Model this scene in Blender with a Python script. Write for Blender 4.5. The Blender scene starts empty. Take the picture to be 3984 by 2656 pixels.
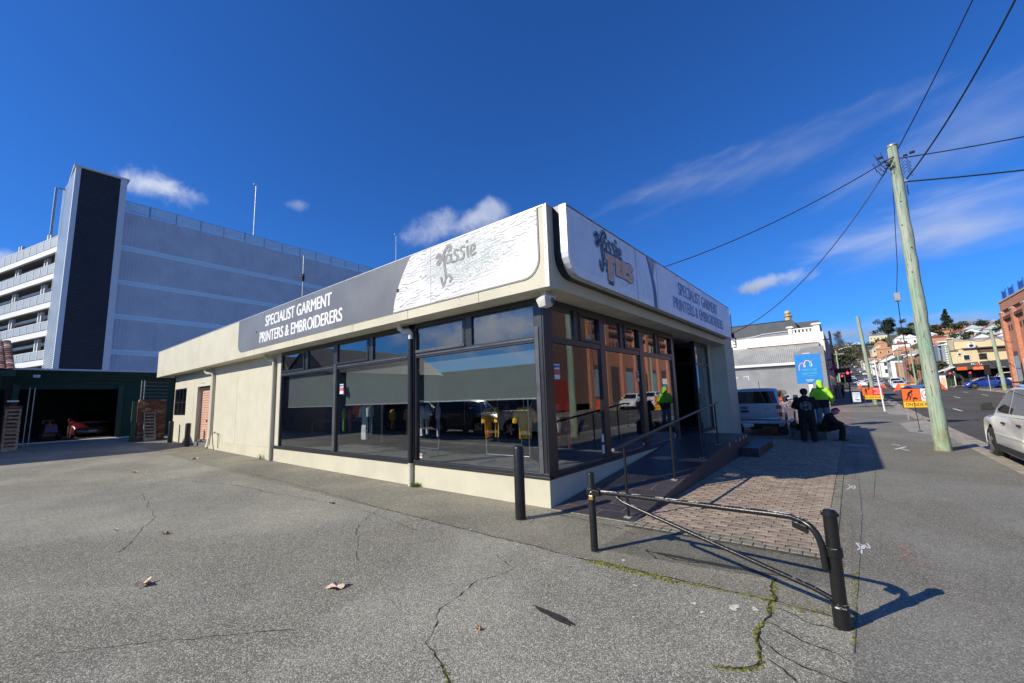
import bpy, bmesh, math, random
from math import sin, cos, tan, pi, radians, atan2, sqrt, hypot
from mathutils import Vector, Matrix
random.seed(7)
SC = bpy.context.scene
COL = SC.collection
# ---------------------------------------------------------------- camera
CAM = Vector((-5.738, -3.9445, 1.75))
YAW, PIT, ROL, FOC = radians(38.8427), radians(7.8144), radians(-1.9095), 1618.49
FW = Vector((cos(YAW)*cos(PIT), sin(YAW)*cos(PIT), sin(PIT)))
_r = Vector((sin(YAW), -cos(YAW), 0)); _u = _r.cross(FW)
RT = _r*cos(ROL)+_u*sin(ROL); UP = RT.cross(FW)
cd = bpy.data.cameras.new('camera'); cam = bpy.data.objects.new('camera', cd); COL.objects.link(cam)
cd.sensor_width = 36; cd.lens = FOC/3984*36; cd.clip_end = 6000; cd.clip_start = .05
m = Matrix((RT, UP, -FW)).transposed().to_4x4(); m.translation = CAM; cam.matrix_world = m
SC.camera = cam
def ray(x, y): return FW + RT*((x-1992)/FOC) - UP*((y-1328)/FOC)
# ---------------------------------------------------------------- sun, sky, exposure
SAZ, SEL = radians(152), radians(32.3)
TOSUN = Vector((cos(SAZ)*cos(SEL), sin(SAZ)*cos(SEL), sin(SEL)))
sd = bpy.data.lights.new('sun', 'SUN'); sun = bpy.data.objects.new('sun', sd); COL.objects.link(sun)
sd.energy = 4.8; sd.angle = radians(.5); sd.color = (1, .91, .74)
sun.rotation_euler = (-TOSUN).to_track_quat('-Z', 'Y').to_euler()
SC.view_settings.view_transform = 'Standard'; SC.view_settings.look = 'None'
SC.view_settings.exposure = 0.2; SC.view_settings.gamma = 1; SC.view_settings.use_curve_mapping = False
W = bpy.data.worlds.new('World'); SC.world = W; W.use_nodes = True
NT = W.node_tree; NT.nodes.clear()
class NB:
    """tiny node-building helper"""
    def __init__(s, nt): s.nt = nt
    def n(s, t, **k):
        q = s.nt.nodes.new(t)
        for a, b in k.items(): setattr(q, a, b)
        return q
    def lk(s, a, b): s.nt.links.new(a, b)
    def put(s, sock, v):
        if isinstance(v, bpy.types.NodeSocket): s.lk(v, sock)
        elif v is not None:
            if sock.type == 'RGBA' and len(v) == 3: v = (*v, 1)
            sock.default_value = v
    def math(s, op, a, b=None, c=None, clamp=False):
        q = s.n('ShaderNodeMath', operation=op, use_clamp=clamp)
        for i, v in enumerate((a, b, c)):
            if v is not None: s.put(q.inputs[i], v)
        return q.outputs[0]
    def vm(s, op, a, b=None):
        q = s.n('ShaderNodeVectorMath', operation=op)
        s.put(q.inputs[0], a)
        if b is not None: s.put(q.inputs[1], b)
        return q.outputs['Value'] if op in ('DOT_PRODUCT', 'LENGTH') else q.outputs[0]
    def mix(s, f, a, b, mode='MIX'):
        q = s.n('ShaderNodeMix', data_type='RGBA', blend_type=mode)
        s.put(q.inputs[0], f); s.put(q.inputs[6], a); s.put(q.inputs[7], b)
        return q.outputs[2]
    def ss(s, v, lo, hi, a=0., b=1.):
        q = s.n('ShaderNodeMapRange', interpolation_type='SMOOTHSTEP')
        s.put(q.inputs[0], v)
        for i, x in enumerate((lo, hi, a, b)): q.inputs[i+1].default_value = x
        return q.outputs[0]
    def noise(s, vec, scale, det=3, rough=.55, dist=0.):
        q = s.n('ShaderNodeTexNoise')
        if vec is not None: s.lk(vec, q.inputs['Vector'])
        q.inputs['Scale'].default_value = scale; q.inputs['Detail'].default_value = det
        q.inputs['Roughness'].default_value = rough; q.inputs['Distortion'].default_value = dist
        return q.outputs[0]
    def scale(s, vec, v):
        q = s.n('ShaderNodeMapping'); s.lk(vec, q.inputs[0]); q.inputs['Scale'].default_value = v
        return q.outputs[0]
b = NB(NT)
SKYRESP = ((.215, .90), (.64, .96), (1.38, .96))
sky = b.n('ShaderNodeTexSky', sky_type='NISHITA', sun_disc=False, sun_elevation=SEL,
          sun_rotation=atan2(TOSUN.x, TOSUN.y), altitude=50, air_density=1.0, dust_density=.35, ozone_density=2.2)
ssp = b.n('ShaderNodeSeparateColor'); b.lk(sky.outputs[0], ssp.inputs[0]); scb = b.n('ShaderNodeCombineColor')   # colour response of the photograph
for k_, (g_, e_) in enumerate(SKYRESP): b.lk(b.math('MULTIPLY', b.math('POWER', ssp.outputs[k_], e_), g_), scb.inputs[k_])
skc = scb.outputs[0]
tcw = b.n('ShaderNodeTexCoord').outputs['Generated']
# clouds: (px, py in the photo, half width deg, half height deg, tilt deg, opacity, softness, brightness, noise scale)
CL = [(600, 722, 4.6, 2.2, 2, .82, 3.2, 1.0, 16), (1765, 885, 6.5, 2.5, 12, .55, 2.6, .95, 12),
      (1900, 830, 3.4, 2.2, 10, .5, 2.6, .95, 14), (3000, 1095, 4.6, 1.25, 8, .6, 2.8, .8, 18),
      (2920, 1120, 2.6, 1.0, 0, .5, 2.8, .6, 18), (1155, 800, 1.8, .8, 5, .25, 2.5, .9, 20),
      (3650, 880, 13, 4.2, 3, .62, 1.0, .85, 5), (3050, 600, 17, 3.0, 10, .17, 1.0, .8, 7),
      (3750, 520, 14, 4.5, 12, .26, .9, .8, 6), (3400, 1290, 17, 1.9, 2, .78, 1.2, .52, 6), (3720, 1300, 9, 1.9, -3, .5, 1.4, .38, 8),
      (2650, 700, 12, 2.2, 12, .2, .9, .8, 8), (20, 1010, 2.5, 1.2, 5, .5, 2.4, .9, 14)]
def cdir(x, y, mirror=False):
    d = ray(x, y).normalized()
    return Vector((-d.x, d.y, d.z)) if mirror else d
def cloud(col, d, hw, hh, tilt, op, soft, bri, ns):
    e1 = Vector((-d.y, d.x, 0)).normalized()*-1; e2 = e1.cross(d); t = radians(tilt)
    a = (e1*cos(t)+e2*sin(t)); c = (e2*cos(t)-e1*sin(t))
    u = b.math('DIVIDE', b.vm('DOT_PRODUCT', tcw, a), tan(radians(hw)))
    v = b.math('DIVIDE', b.vm('DOT_PRODUCT', tcw, c), tan(radians(hh)))
    r = b.math('SQRT', b.math('ADD', b.math('MULTIPLY', u, u), b.math('MULTIPLY', v, v)))
    if soft < 1.5:     # streaky high cloud
        cx = b.n('ShaderNodeCombineXYZ'); b.lk(b.math('MULTIPLY', u, hw/hh*.35), cx.inputs[0]); b.lk(b.math('MULTIPLY', v, 1.3), cx.inputs[1])
        nz = b.noise(cx.outputs[0], 1.3, 5, .5, .4)
    else: nz = b.noise(tcw, ns, 6, .6, .35)
    f = b.math('ADD', b.math('SUBTRACT', 1., r), b.math('MULTIPLY', b.math('SUBTRACT', nz, .5), 2.2 if soft > 1.5 else 1.6))
    f = b.ss(f, .05, 1.0 if soft > 1.5 else 1.3, 0, op)
    front = b.ss(b.vm('DOT_PRODUCT', tcw, tuple(d)), .1, .3)
    f = b.math('MULTIPLY', f, front)
    sh = b.ss(b.math('ADD', v, b.math('MULTIPLY', nz, 1.6)), -.2, 1.5)
    w = b.mix(sh, (bri*4.3, bri*4.9, bri*6.4), (bri*7.6, bri*8.0, bri*8.8))
    return b.mix(f, col, w)
for c in CL: skc = cloud(skc, cdir(c[0], c[1]), *c[2:])
skc = cloud(skc, cdir(2010, 1270, True), 11, 5.0, 6, 1.0, 3., 1.7, 13)
skc = cloud(skc, cdir(1740, 1320, True), 9, 3.6, 4, .95, 3., 1.5, 12)
for az, el, hw, hh, op in ((200, 16, 20, 6, .95), (245, 12, 18, 5, .9), (285, 10, 20, 4.5, .9), (322, 9, 16, 4, .9), (165, 12, 14, 4, .8)):  # unseen clouds added behind the camera to lift the fill light
    a_, e_ = radians(az), radians(el); skc = cloud(skc, Vector((cos(a_)*cos(e_), sin(a_)*cos(e_), sin(e_))), hw, hh, 4, op*.8, 3., 1.3, 7)
bg = b.n('ShaderNodeBackground'); b.lk(skc, bg.inputs[0]); bg.inputs[1].default_value = .1
wo = b.n('ShaderNodeOutputWorld'); b.lk(bg.outputs[0], wo.inputs[0])

# ---------------------------------------------------------------- materials
MAT = {}
def mat(name, col, rough=.7, metal=0., var=.12, vs=6., bump=0., bs=60., coat=0., col2=None, fine=0., emit=0., spec=None, streak=0., map=(1, 1, 1)):
    """painted or mineral surface: base colour broken by two scales of noise, optional streaks and bump"""
    if name in MAT: return MAT[name]
    M = bpy.data.materials.new(name); M.use_nodes = True; nt = M.node_tree; q = NB(nt)
    P = nt.nodes['Principled BSDF']
    tc = q.n('ShaderNodeTexCoord').outputs['Object']
    if map != (1, 1, 1): tc = q.scale(tc, map)
    c2 = col2 or tuple(x*(1-var*1.6) for x in col); c1 = tuple(min(1, x*(1+var*.6)) for x in col) if not col2 else col
    f = q.ss(q.noise(tc, vs, 5, .6), .35, .68)
    c = q.mix(f, c1, c2)
    if fine: c = q.mix(q.ss(q.noise(tc, bs*1.3, 2), .4, .62, 0, fine), c, tuple(x*.35 for x in col))
    if streak:
        s = q.noise(q.scale(tc, (9, 9, .5)), 1.6, 4, .6)
        c = q.mix(q.ss(s, .5, .78, 0, streak), c, (col[0]*.42, col[1]*.40, col[2]*.36))
    q.lk(c, P.inputs['Base Color'])
    P.inputs['Roughness'].default_value = rough; P.inputs['Metallic'].default_value = metal
    if spec is not None: P.inputs['Specular IOR Level'].default_value = spec
    if coat: P.inputs['Coat Weight'].default_value = coat; P.inputs['Coat Roughness'].default_value = .05
    if emit: P.inputs['Emission Color'].default_value = (*col, 1); P.inputs['Emission Strength'].default_value = emit
    if bump:
        bn = q.n('ShaderNodeBump'); bn.inputs['Strength'].default_value = bump; bn.inputs['Distance'].default_value = .01
        q.lk(q.noise(tc, bs, 3, .6), bn.inputs['Height']); q.lk(bn.outputs[0], P.inputs['Normal'])
    MAT[name] = M
    return M
def glass(name, tint=(.5, .55, .55), refl=.13, body=0.):
    M = bpy.data.materials.new(name); M.use_nodes = True; nt = M.node_tree; nt.nodes.clear(); q = NB(nt)
    ge = q.n('ShaderNodeNewGeometry'); cs = q.math('ABSOLUTE', q.vm('DOT_PRODUCT', ge.outputs['Normal'], ge.outputs['Incoming']))
    fr = q.math('ADD', q.math('MULTIPLY', q.math('POWER', q.math('SUBTRACT', 1., cs, clamp=True), 5.), .95), .045)
    nz = q.noise(q.n('ShaderNodeTexCoord').outputs['Object'], .8, 2)
    bn = q.n('ShaderNodeBump'); bn.inputs['Strength'].default_value = .04; bn.inputs['Distance'].default_value = .01; q.lk(nz, bn.inputs['Height'])
    gl = q.n('ShaderNodeBsdfGlossy'); gl.inputs['Roughness'].default_value = 0; gl.inputs[0].default_value = (.93, .96, 1, 1); q.lk(bn.outputs[0], gl.inputs['Normal'])
    tr = q.n('ShaderNodeBsdfTransparent'); tr.inputs[0].default_value = (*tint, 1)
    f = q.math('ADD', q.math('MULTIPLY', fr, 1.2), refl, clamp=True)
    mx = q.n('ShaderNodeMixShader'); q.lk(f, mx.inputs[0]); q.lk(tr.outputs[0], mx.inputs[1]); q.lk(gl.outputs[0], mx.inputs[2])
    if body:      # dusty film
        df = q.n('ShaderNodeBsdfDiffuse'); df.inputs[0].default_value = (.25, .27, .28, 1)
        m2 = q.n('ShaderNodeMixShader'); m2.inputs[0].default_value = body; q.lk(mx.outputs[0], m2.inputs[1]); q.lk(df.outputs[0], m2.inputs[2]); mx = m2
    o = q.n('ShaderNodeOutputMaterial'); q.lk(mx.outputs[0], o.inputs[0]); MAT[name] = M
    return M
def asphalt(name, col, speck=.5, warm=(1, 1, 1), patch=.3, bigs=.5):
    M = bpy.data.materials.new(name); M.use_nodes = True; nt = M.node_tree; q = NB(nt); P = nt.nodes['Principled BSDF']
    tc = q.n('ShaderNodeTexCoord').outputs['Object']
    base = q.mix(q.ss(q.noise(tc, bigs, 6, .62), .34, .66), tuple(x*(1+patch*.6)*w for x, w in zip(col, warm)), tuple(x*(1-patch) for x in col))
    base = q.mix(q.ss(q.noise(tc, 3.1, 5, .7), .45, .72, 0, .35), base, tuple(x*.62 for x in col))
    base = q.mix(q.ss(q.noise(tc, .23, 4, .6, .6), .47, .60, 0, .7), base, (col[0]*.60, col[1]*.56, col[2]*.50))
    v = q.n('ShaderNodeTexVoronoi'); q.lk(tc, v.inputs['Vector']); v.inputs['Scale'].default_value = 120
    sep = q.n('ShaderNodeSeparateColor'); q.lk(v.outputs['Color'], sep.inputs[0])
    st = q.ss(sep.outputs[0], .45, 1.0, 0, speck*1.15); dk = q.ss(sep.outputs[1], .45, 1.0, 0, speck*1.15)
    c = q.mix(st, base, tuple(min(1, x*2.5+.03) for x in col)); c = q.mix(dk, c, tuple(x*.28 for x in col))
    n2 = q.noise(tc, 210, 2, .6); c = q.mix(q.ss(n2, .5, .72, 0, speck), c, tuple(x*.35 for x in col))
    q.lk(c, P.inputs['Base Color']); P.inputs['Roughness'].default_value = .88; P.inputs['Specular IOR Level'].default_value = .3
    bn = q.n('ShaderNodeBump'); bn.inputs['Strength'].default_value = .5; bn.inputs['Distance'].default_value = .006
    q.lk(q.math('ADD', q.math('MULTIPLY', v.outputs['Distance'], -1.), q.math('MULTIPLY', n2, .8)), bn.inputs['Height']); q.lk(bn.outputs[0], P.inputs['Normal'])
    MAT[name] = M
    return M
cream = mat('cream_paint', (.58, .55, .425), .6, var=.05, vs=1.2, bump=.12, bs=90, streak=.07)
creamwall = mat('cream_render', (.575, .55, .435), .75, var=.04, vs=1.5, bump=.35, bs=130, streak=.05)
soff = mat('soffit_paint', (.62, .59, .47), .8, var=.08, vs=1.5, streak=.1)
charc = mat('charcoal_aluminium', (.022, .024, .030), .32, .0, var=.15, vs=4, spec=.6)
black = mat('black_enamel', (.012, .012, .013), .38, var=.2, vs=9, bump=.15, bs=40)
blackm = mat('black_matt', (.010, .010, .011), .8, var=.2)
steel = mat('brushed_steel', (.45, .46, .47), .35, .9, var=.1)
galv = mat('galvanised_steel', (.42, .44, .45), .45, .6, var=.15, vs=12)
white = mat('white_paint', (.78, .78, .77), .5, var=.04, vs=3, streak=.06)
offw = mat('weathered_white', (.66, .66, .63), .6, var=.12, vs=3, streak=.25)
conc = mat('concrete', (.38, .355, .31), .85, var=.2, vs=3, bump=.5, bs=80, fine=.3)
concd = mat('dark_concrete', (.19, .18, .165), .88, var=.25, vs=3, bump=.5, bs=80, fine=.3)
gshop = glass('shopfront_glass', (.89, .90, .90), .04)
gcar = glass('dark_car_glass', (.10, .11, .12), .06)
gclear = glass('window_glass', (.6, .63, .65), .06)

# ---------------------------------------------------------------- geometry helpers
class MB:
    def __init__(s): s.v = []; s.f = []; s.m = []
    def face(s, pts, m=0):
        i = len(s.v); s.v += [Vector(p) for p in pts]; s.f.append(list(range(i, i+len(pts)))); s.m.append(m); return s
    def mesh(s, vs, fs, m=0):
        i = len(s.v); s.v += [Vector(p) for p in vs]; s.f += [[a+i for a in f] for f in fs]; s.m += [m]*len(fs); return s
    def box(s, x0, x1, y0, y1, z0, z1, m=0):
        if x0 > x1: x0, x1 = x1, x0
        if y0 > y1: y0, y1 = y1, y0
        if z0 > z1: z0, z1 = z1, z0
        return s.mesh([(x0, y0, z0), (x1, y0, z0), (x1, y1, z0), (x0, y1, z0), (x0, y0, z1), (x1, y0, z1), (x1, y1, z1), (x0, y1, z1)],
                      [(0, 3, 2, 1), (4, 5, 6, 7), (0, 1, 5, 4), (1, 2, 6, 5), (2, 3, 7, 6), (3, 0, 4, 7)], m)
    def hexa(s, bot, top, m=0):
        return s.mesh(list(bot)+list(top), [(0, 3, 2, 1), (4, 5, 6, 7), (0, 1, 5, 4), (1, 2, 6, 5), (2, 3, 7, 6), (3, 0, 4, 7)], m)
    def tube(s, pts, r, n=8, m=0, cap=True, sq=1.):
        pts = [Vector(p) for p in pts]; R = r if isinstance(r, (list, tuple)) else [r]*len(pts)
        rings = []; ref = None
        for i, p in enumerate(pts):
            t = (pts[min(i+1, len(pts)-1)]-pts[max(i-1, 0)]).normalized()
            if ref is None: ref = Vector((0, 0, 1)) if abs(t.z) < .9 else Vector((1, 0, 0))
            u = (ref - t*ref.dot(t)).normalized(); w = t.cross(u); ref = u
            rings.append([p+(u*cos(2*pi*k/n)*sq+w*sin(2*pi*k/n))*R[i] for k in range(n)])
        vs = [q for g in rings for q in g]; fs = []
        for i in range(len(pts)-1):
            for k in range(n): fs.append((i*n+k, i*n+(k+1) % n, (i+1)*n+(k+1) % n, (i+1)*n+k))
        if cap: fs.append(tuple(range(n-1, -1, -1))); fs.append(tuple((len(pts)-1)*n+k for k in range(n)))
        return s.mesh(vs, fs, m)
    def lathe(s, prof, c, n=16, m=0):
        vs = [(c[0]+r*cos(2*pi*k/n), c[1]+r*sin(2*pi*k/n), c[2]+z) for r, z in prof for k in range(n)]; L = len(prof)
        fs = [(i*n+k, i*n+(k+1) % n, (i+1)*n+(k+1) % n, (i+1)*n+k) for i in range(L-1) for k in range(n)]
        fs += [tuple(range(n-1, -1, -1)), tuple((L-1)*n+k for k in range(n))]
        return s.mesh(vs, fs, m)
    def prism(s, poly, fn, d0, d1, m=0, side=None):
        """2-D outline swept between two depths; fn(u, v, d) -> point"""
        n = len(poly); vs = [fn(u, v, d0) for u, v in poly]+[fn(u, v, d1) for u, v in poly]
        s.mesh(vs, [tuple(range(n)), tuple(range(2*n-1, n-1, -1))], m)
        i = len(s.v)-2*n
        for k in range(n):
            s.f.append([i+k, i+n+k, i+n+(k+1) % n, i+(k+1) % n]); s.m.append(m if side is None else side)
        return s
    def xf(s, M): s.v = [M @ p for p in s.v]; return s
    def build(s, name, mats, parent=None, smooth=False, bevel=0., fix=True):
        off = Vector(parent['_o']) if parent is not None and '_o' in parent else Vector((0, 0, 0))
        me = bpy.data.meshes.new(name); me.from_pydata([tuple(p-off) for p in s.v], [], s.f)
        if not isinstance(mats, (list, tuple)): mats = [mats]
        for q in mats: me.materials.append(q)
        me.polygons.foreach_set('material_index', s.m)
        if fix:
            bm = bmesh.new(); bm.from_mesh(me); bmesh.ops.recalc_face_normals(bm, faces=bm.faces); bm.to_mesh(me); bm.free()
        if smooth: me.polygons.foreach_set('use_smooth', [True]*len(me.polygons))
        me.update()
        o = bpy.data.objects.new(name, me); COL.objects.link(o)
        if parent is not None: o.parent = parent
        if bevel:
            b_ = o.modifiers.new('bevel', 'BEVEL'); b_.width = bevel; b_.segments = 2; b_.limit_method = 'ANGLE'; b_.angle_limit = radians(40)
        if smooth:
            e = o.modifiers.new('split', 'EDGE_SPLIT'); e.split_angle = radians(38)
        return o
def thing(name, label, cat, loc=(0, 0, 0), group=None, rz=0., local=False):
    """Empty at a thing's base. local=False: its parts are given in world coordinates"""
    o = bpy.data.objects.new(name, None); COL.objects.link(o); o.location = loc; o.rotation_euler = (0, 0, rz); o.empty_display_size = .2
    o['label'] = label; o['category'] = cat
    if group: o['group'] = group
    if not local: o['_o'] = tuple(loc)
    return o
def tag(o, label, cat, group=None):
    o['label'] = label; o['category'] = cat
    if group: o['group'] = group
    return o
def setting(o, kind='structure'): o['kind'] = kind; return o
def place(o, label, loc, rz=0., group=None):
    o['label'] = label; o.location = loc; o.rotation_euler = (0, 0, rz)
    if group: o['group'] = group
    return o
def copy_tree(o, parent=None):
    c = o.copy(); COL.objects.link(c)
    if parent is not None: c.parent = parent; c.matrix_parent_inverse = o.matrix_parent_inverse
    for ch in [x for x in bpy.data.objects if x.parent == o]: copy_tree(ch, c)
    return c
def dup(o, label, loc, rz=0., group=None): return place(copy_tree(o), label, loc, rz, group)
def share(o, name, parent, loc, rot=None, sc=None):
    c = bpy.data.objects.new(name, o.data); COL.objects.link(c); c.parent = parent
    off = Vector(parent['_o']) if '_o' in parent else Vector((0, 0, 0))
    c.location = Vector(loc)-off
    if rot: c.rotation_euler = rot
    if sc: c.scale = sc
    return c
_tc = {}
def text2d(s, bold=0., sp=1., shear=0.):
    key = (s, bold, sp, shear)
    if key in _tc: return _tc[key]
    cu = bpy.data.curves.new('t', 'FONT'); cu.body = s; cu.offset = bold; cu.space_character = sp; cu.shear = shear; cu.resolution_u = 4; cu.align_x = 'LEFT'
    ob = bpy.data.objects.new('t', cu); COL.objects.link(ob); dg = bpy.context.evaluated_depsgraph_get(); dg.update()
    me = ob.evaluated_get(dg).to_mesh(); vs = [(v.co.x, v.co.y) for v in me.vertices]; fs = [tuple(p.vertices) for p in me.polygons]
    ob.evaluated_get(dg).to_mesh_clear(); bpy.data.objects.remove(ob); bpy.data.curves.remove(cu)
    xs = [v[0] for v in vs]; ys = [v[1] for v in vs]; x0, x1, y0, y1 = min(xs), max(xs), min(ys), max(ys)
    _tc[key] = ([((x-x0)/(x1-x0), (y-y0)/(y1-y0)) for x, y in vs], fs)
    return _tc[key]
def put_text(mb, s, fn, u0, v0, u1, v1, d=.004, m=0, bold=0., grow=0., shear=0., sp=1.):
    """text fitted to the rectangle (u0,v0)-(u1,v1) of a surface fn(u, v, d)"""
    vs, fs = text2d(s, 0, sp, shear); k = bold*.9*abs(v1-v0)
    for i, (a, c) in enumerate(((-1, 0), (0, .5), (1, 0)) if bold else ((0, 0),)):
        mb.mesh([fn(u0+(u1-u0)*x+a*k, v0+(v1-v0)*y+c*k, d+i*.0006) for x, y in vs], fs, m)
    return mb
def stroke(mb, pts, fn, w, d=.004, m=0, n=6):
    """flat brush stroke through 2-D points (Catmull-Rom); w a number or a list of widths"""
    P = [Vector((p[0], p[1], 0)) for p in pts]; Wd = w if isinstance(w, (list, tuple)) else [w]*len(P); out = []; ww = []
    for i in range(len(P)-1):
        a, b_, c, e = P[max(i-1, 0)], P[i], P[i+1], P[min(i+2, len(P)-1)]
        for k in range(n):
            t = k/n; out.append(.5*((2*b_)+(c-a)*t+(2*a-5*b_+4*c-e)*t*t+(3*b_-a-3*c+e)*t**3)); ww.append(Wd[i]*(1-t)+Wd[i+1]*t)
    out.append(P[-1]); ww.append(Wd[-1]); vs = []
    for i, p in enumerate(out):
        t = (out[min(i+1, len(out)-1)]-out[max(i-1, 0)]).normalized(); q = Vector((-t.y, t.x, 0))*ww[i]/2
        e = d+i*4e-6; vs += [fn(p.x+q.x, p.y+q.y, e), fn(p.x-q.x, p.y-q.y, e)]
    mb.mesh(vs, [(2*i, 2*i+1, 2*i+3, 2*i+2) for i in range(len(out)-1)], m)
    for p, r, e in ((out[0], ww[0]/2, -.0002), (out[-1], ww[-1]/2, .0005)): mb.face([fn(p.x+r*cos(k*pi/5), p.y+r*sin(k*pi/5), d+e) for k in range(10)], m)
    return mb
def disc2(mb, cu, cv, r, fn, d=.004, m=0, n=20, r2=None):
    if r2 is None: mb.face([fn(cu+r*cos(2*pi*k/n), cv+r*sin(2*pi*k/n), d) for k in range(n)], m)
    else:
        vs = [fn(cu+q*cos(2*pi*k/n), cv+q*sin(2*pi*k/n), d) for q in (r, r2) for k in range(n)]
        mb.mesh(vs, [(k, (k+1) % n, n+(k+1) % n, n+k) for k in range(n)], m)
    return mb
def rect_round(u0, v0, u1, v1, r, n=6):
    """r = radii of the corners bl, br, tr, tl"""
    out = []
    for (cu, cv, a0), q in zip(((u0, v0, 180), (u1, v0, 270), (u1, v1, 0), (u0, v1, 90)), r):
        sx = 1 if cu == u0 else -1; sy = 1 if cv == v0 else -1
        if q <= 0: out.append((cu, cv)); continue
        for k in range(n+1):
            a = radians(a0+90*k/n); out.append((cu+sx*q+q*cos(a), cv+sy*q+q*sin(a)))
    return out

# ---------------------------------------------------------------- terrain
SX = [(-400, 0), (14, 0), (28, .08), (40, .22), (60, .72), (76, 1.02), (97, 1.45), (150, 2.9), (205, 4.6), (260, 7.3), (320, 10.8), (360, 14.2), (420, 20), (480, 26.5), (560, 35), (660, 47), (760, 56), (900, 60), (1600, 50), (4000, 30)]
def S(x):
    for (a, p), (c, q) in zip(SX, SX[1:]):
        if x <= c:
            t = (x-a)/(c-a); return p+(q-p)*t
    return SX[-1][1]
def yc(x): return .02*max(0, x-90)
def G(x, y):
    z = S(x)
    if x > 300: z += 4*sin(y*.013+1)*min(1, (x-300)/300)*(1 if abs(y) > 30 else abs(y)/30) - max(0, -y-130)*.02
    if x > 190 and y < -14: z += 14*min(1, (x-190)/150)*min(1, (-14-y)/32)
    if y > 0 and x < 20:
        k = 1 if x < 13 else (20-x)/7
        z += k*(.00045*min(y, 24)**2)
    return z
def sheet(name, x0, x1, y0, y1, mt, dz=0., nx=None, ny=None, curved=False, kind='structure', zf=G):
    """a ground sheet following the terrain; curved sheets follow the street's bend"""
    def grid(a, c, n): return [a+(c-a)*i/n for i in range(n+1)]
    xs = x0 if isinstance(x0, list) else grid(x0, x1, nx or max(1, int(abs(x1-x0)/6)))
    ys = y0 if isinstance(y0, list) else grid(y0, y1, ny or max(1, int(abs(y1-y0)/3)))
    vs = []
    for x in xs:
        for y in ys:
            yy = y+(yc(x) if curved else 0); vs.append((x, yy, zf(x, yy)+dz))
    n = len(ys); fs = [(i*n+j, (i+1)*n+j, (i+1)*n+j+1, i*n+j+1) for i in range(len(xs)-1) for j in range(n-1)]
    o = MB().mesh(vs, fs).build(name, mt, smooth=False, fix=False); o['kind'] = kind
    return o
# ================================================================ GROUND
a_lot = asphalt('lot_asphalt', (.275, .268, .222), .6, (1.03, 1, .95), .36, .42)
a_apron = asphalt('apron_asphalt', (.225, .215, .172), .55, (1.05, 1, .93), .3, .7)
a_foot = asphalt('footpath_asphalt', (.215, .208, .175), .45, (1, 1, 1), .2, .35)
a_road = asphalt('road_asphalt', (.10, .096, .088), .25, (1, 1, 1), .22, .2)
grassm = mat('rough_grass', (.075, .085, .035), .95, var=.3, vs=.06, col2=(.10, .085, .05), bump=.4, bs=3)
line = mat('road_paint', (.72, .72, .70), .7, var=.1, vs=2, fine=.25, bs=30)
gx = [-500, -200, -80, 13, 14, 20, 40, 60, 76, 97, 120, 150, 180, 205, 230, 260, 290, 320, 340, 360, 390, 420, 450, 480, 520, 560, 610, 660, 710, 760, 830, 900, 1200, 1600, 2500, 4000]
gy = [-3000, -1500, -800, -500, -350, -250, -180, -130, -100, -80, -60, -45, -30, -20, -10, 0, 6, 12, 18, 24, 40, 60, 90, 130, 180, 250, 400, 800, 1500, 3000]
sheet('ground', gx, 0, gy, 0, grassm, -.42)
lot = sheet('parking_lot', -90, -1.52, -3.75, 62, a_lot, 0, 30, 44)
apron = sheet('asphalt_apron', -1.52, 13, -3.75, 62, a_apron, .002, 6, 44)
foot = sheet('footpath', -90, 92, -6.28, -3.75, a_foot, .0, 50, 2)
sheet('driveway', 13, 39.2, -3.75, 62, asphalt('driveway_paving', (.26, .215, .19), .2, (1.1, 1, .95), .2, .5), .0, 12, 20)
sheet('footpath', 39.2, 92, -3.75, -1.0, a_foot, 0, 12, 1)
road = sheet('road', -90, 480, -16.8, -6.95, a_road, -.115, 80, 6, True)
sheet('side_road', 77, 91, -120, 90, a_road, -.11, 3, 50)
sheet('footpath', -90, 76, -20.4, -17.1, a_foot, 0, 26, 2)
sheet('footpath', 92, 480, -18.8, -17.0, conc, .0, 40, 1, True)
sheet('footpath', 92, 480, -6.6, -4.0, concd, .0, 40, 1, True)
# kerbs (a real step) with gutters
def kerb(xa, xb, y0, y1, z1, gut0, gut1, n, name='kerb', cur=False):
    mb = MB()
    for i in range(n):
        a = xa+(xb-xa)*i/n; c = xa+(xb-xa)*(i+1)/n-.012
        ya, yb_ = (yc(a), yc(c)) if cur else (0, 0)
        za, zb = S(a), S(c)
        mb.hexa([(a, y0+ya, za-.3), (c, y0+yb_, zb-.3), (c, y1+yb_, zb-.3), (a, y1+ya, za-.3)], [(a, y0+ya, za+z1), (c, y0+yb_, zb+z1), (c, y1+yb_, zb+z1), (a, y1+ya, za+z1)])
        mb.face([(a, gut0+ya, za-.108), (c, gut0+yb_, zb-.108), (c, gut1+yb_, zb-.1), (a, gut1+ya, za-.1)])
    o = mb.build(name, mat('kerb_concrete', (.40, .35, .28), .85, var=.22, vs=2.5, bump=.4, bs=70, fine=.25), bevel=.012); o['kind'] = 'structure'; return o
kerb(-60, 76, -6.56, -6.28, .004, -7.0, -6.56, 60)
kerb(-60, 76, -17.1, -16.82, .004, -16.82, -16.4, 60)
kerb(92, 470, -6.8, -6.6, .02, -7.1, -6.8, 60, cur=True)
kerb(92, 470, -17.0, -16.8, .02, -16.8, -16.5, 60, cur=True)
def flat(name, poly, mt, dz, kind='structure', parent=None):
    o = MB().face([(x, y, (G(x, y) if parent is None or True else 0)+dz) for x, y in poly]).build(name, mt, fix=False)
    if parent is None: o['kind'] = kind
    else: o.parent = parent
    return o
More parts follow.
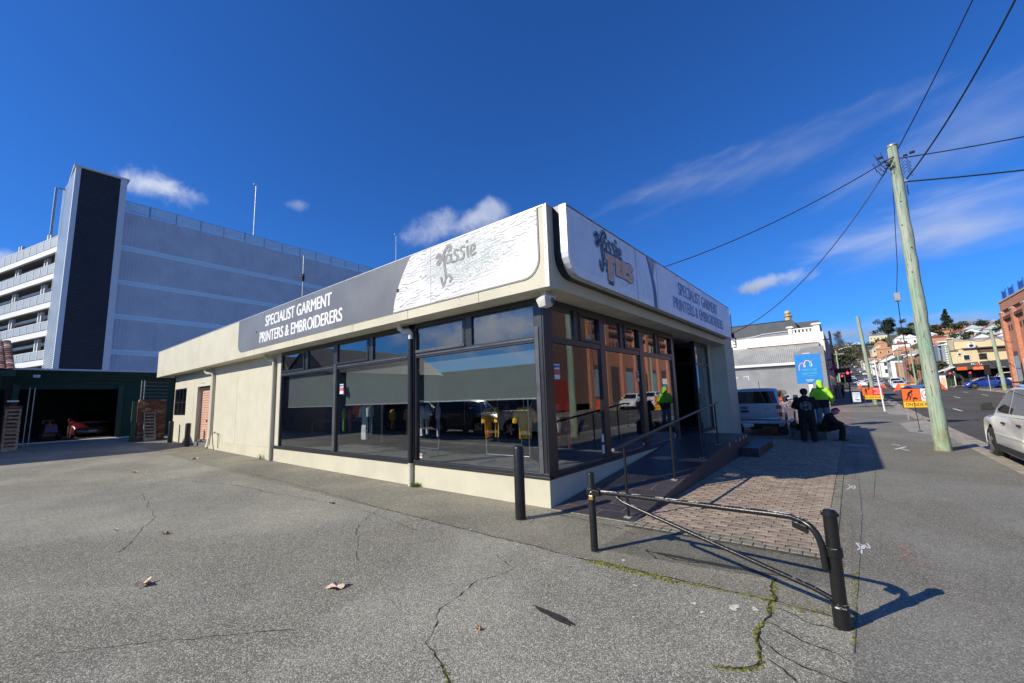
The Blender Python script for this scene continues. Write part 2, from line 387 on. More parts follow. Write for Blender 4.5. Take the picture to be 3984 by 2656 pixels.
# pram ramps: pale concrete flares cut into the kerb
flat('kerb_ramp', [(14.0, -6.27), (16.2, -5.45), (20.6, -5.45), (22.2, -6.27)], conc, .006)
flat('kerb_ramp', [(27, -6.27), (28.4, -5.5), (33, -5.5), (34.6, -6.27)], conc, .006)
# painted lane marks
def marks(name, segs, w, y, cur=True, dz=-.109):
    mb = MB()
    for a, c in segs:
        n = max(1, int((c-a)/10))
        for i in range(n):
            p, q = a+(c-a)*i/n, a+(c-a)*(i+1)/n
            mb.face([(p, y-w/2+yc(p), S(p)+dz), (q, y-w/2+yc(q), S(q)+dz), (q, y+w/2+yc(q), S(q)+dz), (p, y+w/2+yc(p), S(p)+dz)])
    o = mb.build(name, line, fix=False); o.parent = road
marks('lane_marking', [(x, x+3) for x in range(-20, 70, 12)]+[(x, x+3) for x in range(98, 440, 9)], .14, -11.8)
marks('lane_marking', [(x, x+3) for x in range(6, 72, 9)], .12, -9.2)
marks('lane_marking', [(x, x+3) for x in range(2, 72, 9)], .12, -14.3)
marks('stop_line', [(74.2, 74.7)], 5, -9.4)
mb = MB(); mb.box(60, 62.5, -6.9, -6.8, S(60)-.1, S(60)-.09)
# seams and cracks in the asphalt: thin dark ribbons with moss along the widest
tar = mat('crack_tar', (.022, .021, .019), .95, var=.3, vs=20)
def crack(pts, w, parent, mt=tar, seed=0, jit=.018, name='crack', dz=.0045):
    rnd = random.Random(seed); out = []
    for (x0, y0), (x1, y1) in zip(pts, pts[1:]):
        L = hypot(x1-x0, y1-y0); n = max(2, int(L/.05))
        for k in range(n): out.append((x0+(x1-x0)*k/n, y0+(y1-y0)*k/n))
    out.append(pts[-1]); vs = []; ox = oy = 0
    for i, (x, y) in enumerate(out):
        ox = ox*.8+rnd.uniform(-jit, jit); oy = oy*.8+rnd.uniform(-jit, jit)
        a, c = out[min(i+1, len(out)-1)], out[max(i-1, 0)]; t = Vector((a[0]-c[0], a[1]-c[1])); t.normalize()
        ww = w*rnd.uniform(.1, .8)/2
        for s in (1, -1): px, py = x+ox-t.y*ww*s, y+oy+t.x*ww*s; vs.append((px, py, G(px, py)+dz))
    o = MB().mesh(vs, [(2*i, 2*i+1, 2*i+3, 2*i+2) for i in range(len(out)-1)]).build(name, mt, fix=False); o.parent = parent
    return o
crack([(-1.33, 9.5), (-1.4, 5), (-1.54, 1), (-1.55, -1), (-1.57, -1.5), (-1.5, -3.2), (-1.52, -3.74)], .028, lot, seed=1, jit=.012)
for i, (pts, w) in enumerate([
    ([(-1.5, -3.22), (-1.75, -3.24), (-2.1, -3.2), (-2.5, -3.3), (-2.62, -3.2), (-2.68, -3.05)], .035),
    ([(-1.0, -3.2), (-1.2, -3.15), (-1.5, -3.22)], .04), ([(-1.0, -3.2), (-.95, -2.7), (-1.05, -2.3), (-.95, -1.95)], .045), ([(-.95, -1.95), (-1.12, -2.1)], .04),
    ([(-1.9, -3.25), (-2.05, -3.55), (-2.15, -3.75)], .02), ([(-2.1, -3.22), (-2.35, -3.5), (-2.4, -3.75)], .02), ([(-2.4, -3.3), (-2.7, -3.6)], .02),
    ([(-1.6, -3.3), (-1.7, -3.5), (-1.68, -3.74)], .015), ([(-2.2, -1.0), (-2.6, -.9), (-3.2, -1.05), (-3.6, -1.3), (-3.85, -1.9)], .014),
    ([(-2.0, -.6), (-2.2, -1.0)], .012), ([(-3.9, 14), (-3.2, 12.5), (-2.9, 9.8), (-2.2, 7.2), (-2.0, 5.2)], .02), ([(-2.0, 5.2), (-1.7, 2.7), (-1.95, .8)], .014),
    ([(-3.0, .6), (-2.4, 1.7), (-1.55, 2.4)], .010), ([(-4.6, 3.4), (-3.9, 5.2), (-3.6, 8.0)], .012), ([(-5.4, .9), (-4.7, .3), (-4.1, -.3)], .009),
    ([(-.55, .2), (-.62, -.1), (-.8, -.2)], .03), ([(-.25, -.2), (-.32, -.9), (-.35, -1.3), (-.5, -1.6)], .03)]):
    crack(pts, w, lot, seed=20+i)
for i, pts in enumerate([[(-2.0, -3.76), (2, -3.86), (9, -3.84)], [(3.2, -4.02), (9.5, -4.28), (22, -4.4)], [(5, -3.8), (20, -3.78), (38, -3.8)]]): crack(pts, .010, foot, seed=50+i, jit=.0015, mt=mat('seam_line', (.10, .095, .075), .95))
# tar blots and surface stains with a shape of their own
flk = mat('dark_tar_patch', (.032, .030, .027), .8, var=.3, vs=30, bump=.6, bs=90)
def blob(cx, cy, rx, ry, rot, mt, name, parent, seed, dz=.005, n=26, rough=.3):
    r = random.Random(seed); pts = []; ph = [r.uniform(0, 6) for _ in range(4)]
    for k in range(n):
        a = 2*pi*k/n; q = 1+rough*(.5*sin(2*a+ph[0])+.35*sin(3*a+ph[1])+.35*sin(5*a+ph[2])+.25*sin(9*a+ph[3])); u, v = rx*q*cos(a), ry*q*sin(a)
        x, y = cx+u*cos(rot)-v*sin(rot), cy+u*sin(rot)+v*cos(rot); pts.append((x, y, G(x, y)+dz))
    o = MB().face(pts).build(name, mt, fix=False); o.parent = parent; return o
blob(-2.745, -1.88, .035, .24, -.15, flk, 'tar_patch', lot, 3, rough=.25)
blob(-.95, -2.6, .05, .5, .05, flk, 'tar_patch', lot, 6)
lich = mat('pale_lichen', (.62, .64, .50), .95, var=.2, vs=40)
for i, (x, y, r_) in enumerate([(-1.791, -2.999, .05), (-1.73, -3.14, .03), (-1.906, -2.722, .024), (-2.016, -2.813, .02), (-1.364, -1.85, .022), (-1.863, -2.19, .02), (-1.5, .3, .022), (-1.7, 1.2, .02), (-1.62, -.6, .018), (-2.4, -2.4, .012), (-1.9, -1.2, .014), (-2.9, -2.9, .01)]):
    blob(x, y, r_, r_*.8, i, lich, 'lichen_spot', lot, 60+i, rough=.5, n=16)
for i, (y, x, w, h) in enumerate([(7.6, -1.55, .2, .03), (6.7, -1.45, .12, .02), (5.9, -1.75, .17, .02), (4.6, -1.5, .14, .02), (3.4, -1.62, .2, .02), (2.3, -1.72, .16, .018), (1.4, -1.6, .16, .03), (.9, -1.75, .1, .02)]):
    blob(x, y, h, w, .1, mat('worn_cement', (.30, .29, .25), .95, var=.3, vs=20), 'cement_patch', lot, 90+i, rough=.6)
spray = mat('white_spray_paint', (.66, .68, .68), .9, var=.3, vs=30); spray2 = mat('faded_orange_paint', (.34, .20, .16), .95, var=.3, vs=20)
fnG = lambda u, v, d: (u, v, G(u, v)+d)
mb = MB(); stroke(mb, [(.30, -3.80), (.52, -3.86), (.36, -3.84), (.56, -3.79), (.42, -3.9), (.6, -3.88)], fnG, .018); stroke(mb, [(.18, -3.83), (.32, -3.83)], fnG, .016)
mb.build('spray_mark', spray, fix=False).parent = foot
mb = MB(); stroke(mb, [(3.7, -3.68), (4.1, -3.78), (3.8, -3.78), (4.15, -3.7)], fnG, .02); mb.build('spray_mark', spray, fix=False).parent = foot
mb = MB(); stroke(mb, [(.85, -4.12), (.5, -4.22), (.35, -4.18), (.1, -4.3)], fnG, .025); mb.build('spray_mark', spray2, fix=False).parent = foot
mb = MB(); stroke(mb, [(3.3, -4.0), (3.5, -4.1), (3.2, -4.1)], fnG, .03); mb.build('spray_mark', spray2, fix=False).parent = foot
mb = MB(); stroke(mb, [(10.2, -4.7), (10.9, -4.95)], fnG, .08); stroke(mb, [(10.0, -4.95), (10.4, -4.8)], fnG, .06); stroke(mb, [(11.2, -4.85), (11.5, -4.7)], fnG, .06); mb.build('spray_mark', spray, fix=False).parent = foot
# moss: small cushions along the seam and the wide crack (uncountable)
moss = mat('green_moss', (.24, .28, .035), .95, var=.4, vs=18, col2=(.07, .065, .02), bump=.8, bs=120)
mossr = mat('rusty_moss', (.15, .075, .025), .95, var=.4, vs=30)
mb = MB(); r = random.Random(5)
def cushion(x, y, s, h, m=0):
    z = G(x, y); n = 6; p = [(x+s*cos(2*pi*k/n+x)*r.uniform(.7, 1.2), y+s*sin(2*pi*k/n+x)*r.uniform(.7, 1.2), z) for k in range(n)]; q = [(x+(a-x)*.6, y+(c-y)*.6, z+h*.8) for a, c, _ in p]
    mb.mesh(p+q+[(x, y, z+h)], [(k, (k+1) % n, n+(k+1) % n, n+k) for k in range(n)]+[(n+k, n+(k+1) % n, 2*n) for k in range(n)], m)
def moss_path(pts, w, n, h=.007):
    for _ in range(n):
        i = r.randrange(len(pts)-1); t = r.random(); (x0, y0), (x1, y1) = pts[i], pts[i+1]
        cushion(x0+(x1-x0)*t+r.gauss(0, w), y0+(y1-y0)*t+r.gauss(0, w), r.uniform(.004, .014), r.uniform(.003, h), 1 if r.random() < .22 else 0)
moss_path([(-1.57, -1.6), (-1.56, -2.0), (-1.58, -2.45)], .034, 560); moss_path([(-1.57, -2.4), (-1.5, -3.0), (-1.5, -3.2)], .01, 260)
moss_path([(-1.05, -3.2), (-1.4, -3.22), (-1.75, -3.24)], .015, 300); moss_path([(-1.9, -3.22), (-2.1, -3.2), (-2.5, -3.3)], .008, 170); moss_path([(-2.5, -3.3), (-2.62, -3.2), (-2.68, -3.05)], .01, 90)
moss_path([(-1.55, -3.3), (-1.45, -3.7)], .03, 120, .004); moss_path([(-.1, -.35), (-.1, -1.3)], .015, 90); moss_path([(-.15, -1.45), (-.25, -1.6), (-.22, -1.9)], .03, 130); moss_path([(-1.9, -3.76), (-.4, -3.78)], .01, 120, .004)
moss_path([(-3.7, -1.6), (-3.85, -1.95)], .012, 60)
setting(mb.build('moss', [moss, mossr]), 'stuff')
# patch of darker asphalt in front of the paving
setting(flat('asphalt_patch', [(-1.2, -1.45), (-.2, -1.5), (-.24, -3.7), (-.95, -3.6), (-1.02, -3.1), (-1.15, -2.2)], asphalt('patch_asphalt', (.16, .152, .12), .5, (1, 1, 1), .3, 1.2), .0035))
# ---------------------------------------------------------------- brick paving
pv = thing('brick_paving', '', '', (0, 0, 0)); del pv['label']; del pv['category']; pv['kind'] = 'structure'
MB().box(-.26, 12.2, -3.62, -1.36, -.06, .006).build('mortar_bed', mat('mossy_mortar', (.075, .07, .05), .95, var=.4, vs=15, bump=.5), pv)
bmats = [mat('paver_a', (.37, .285, .21), .88, var=.2, vs=9, bump=.7, bs=120, fine=.3), mat('paver_b', (.31, .24, .185), .88, var=.2, vs=9, bump=.7, bs=120, fine=.3), mat('paver_c', (.42, .335, .25), .88, var=.2, vs=9, bump=.7, bs=120, fine=.3), mat('paver_grey', (.25, .235, .18), .9, var=.3, vs=9, bump=.7, bs=120, fine=.35)]
def brickmesh(l, w, h, mt, nm='brick'):
    e = .006; vs = [(-w/2, -l/2, 0), (w/2, -l/2, 0), (w/2, l/2, 0), (-w/2, l/2, 0), (-w/2, -l/2, h-e), (w/2, -l/2, h-e), (w/2, l/2, h-e), (-w/2, l/2, h-e), (-w/2+e, -l/2+e, h), (w/2-e, -l/2+e, h), (w/2-e, l/2-e, h), (-w/2+e, l/2-e, h)]
    me = bpy.data.meshes.new(nm); me.from_pydata(vs, [], [(0, 1, 5, 4), (1, 2, 6, 5), (2, 3, 7, 6), (3, 0, 4, 7), (4, 5, 9, 8), (5, 6, 10, 9), (6, 7, 11, 10), (7, 4, 8, 11), (8, 9, 10, 11)]); me.materials.append(mt); return me
bm_full = [brickmesh(.2205, .1115, .05, q) for q in bmats]; bm_half = [brickmesh(.1085, .1115, .05, q) for q in bmats]
cnt = 0; rest = MB(); r = random.Random(11)
def lay(x, y, half, k):
    global cnt
    dz = r.uniform(-.002, .0025)-.036; tilt = (r.gauss(0, .006), r.gauss(0, .006), r.gauss(0, .008))
    if cnt < 296:
        o = bpy.data.objects.new('brick', (bm_half if half else bm_full)[k]); COL.objects.link(o); o.parent = pv; o.location = (x, y, dz); o.rotation_euler = tilt; cnt += 1
    else:
        me = (bm_half if half else bm_full)[k]; rest.mesh([(v.co.x+x, v.co.y+y, v.co.z+dz) for v in me.vertices], [tuple(p.vertices) for p in me.polygons], k)
PX, PY = .1165, .2263
for i in range(104):
    x = -.12+i*PX; y0 = -1.42; off = 0 if i % 2 else PY/2
    if i == 0:
        for j in range(19): lay(-.124, -1.418-j*.1165, True, 3)
        continue
    y = -1.362; h = lambda yy: lay(x, yy-PY/4, True, r.choice((0, 1, 2, 2)))
    if off: h(y); y -= PY/2
    for _ in range(9): lay(x, y-PY/2, False, r.choice((0, 0, 1, 1, 2, 2, 0) if i > 1 else (3, 3, 1))); y -= PY
    if not off: h(y)
    lay(x, -3.569, True, 3)
rest.build('brick', bmats, pv)['kind'] = 'stuff'
# ================================================================ THE SHOP
shop = thing('shop_building', 'single storey cream corner shop with white sign fascia and dark framed windows', 'shop', (0, 0, 0))
XF = -.48; YF = -.487; ZB, ZT = 3.457, 4.79
L0 = lambda u, v, d: (XF-d, u, v)            # left fascia, u = world y
F0 = lambda u, v, d: (u, -.737-d, v)         # face of the street sign box
Wf = lambda u, v, d: (u, -d, v)
# walls of the rendered rear part: pieces butted round the openings
def wall(x0, x1, y0, y1, z0, z1, n='wall'): return MB().box(x0, x1, y0, y1, z0, z1).build(n, creamwall, shop)
GB = -.1
for a, c in ((10.56, 14.07), (14.085, 17.25)): wall(0, .24, a, c, .435, 3.46)
wall(0, .24, 17.25, 19.0, 2.74, 3.46); wall(0, .24, 19.0, 19.5, .2, 3.46); wall(0, .24, 19.515, 20.7, .2, 3.46)
wall(0, .24, 20.7, 22.7, .2, 1.48); wall(0, .24, 20.7, 22.7, 2.77, 3.46); wall(0, .24, 22.7, 23.0, .2, 3.46)
wall(0, 12.4, 22.77, 23.0, 0, 3.46, 'rear_wall'); wall(12.2, 12.4, 0, 22.77, 0, 3.46, 'side_wall')
MB().box(-.012, .24, 10.56, 17.25, GB, .43).build('plinth', cream, shop, bevel=.004)
MB().box(-.03, .2, 3.56, 10.5, GB, .435).build('plinth', cream, shop, bevel=.006)
MB().box(-.03, .2, -.03, 3.40, GB, .435).build('plinth', cream, shop, bevel=.006)
MB().box(.0, .1, 3.40, 3.56, GB, .435).build('plinth', soff, shop)
MB().box(.2, 6.62, -.03, .2, GB, .435).build('plinth', cream, shop, bevel=.006)
MB().box(8.75, 10.45, -.02, .2, GB, .435).build('plinth', cream, shop)
for a, c in ((10.45, 10.95), (10.96, 11.2)): wall(a, c, 0, .2, GB, 3.46)
# the pier that carries the fascia's far end
MB().box(11.0, 11.75, YF+.004, -.002, GB, 3.452).build('pier', creamwall, shop); MB().box(11.765, 12.4, YF+.006, 0, GB, 3.452).build('pier', creamwall, shop)
# roof and fascia
MB().box(XF+.12, 12.3, YF+.12, 23.0, 3.50, 3.62).build('roof', mat('roof_sheet', (.35, .36, .37), .6, var=.2), shop)
MB().box(XF+.08, -.002, YF+.08, 24.2, ZB+.004, 3.50).build('soffit', soff, shop)
MB().box(-.002, 12.2, YF+.08, 1.9, ZB+.004, 3.5).build('soffit', soff, shop)
MB().box(XF, XF+.08, YF, 24.3, ZB, ZT).build('fascia', cream, shop, bevel=.005)
MB().box(XF+.08, 12.2, YF, YF+.08, ZB, ZT).build('fascia', cream, shop, bevel=.005)
MB().box(XF+.08, 12.2, 24.22, 24.3, ZB, ZT).build('fascia', cream, shop)
MB().box(XF+.08, 12.12, YF+.08, YF+.14, 3.62, ZT-.02).build('parapet_back', soff, shop); 
MB().box(12.12, 12.2, YF+.08, 24.22, ZB, ZT-.1).build('parapet', soff, shop)
capm = mat('capping_metal', (.60, .60, .56), .4, .3, var=.1)
MB().box(XF-.012, XF+.12, YF-.012, 24.31, ZT, ZT+.018).build('capping', capm, shop); MB().box(XF+.12, 12.2, YF-.012, YF+.12, ZT, ZT+.018).build('capping', capm, shop)
MB().box(XF-.014, XF+.002, YF-.014, YF+.05, ZB-.004, ZT).build('corner_angle', white, shop)
mb = MB()
for y in [i*1.21+.3 for i in range(20)]:
    for z in (ZB+.05, ZB+.14): mb.box(XF-.003, XF, y-.006, y+.006, z-.006, z+.006)
for i in range(8): mb.box(XF-.018, XF-.014, YF+.02, YF+.032, ZB+.08+i*.18, ZB+.092+i*.18)
mb.build('screw_heads', mat('rusty_screw', (.16, .12, .09), .7), shop)['kind'] = 'stuff'
for y in (1.02, 3.05, 5.2, 8.3, 11.2, 14.0, 17.0): MB().box(XF-.0035, XF-.001, y-.004, y+.004, ZB+.01, ZB+.19).build('panel_joint', mat('joint_dark', (.25, .24, .19), .8), shop)  # thin darker strips marking the fascia panel joints
# left sign: grey panel, then the peeling white panel
grey = mat('grey_sign_vinyl', (.17, .175, .185), .42, var=.10, vs=.8, streak=.10)
def curvY(z): t = (z-3.66)/(4.78-3.66); return 3.53-.58*t**1.7-.02*t
zs = [3.665+(4.782-3.665)*k/12 for k in range(13)]
gp = [(curvY(z)+.004, z) for z in zs]+[(12.70, 4.782)]+[(12.70-.30*(1-cos(radians(a)))*1.0, 3.665+.32*(1-sin(radians(a)))) for a in range(0, 91, 15)][::1]
MB().prism(gp, L0, .0, .014).build('sign_panel', grey, shop)['label'] = 'grey panel with white lettering'
# peeled vinyl: wavering creases as flat relief in the material
def peel(name, dens):
    M = bpy.data.materials.new(name); M.use_nodes = True; nt = M.node_tree; q = NB(nt); P = nt.nodes['Principled BSDF']
    tc = q.n('ShaderNodeTexCoord').outputs['Object']
    sp = q.n('ShaderNodeSeparateXYZ'); q.lk(tc, sp.inputs[0]); Y, Z = sp.outputs[1], sp.outputs[2]
    def creases(freq, warp, ws, slope, lo, hi, gs):   # broken wavering lines
        w1 = q.noise(q.scale(tc, (1, .8, 1.3)), ws, 4, .55, .3)
        ph = q.math('ADD', q.math('ADD', q.math('MULTIPLY', Z, freq), q.math('MULTIPLY', Y, slope)), q.math('MULTIPLY', w1, warp))
        l_ = q.ss(q.math('ABSOLUTE', q.math('SUBTRACT', q.math('FRACT', ph), .5)), .05, .17, 1, 0)
        return q.math('MULTIPLY', l_, q.ss(q.noise(q.scale(tc, (1, .45, 1.7)), gs, 3, .6), lo, hi))
    low = q.ss(q.math('ADD', Z, q.math('MULTIPLY', Y, .35)), 3.9, 4.5, .12, 1)
    fac = q.math('MULTIPLY', creases(15, 5.5, 2.2, 1.2, .44, .54, 7.), q.math('MULTIPLY', low, dens))
    dy = q.math('DIVIDE', q.math('SUBTRACT', Y, 1.35), 1.35); dz_ = q.math('DIVIDE', q.math('SUBTRACT', Z, 4.32), .52)
    near = q.ss(q.math('SQRT', q.math('ADD', q.math('MULTIPLY', dy, dy), q.math('MULTIPLY', dz_, dz_))), .45, 1.1, 1, 0)
    fac = q.math('MAXIMUM', fac, q.math('MULTIPLY', creases(24, 11, 3.4, -3.0, .38, .5, 12.), q.math('MULTIPLY', near, .9)))
    c = q.mix(fac, (.68, .67, .68), (.12, .13, .12)); c = q.mix(q.math('MULTIPLY', near, .45), c, (.46, .55, .53))
    q.lk(c, P.inputs['Base Color']); P.inputs['Roughness'].default_value = .5
    bn = q.n('ShaderNodeBump'); bn.inputs['Strength'].default_value = .5; bn.inputs['Distance'].default_value = .01; q.lk(fac, bn.inputs['Height']); q.lk(bn.outputs[0], P.inputs['Normal'])
    return M
pm = peel('peeling_white_vinyl', .8)
MB().prism([(z_[0]-.004, z_[1]) for z_ in [(curvY(z), z) for z in zs]][::-1]+[(2.294, 3.665), (2.294, 4.782)][::1], L0, 0, .016).build('sign_panel', pm, shop)['label'] = 'peeling white panel with curved edge'
wp = [(2.284, 3.665), (2.284, 4.782), (-.31, 4.782)]+[(-.31+.30*(1-cos(radians(a))), 3.665+.30*(1-sin(radians(a)))) for a in range(0, 91, 15)]
MB().prism(wp, L0, 0, .016).build('sign_panel', pm, shop)['label'] = 'peeling white panel with ghost of the old logo'
trim = [(-.325, 4.785)]+[(-.325+.31*(1-cos(radians(a))), 3.65+.31*(1-sin(radians(a)))) for a in range(0, 91, 15)]+[(3.54, 3.652)]
mb = MB(); mb.tube([(XF-.012, y, z) for y, z in trim], .007, 5); mb.tube([(XF-.012, 12.4, 3.652), (XF-.012, 3.56, 3.652)], .006, 5); mb.build('sign_edging', mat('edge_trim', (.45, .47, .46), .5), shop)
MB().prism([(3.33, 4.09), (3.40, 4.09), (3.40, 4.155), (3.33, 4.155)], L0, .016, .022).build('vent_hole', blackm, shop); MB().prism([(11.02, 4.16), (11.08, 4.16), (11.08, 4.22), (11.02, 4.22)], L0, .014, .02).build('vent_hole', blackm, shop)
# white lettering on grey (u runs against reading direction, so mirror the rectangle)
mb = MB(); put_text(mb, 'SPECIALIST GARMENT', L0, 10.35, 4.285, 6.2, 4.625, .018, bold=.05); put_text(mb, 'PRINTERS & EMBROIDERERS', L0, 10.76, 3.795, 5.65, 4.135, .018, bold=.05)
mb.build('lettering', mat('white_vinyl_letters', (.84, .84, .85), .5), shop, fix=False)
# ghost logo, grey on white, same drawing as the street side
def logo(mb, fn, x0, sx, z0, d, ghost):
    """script word over block word: back layers first. x runs with reading direction"""
    f = lambda u, v, dd: fn(x0+sx*u, z0+.74*v, dd)
    T = [(.00, .66), (.07, .72), (.10, .58), (.03, .50), (.06, .45), (.17, .60), (.27, .78), (.36, .86), (.42, .78), (.36, .72)]
    ST = [(.22, .66), (.22, .45), (.25, .2), (.27, .02)]; FT = [(.13, .06), (.16, -.1), (.21, -.14), (.27, .03), (.36, .06), (.43, -.04), (.38, -.10)]
    A = [((.40, .60), (.31, .62), (.27, .48), (.33, .40), (.41, .48), (.42, .62), (.43, .42), (.48, .40)), ((.62, .66), (.54, .68), (.52, .60), (.60, .50), (.58, .40), (.49, .38)), ((.80, .68), (.72, .70), (.70, .62), (.78, .52), (.76, .40), (.66, .38)), ((.88, .66), (.88, .52), (.90, .40)), ((.99, .50), (1.07, .55), (1.06, .64), (.99, .64), (.96, .50), (1.0, .40), (1.09, .43))]
    lay_ = ((.115, 0, 0), (.085, 1, .001), (.058, 0, .002)) if not ghost else ((.075, 0, 0), (.05, 0, .001))
    for w, m_, dd in lay_:
        k = w/.115
        stroke(mb, T, f, [.115*k+.03 if not ghost else .09]+[w*1.15]*9, d+dd, m_); stroke(mb, ST, f, w*.9, d+dd, m_); stroke(mb, FT, f, w*.8, d+dd, m_)
        for a in A: stroke(mb, a, f, w*.78, d+dd+.0003, m_)
        disc2(mb, .87, .80, w*.55, f, d+dd, m_)
    if ghost:
        for x_ in (): 
            for z_ in (.08, .2, .32): stroke(mb, [(x_, z_), (x_+.2, z_)], f, .03, d, 0)
            stroke(mb, [(x_, .08), (x_, .34)], f, .03, d, 0)
        return
    def blk(polys, g, m_, dd):
        for p in polys: mb.face([f(u, v, d+dd) for u, v in p], m_)
    def rect(a, c, e, g, q): return [(a-q, e-q), (c+q, e-q), (c+q, g+q), (a-q, g+q)]
    for q, m_, dd in ((.045, 0, .003), (.022, 1, .0036), (.0, 2, .0042)):
        blk([rect(.45, .63, -.30, .30, q)], 0, m_, dd); blk([rect(.36, .74, .20, .34, q)], 0, m_, dd+.0002)
        for xs in (.80, 1.06):
            blk([rect(xs, xs+.13, -.08, .34, q)], 0, m_, dd)
            for z_ in (-.08, .09, .24): blk([rect(xs, xs+.23, z_, z_+.10, q)], 0, m_, dd+.0002)
        stroke(mb, [(1.55, .28), (1.42, .31), (1.36, .22), (1.45, .13), (1.54, .04), (1.48, -.05), (1.34, -.04)], f, .11+2*q, d+dd+.0004, m_)
    blk([rect(.43, .66, -.42, -.36, 0)], 0, 0, .003)
ghost = mat('ghost_vinyl', (.25, .255, .255), .6, var=.2, vs=14)
mb = MB(); logo(mb, L0, 2.10, -.96, 4.06, .020, True); mb.build('old_logo', [ghost, pm], shop, fix=False)
# street sign box: black return, silver rim, printed face
sb = rect_round(-.293, 3.655, 11.03, 4.80, (.36, .04, 0, 0))
MB().prism(sb, lambda u, v, d: (u, YF-d, v), .0, .13).build('sign_box', mat('sign_return_black', (.012, .013, .018), .35), shop)
MB().prism(sb, lambda u, v, d: (u, YF-d, v), .132, .25).build('sign_rim', mat('sign_rim_silver', (.62, .65, .70), .35, .35, var=.1), shop)
face_w = mat('sign_face_white', (.92, .92, .94), .35, var=.04, vs=2, streak=.06); face_b = mat('sign_face_blue', (.80, .87, .94), .35, var=.06, vs=1.5, streak=.15)
face_p = mat('sign_face_lilac', (.90, .87, .93), .35, var=.06, vs=1.5, streak=.18); face_g = mat('sign_face_worn', (.45, .42, .45), .5, var=.15, vs=4, streak=.3); navy = mat('sign_navy', (.05, .09, .24), .4, var=.3, vs=2)
def bx_(z): t = (z-3.655)/(4.80-3.655); return 3.33-.03*t-.46*max(0, t-.25)**1.6
mb = MB(); mb.prism(rect_round(-.29, 3.66, 11.02, 4.795, (.355, .03, 0, 0)), lambda u, v, d: (u, -.737-d, v), .0005, .004, 0)
zz = [3.80+(4.72-3.80)*k/14 for k in range(15)]
mb.face([F0(u, v, .006) for u, v in rect_round(-.20, 3.80, .3, 4.74, (.22, 0, 0, 0))[:8]+[(bx_(z), z) for z in zz]+[(-.20, 4.72)]], 1)
zz = [3.66+(4.79-3.66)*k/16 for k in range(17)]
mb.face([F0(bx_(z)+.02, z, .0075) for z in zz]+[F0(11.0, 4.79, .0075), F0(11.0, 3.66, .0075)], 2)
mb.mesh([F0(bx_(z)+k*(.2 if z < 4.2 else .2*(1-(z-4.2)*1.1)), z, .009) for z in zz for k in (0, 1)], [(2*i, 2*i+1, 2*i+3, 2*i+2) for i in range(len(zz)-1)], 3)
mb.mesh([F0(bx_(z)+(.2 if z < 4.2 else .2*(1-(z-4.2)*1.1))+k*max(0, (z-4.35))*1.1, z, .0085) for z in zz for k in (0, 1)], [(2*i, 2*i+1, 2*i+3, 2*i+2) for i in range(len(zz)-1)], 4)
mb.build('sign_face', [face_w, face_b, face_p, navy, face_g], shop, fix=False)
mb = MB()
for x in (2.42, 3.62, 6.15, 8.82): mb.box(x-.006, x+.006, -.7475, -.7465, 3.67, 4.78)
mb.box(-.28, 11.0, -.749, -.7465, 4.765, 4.79); mb.build('sign_seam', mat('seam_dirt', (.30, .27, .27), .7, var=.3), shop)
mb = MB(); put_text(mb, 'SPECIALIST GARMENT', F0, 5.16, 4.265, 9.2, 4.60, .012, bold=.045); put_text(mb, 'PRINTERS & EMBROIDERERS', F0, 4.68, 3.835, 9.78, 4.15, .012, bold=.045)
mb.build('lettering', mat('faded_blue_letters', (.12, .30, .66), .5, var=.35, vs=3, col2=(.26, .36, .60)), shop, fix=False)
mb = MB(); logo(mb, F0, .66, .96, 4.055, .012, False); mb.build('logo', [mat('logo_ink', (.018, .022, .035), .4), mat('logo_white', (.60, .64, .70), .4), mat('logo_orange', (.90, .46, .26), .5, var=.15, vs=20)], shop, fix=False)
fly = mat('glue_mark', (.78, .83, .74), .5)
mb = MB(); 
for pts_ in ([(1.8, 4.45), (1.95, 4.62), (2.05, 4.5)], [(2.55, 4.3), (2.7, 4.05), (2.75, 3.85)], [(1.5, 3.95), (1.8, 3.84), (2.0, 3.95)]): mb = MB(); stroke(mb, pts_, F0, .04, .0065); mb.build('glue_mark', fly, shop, fix=False)
# ---------------- window joinery, left side (plane X = 0)
def frame(x0, x1, y0, y1, z0, z1, n='frame_bar', mt=charc): return MB().box(x0, x1, y0, y1, z0, z1).build(n, mt, shop, bevel=.004)
silver = mat('weathered_mullion', (.10, .105, .115), .35, .2, var=.2, vs=3)
frame(-.05, .07, -.05, 3.40, .437, .475, 'sill'); frame(-.035, .07, -.03, 3.40, .477, .53, 'sill'); frame(-.05, .07, 3.56, 10.5, .437, .475, 'sill'); frame(-.035, .07, 3.56, 10.5, .477, .53, 'sill')
frame(-.02, .08, .17, 3.40, 3.36, 3.455); frame(-.02, .08, 3.62, 10.14, 3.36, 3.455)
frame(-.03, .08, .0, .17, .532, 3.455, 'corner_post'); frame(-.045, -.032, .07, .15, .532, 2.95, 'post_cover', silver)
frame(-.02, .08, 3.36, 3.42, .532, 3.36, 'mullion'); frame(-.02, .08, 3.58, 3.66, .532, 3.36, 'mullion'); frame(.0, .08, 3.42, 3.58, .532, 3.36, 'mullion')
frame(-.02, .08, 6.72, 6.92, .532, 3.36, 'mullion'); frame(-.034, -.022, 6.76, 6.88, .532, 2.82, 'post_cover', silver)
frame(-.02, .08, 10.14, 10.24, .437, 3.455, 'mullion'); frame(-.03, -.022, 10.16, 10.22, .5, 2.85, 'post_cover', silver); MB().box(-.02, .1, 10.245, 10.5, .437, 3.455).build('wall', cream, shop)
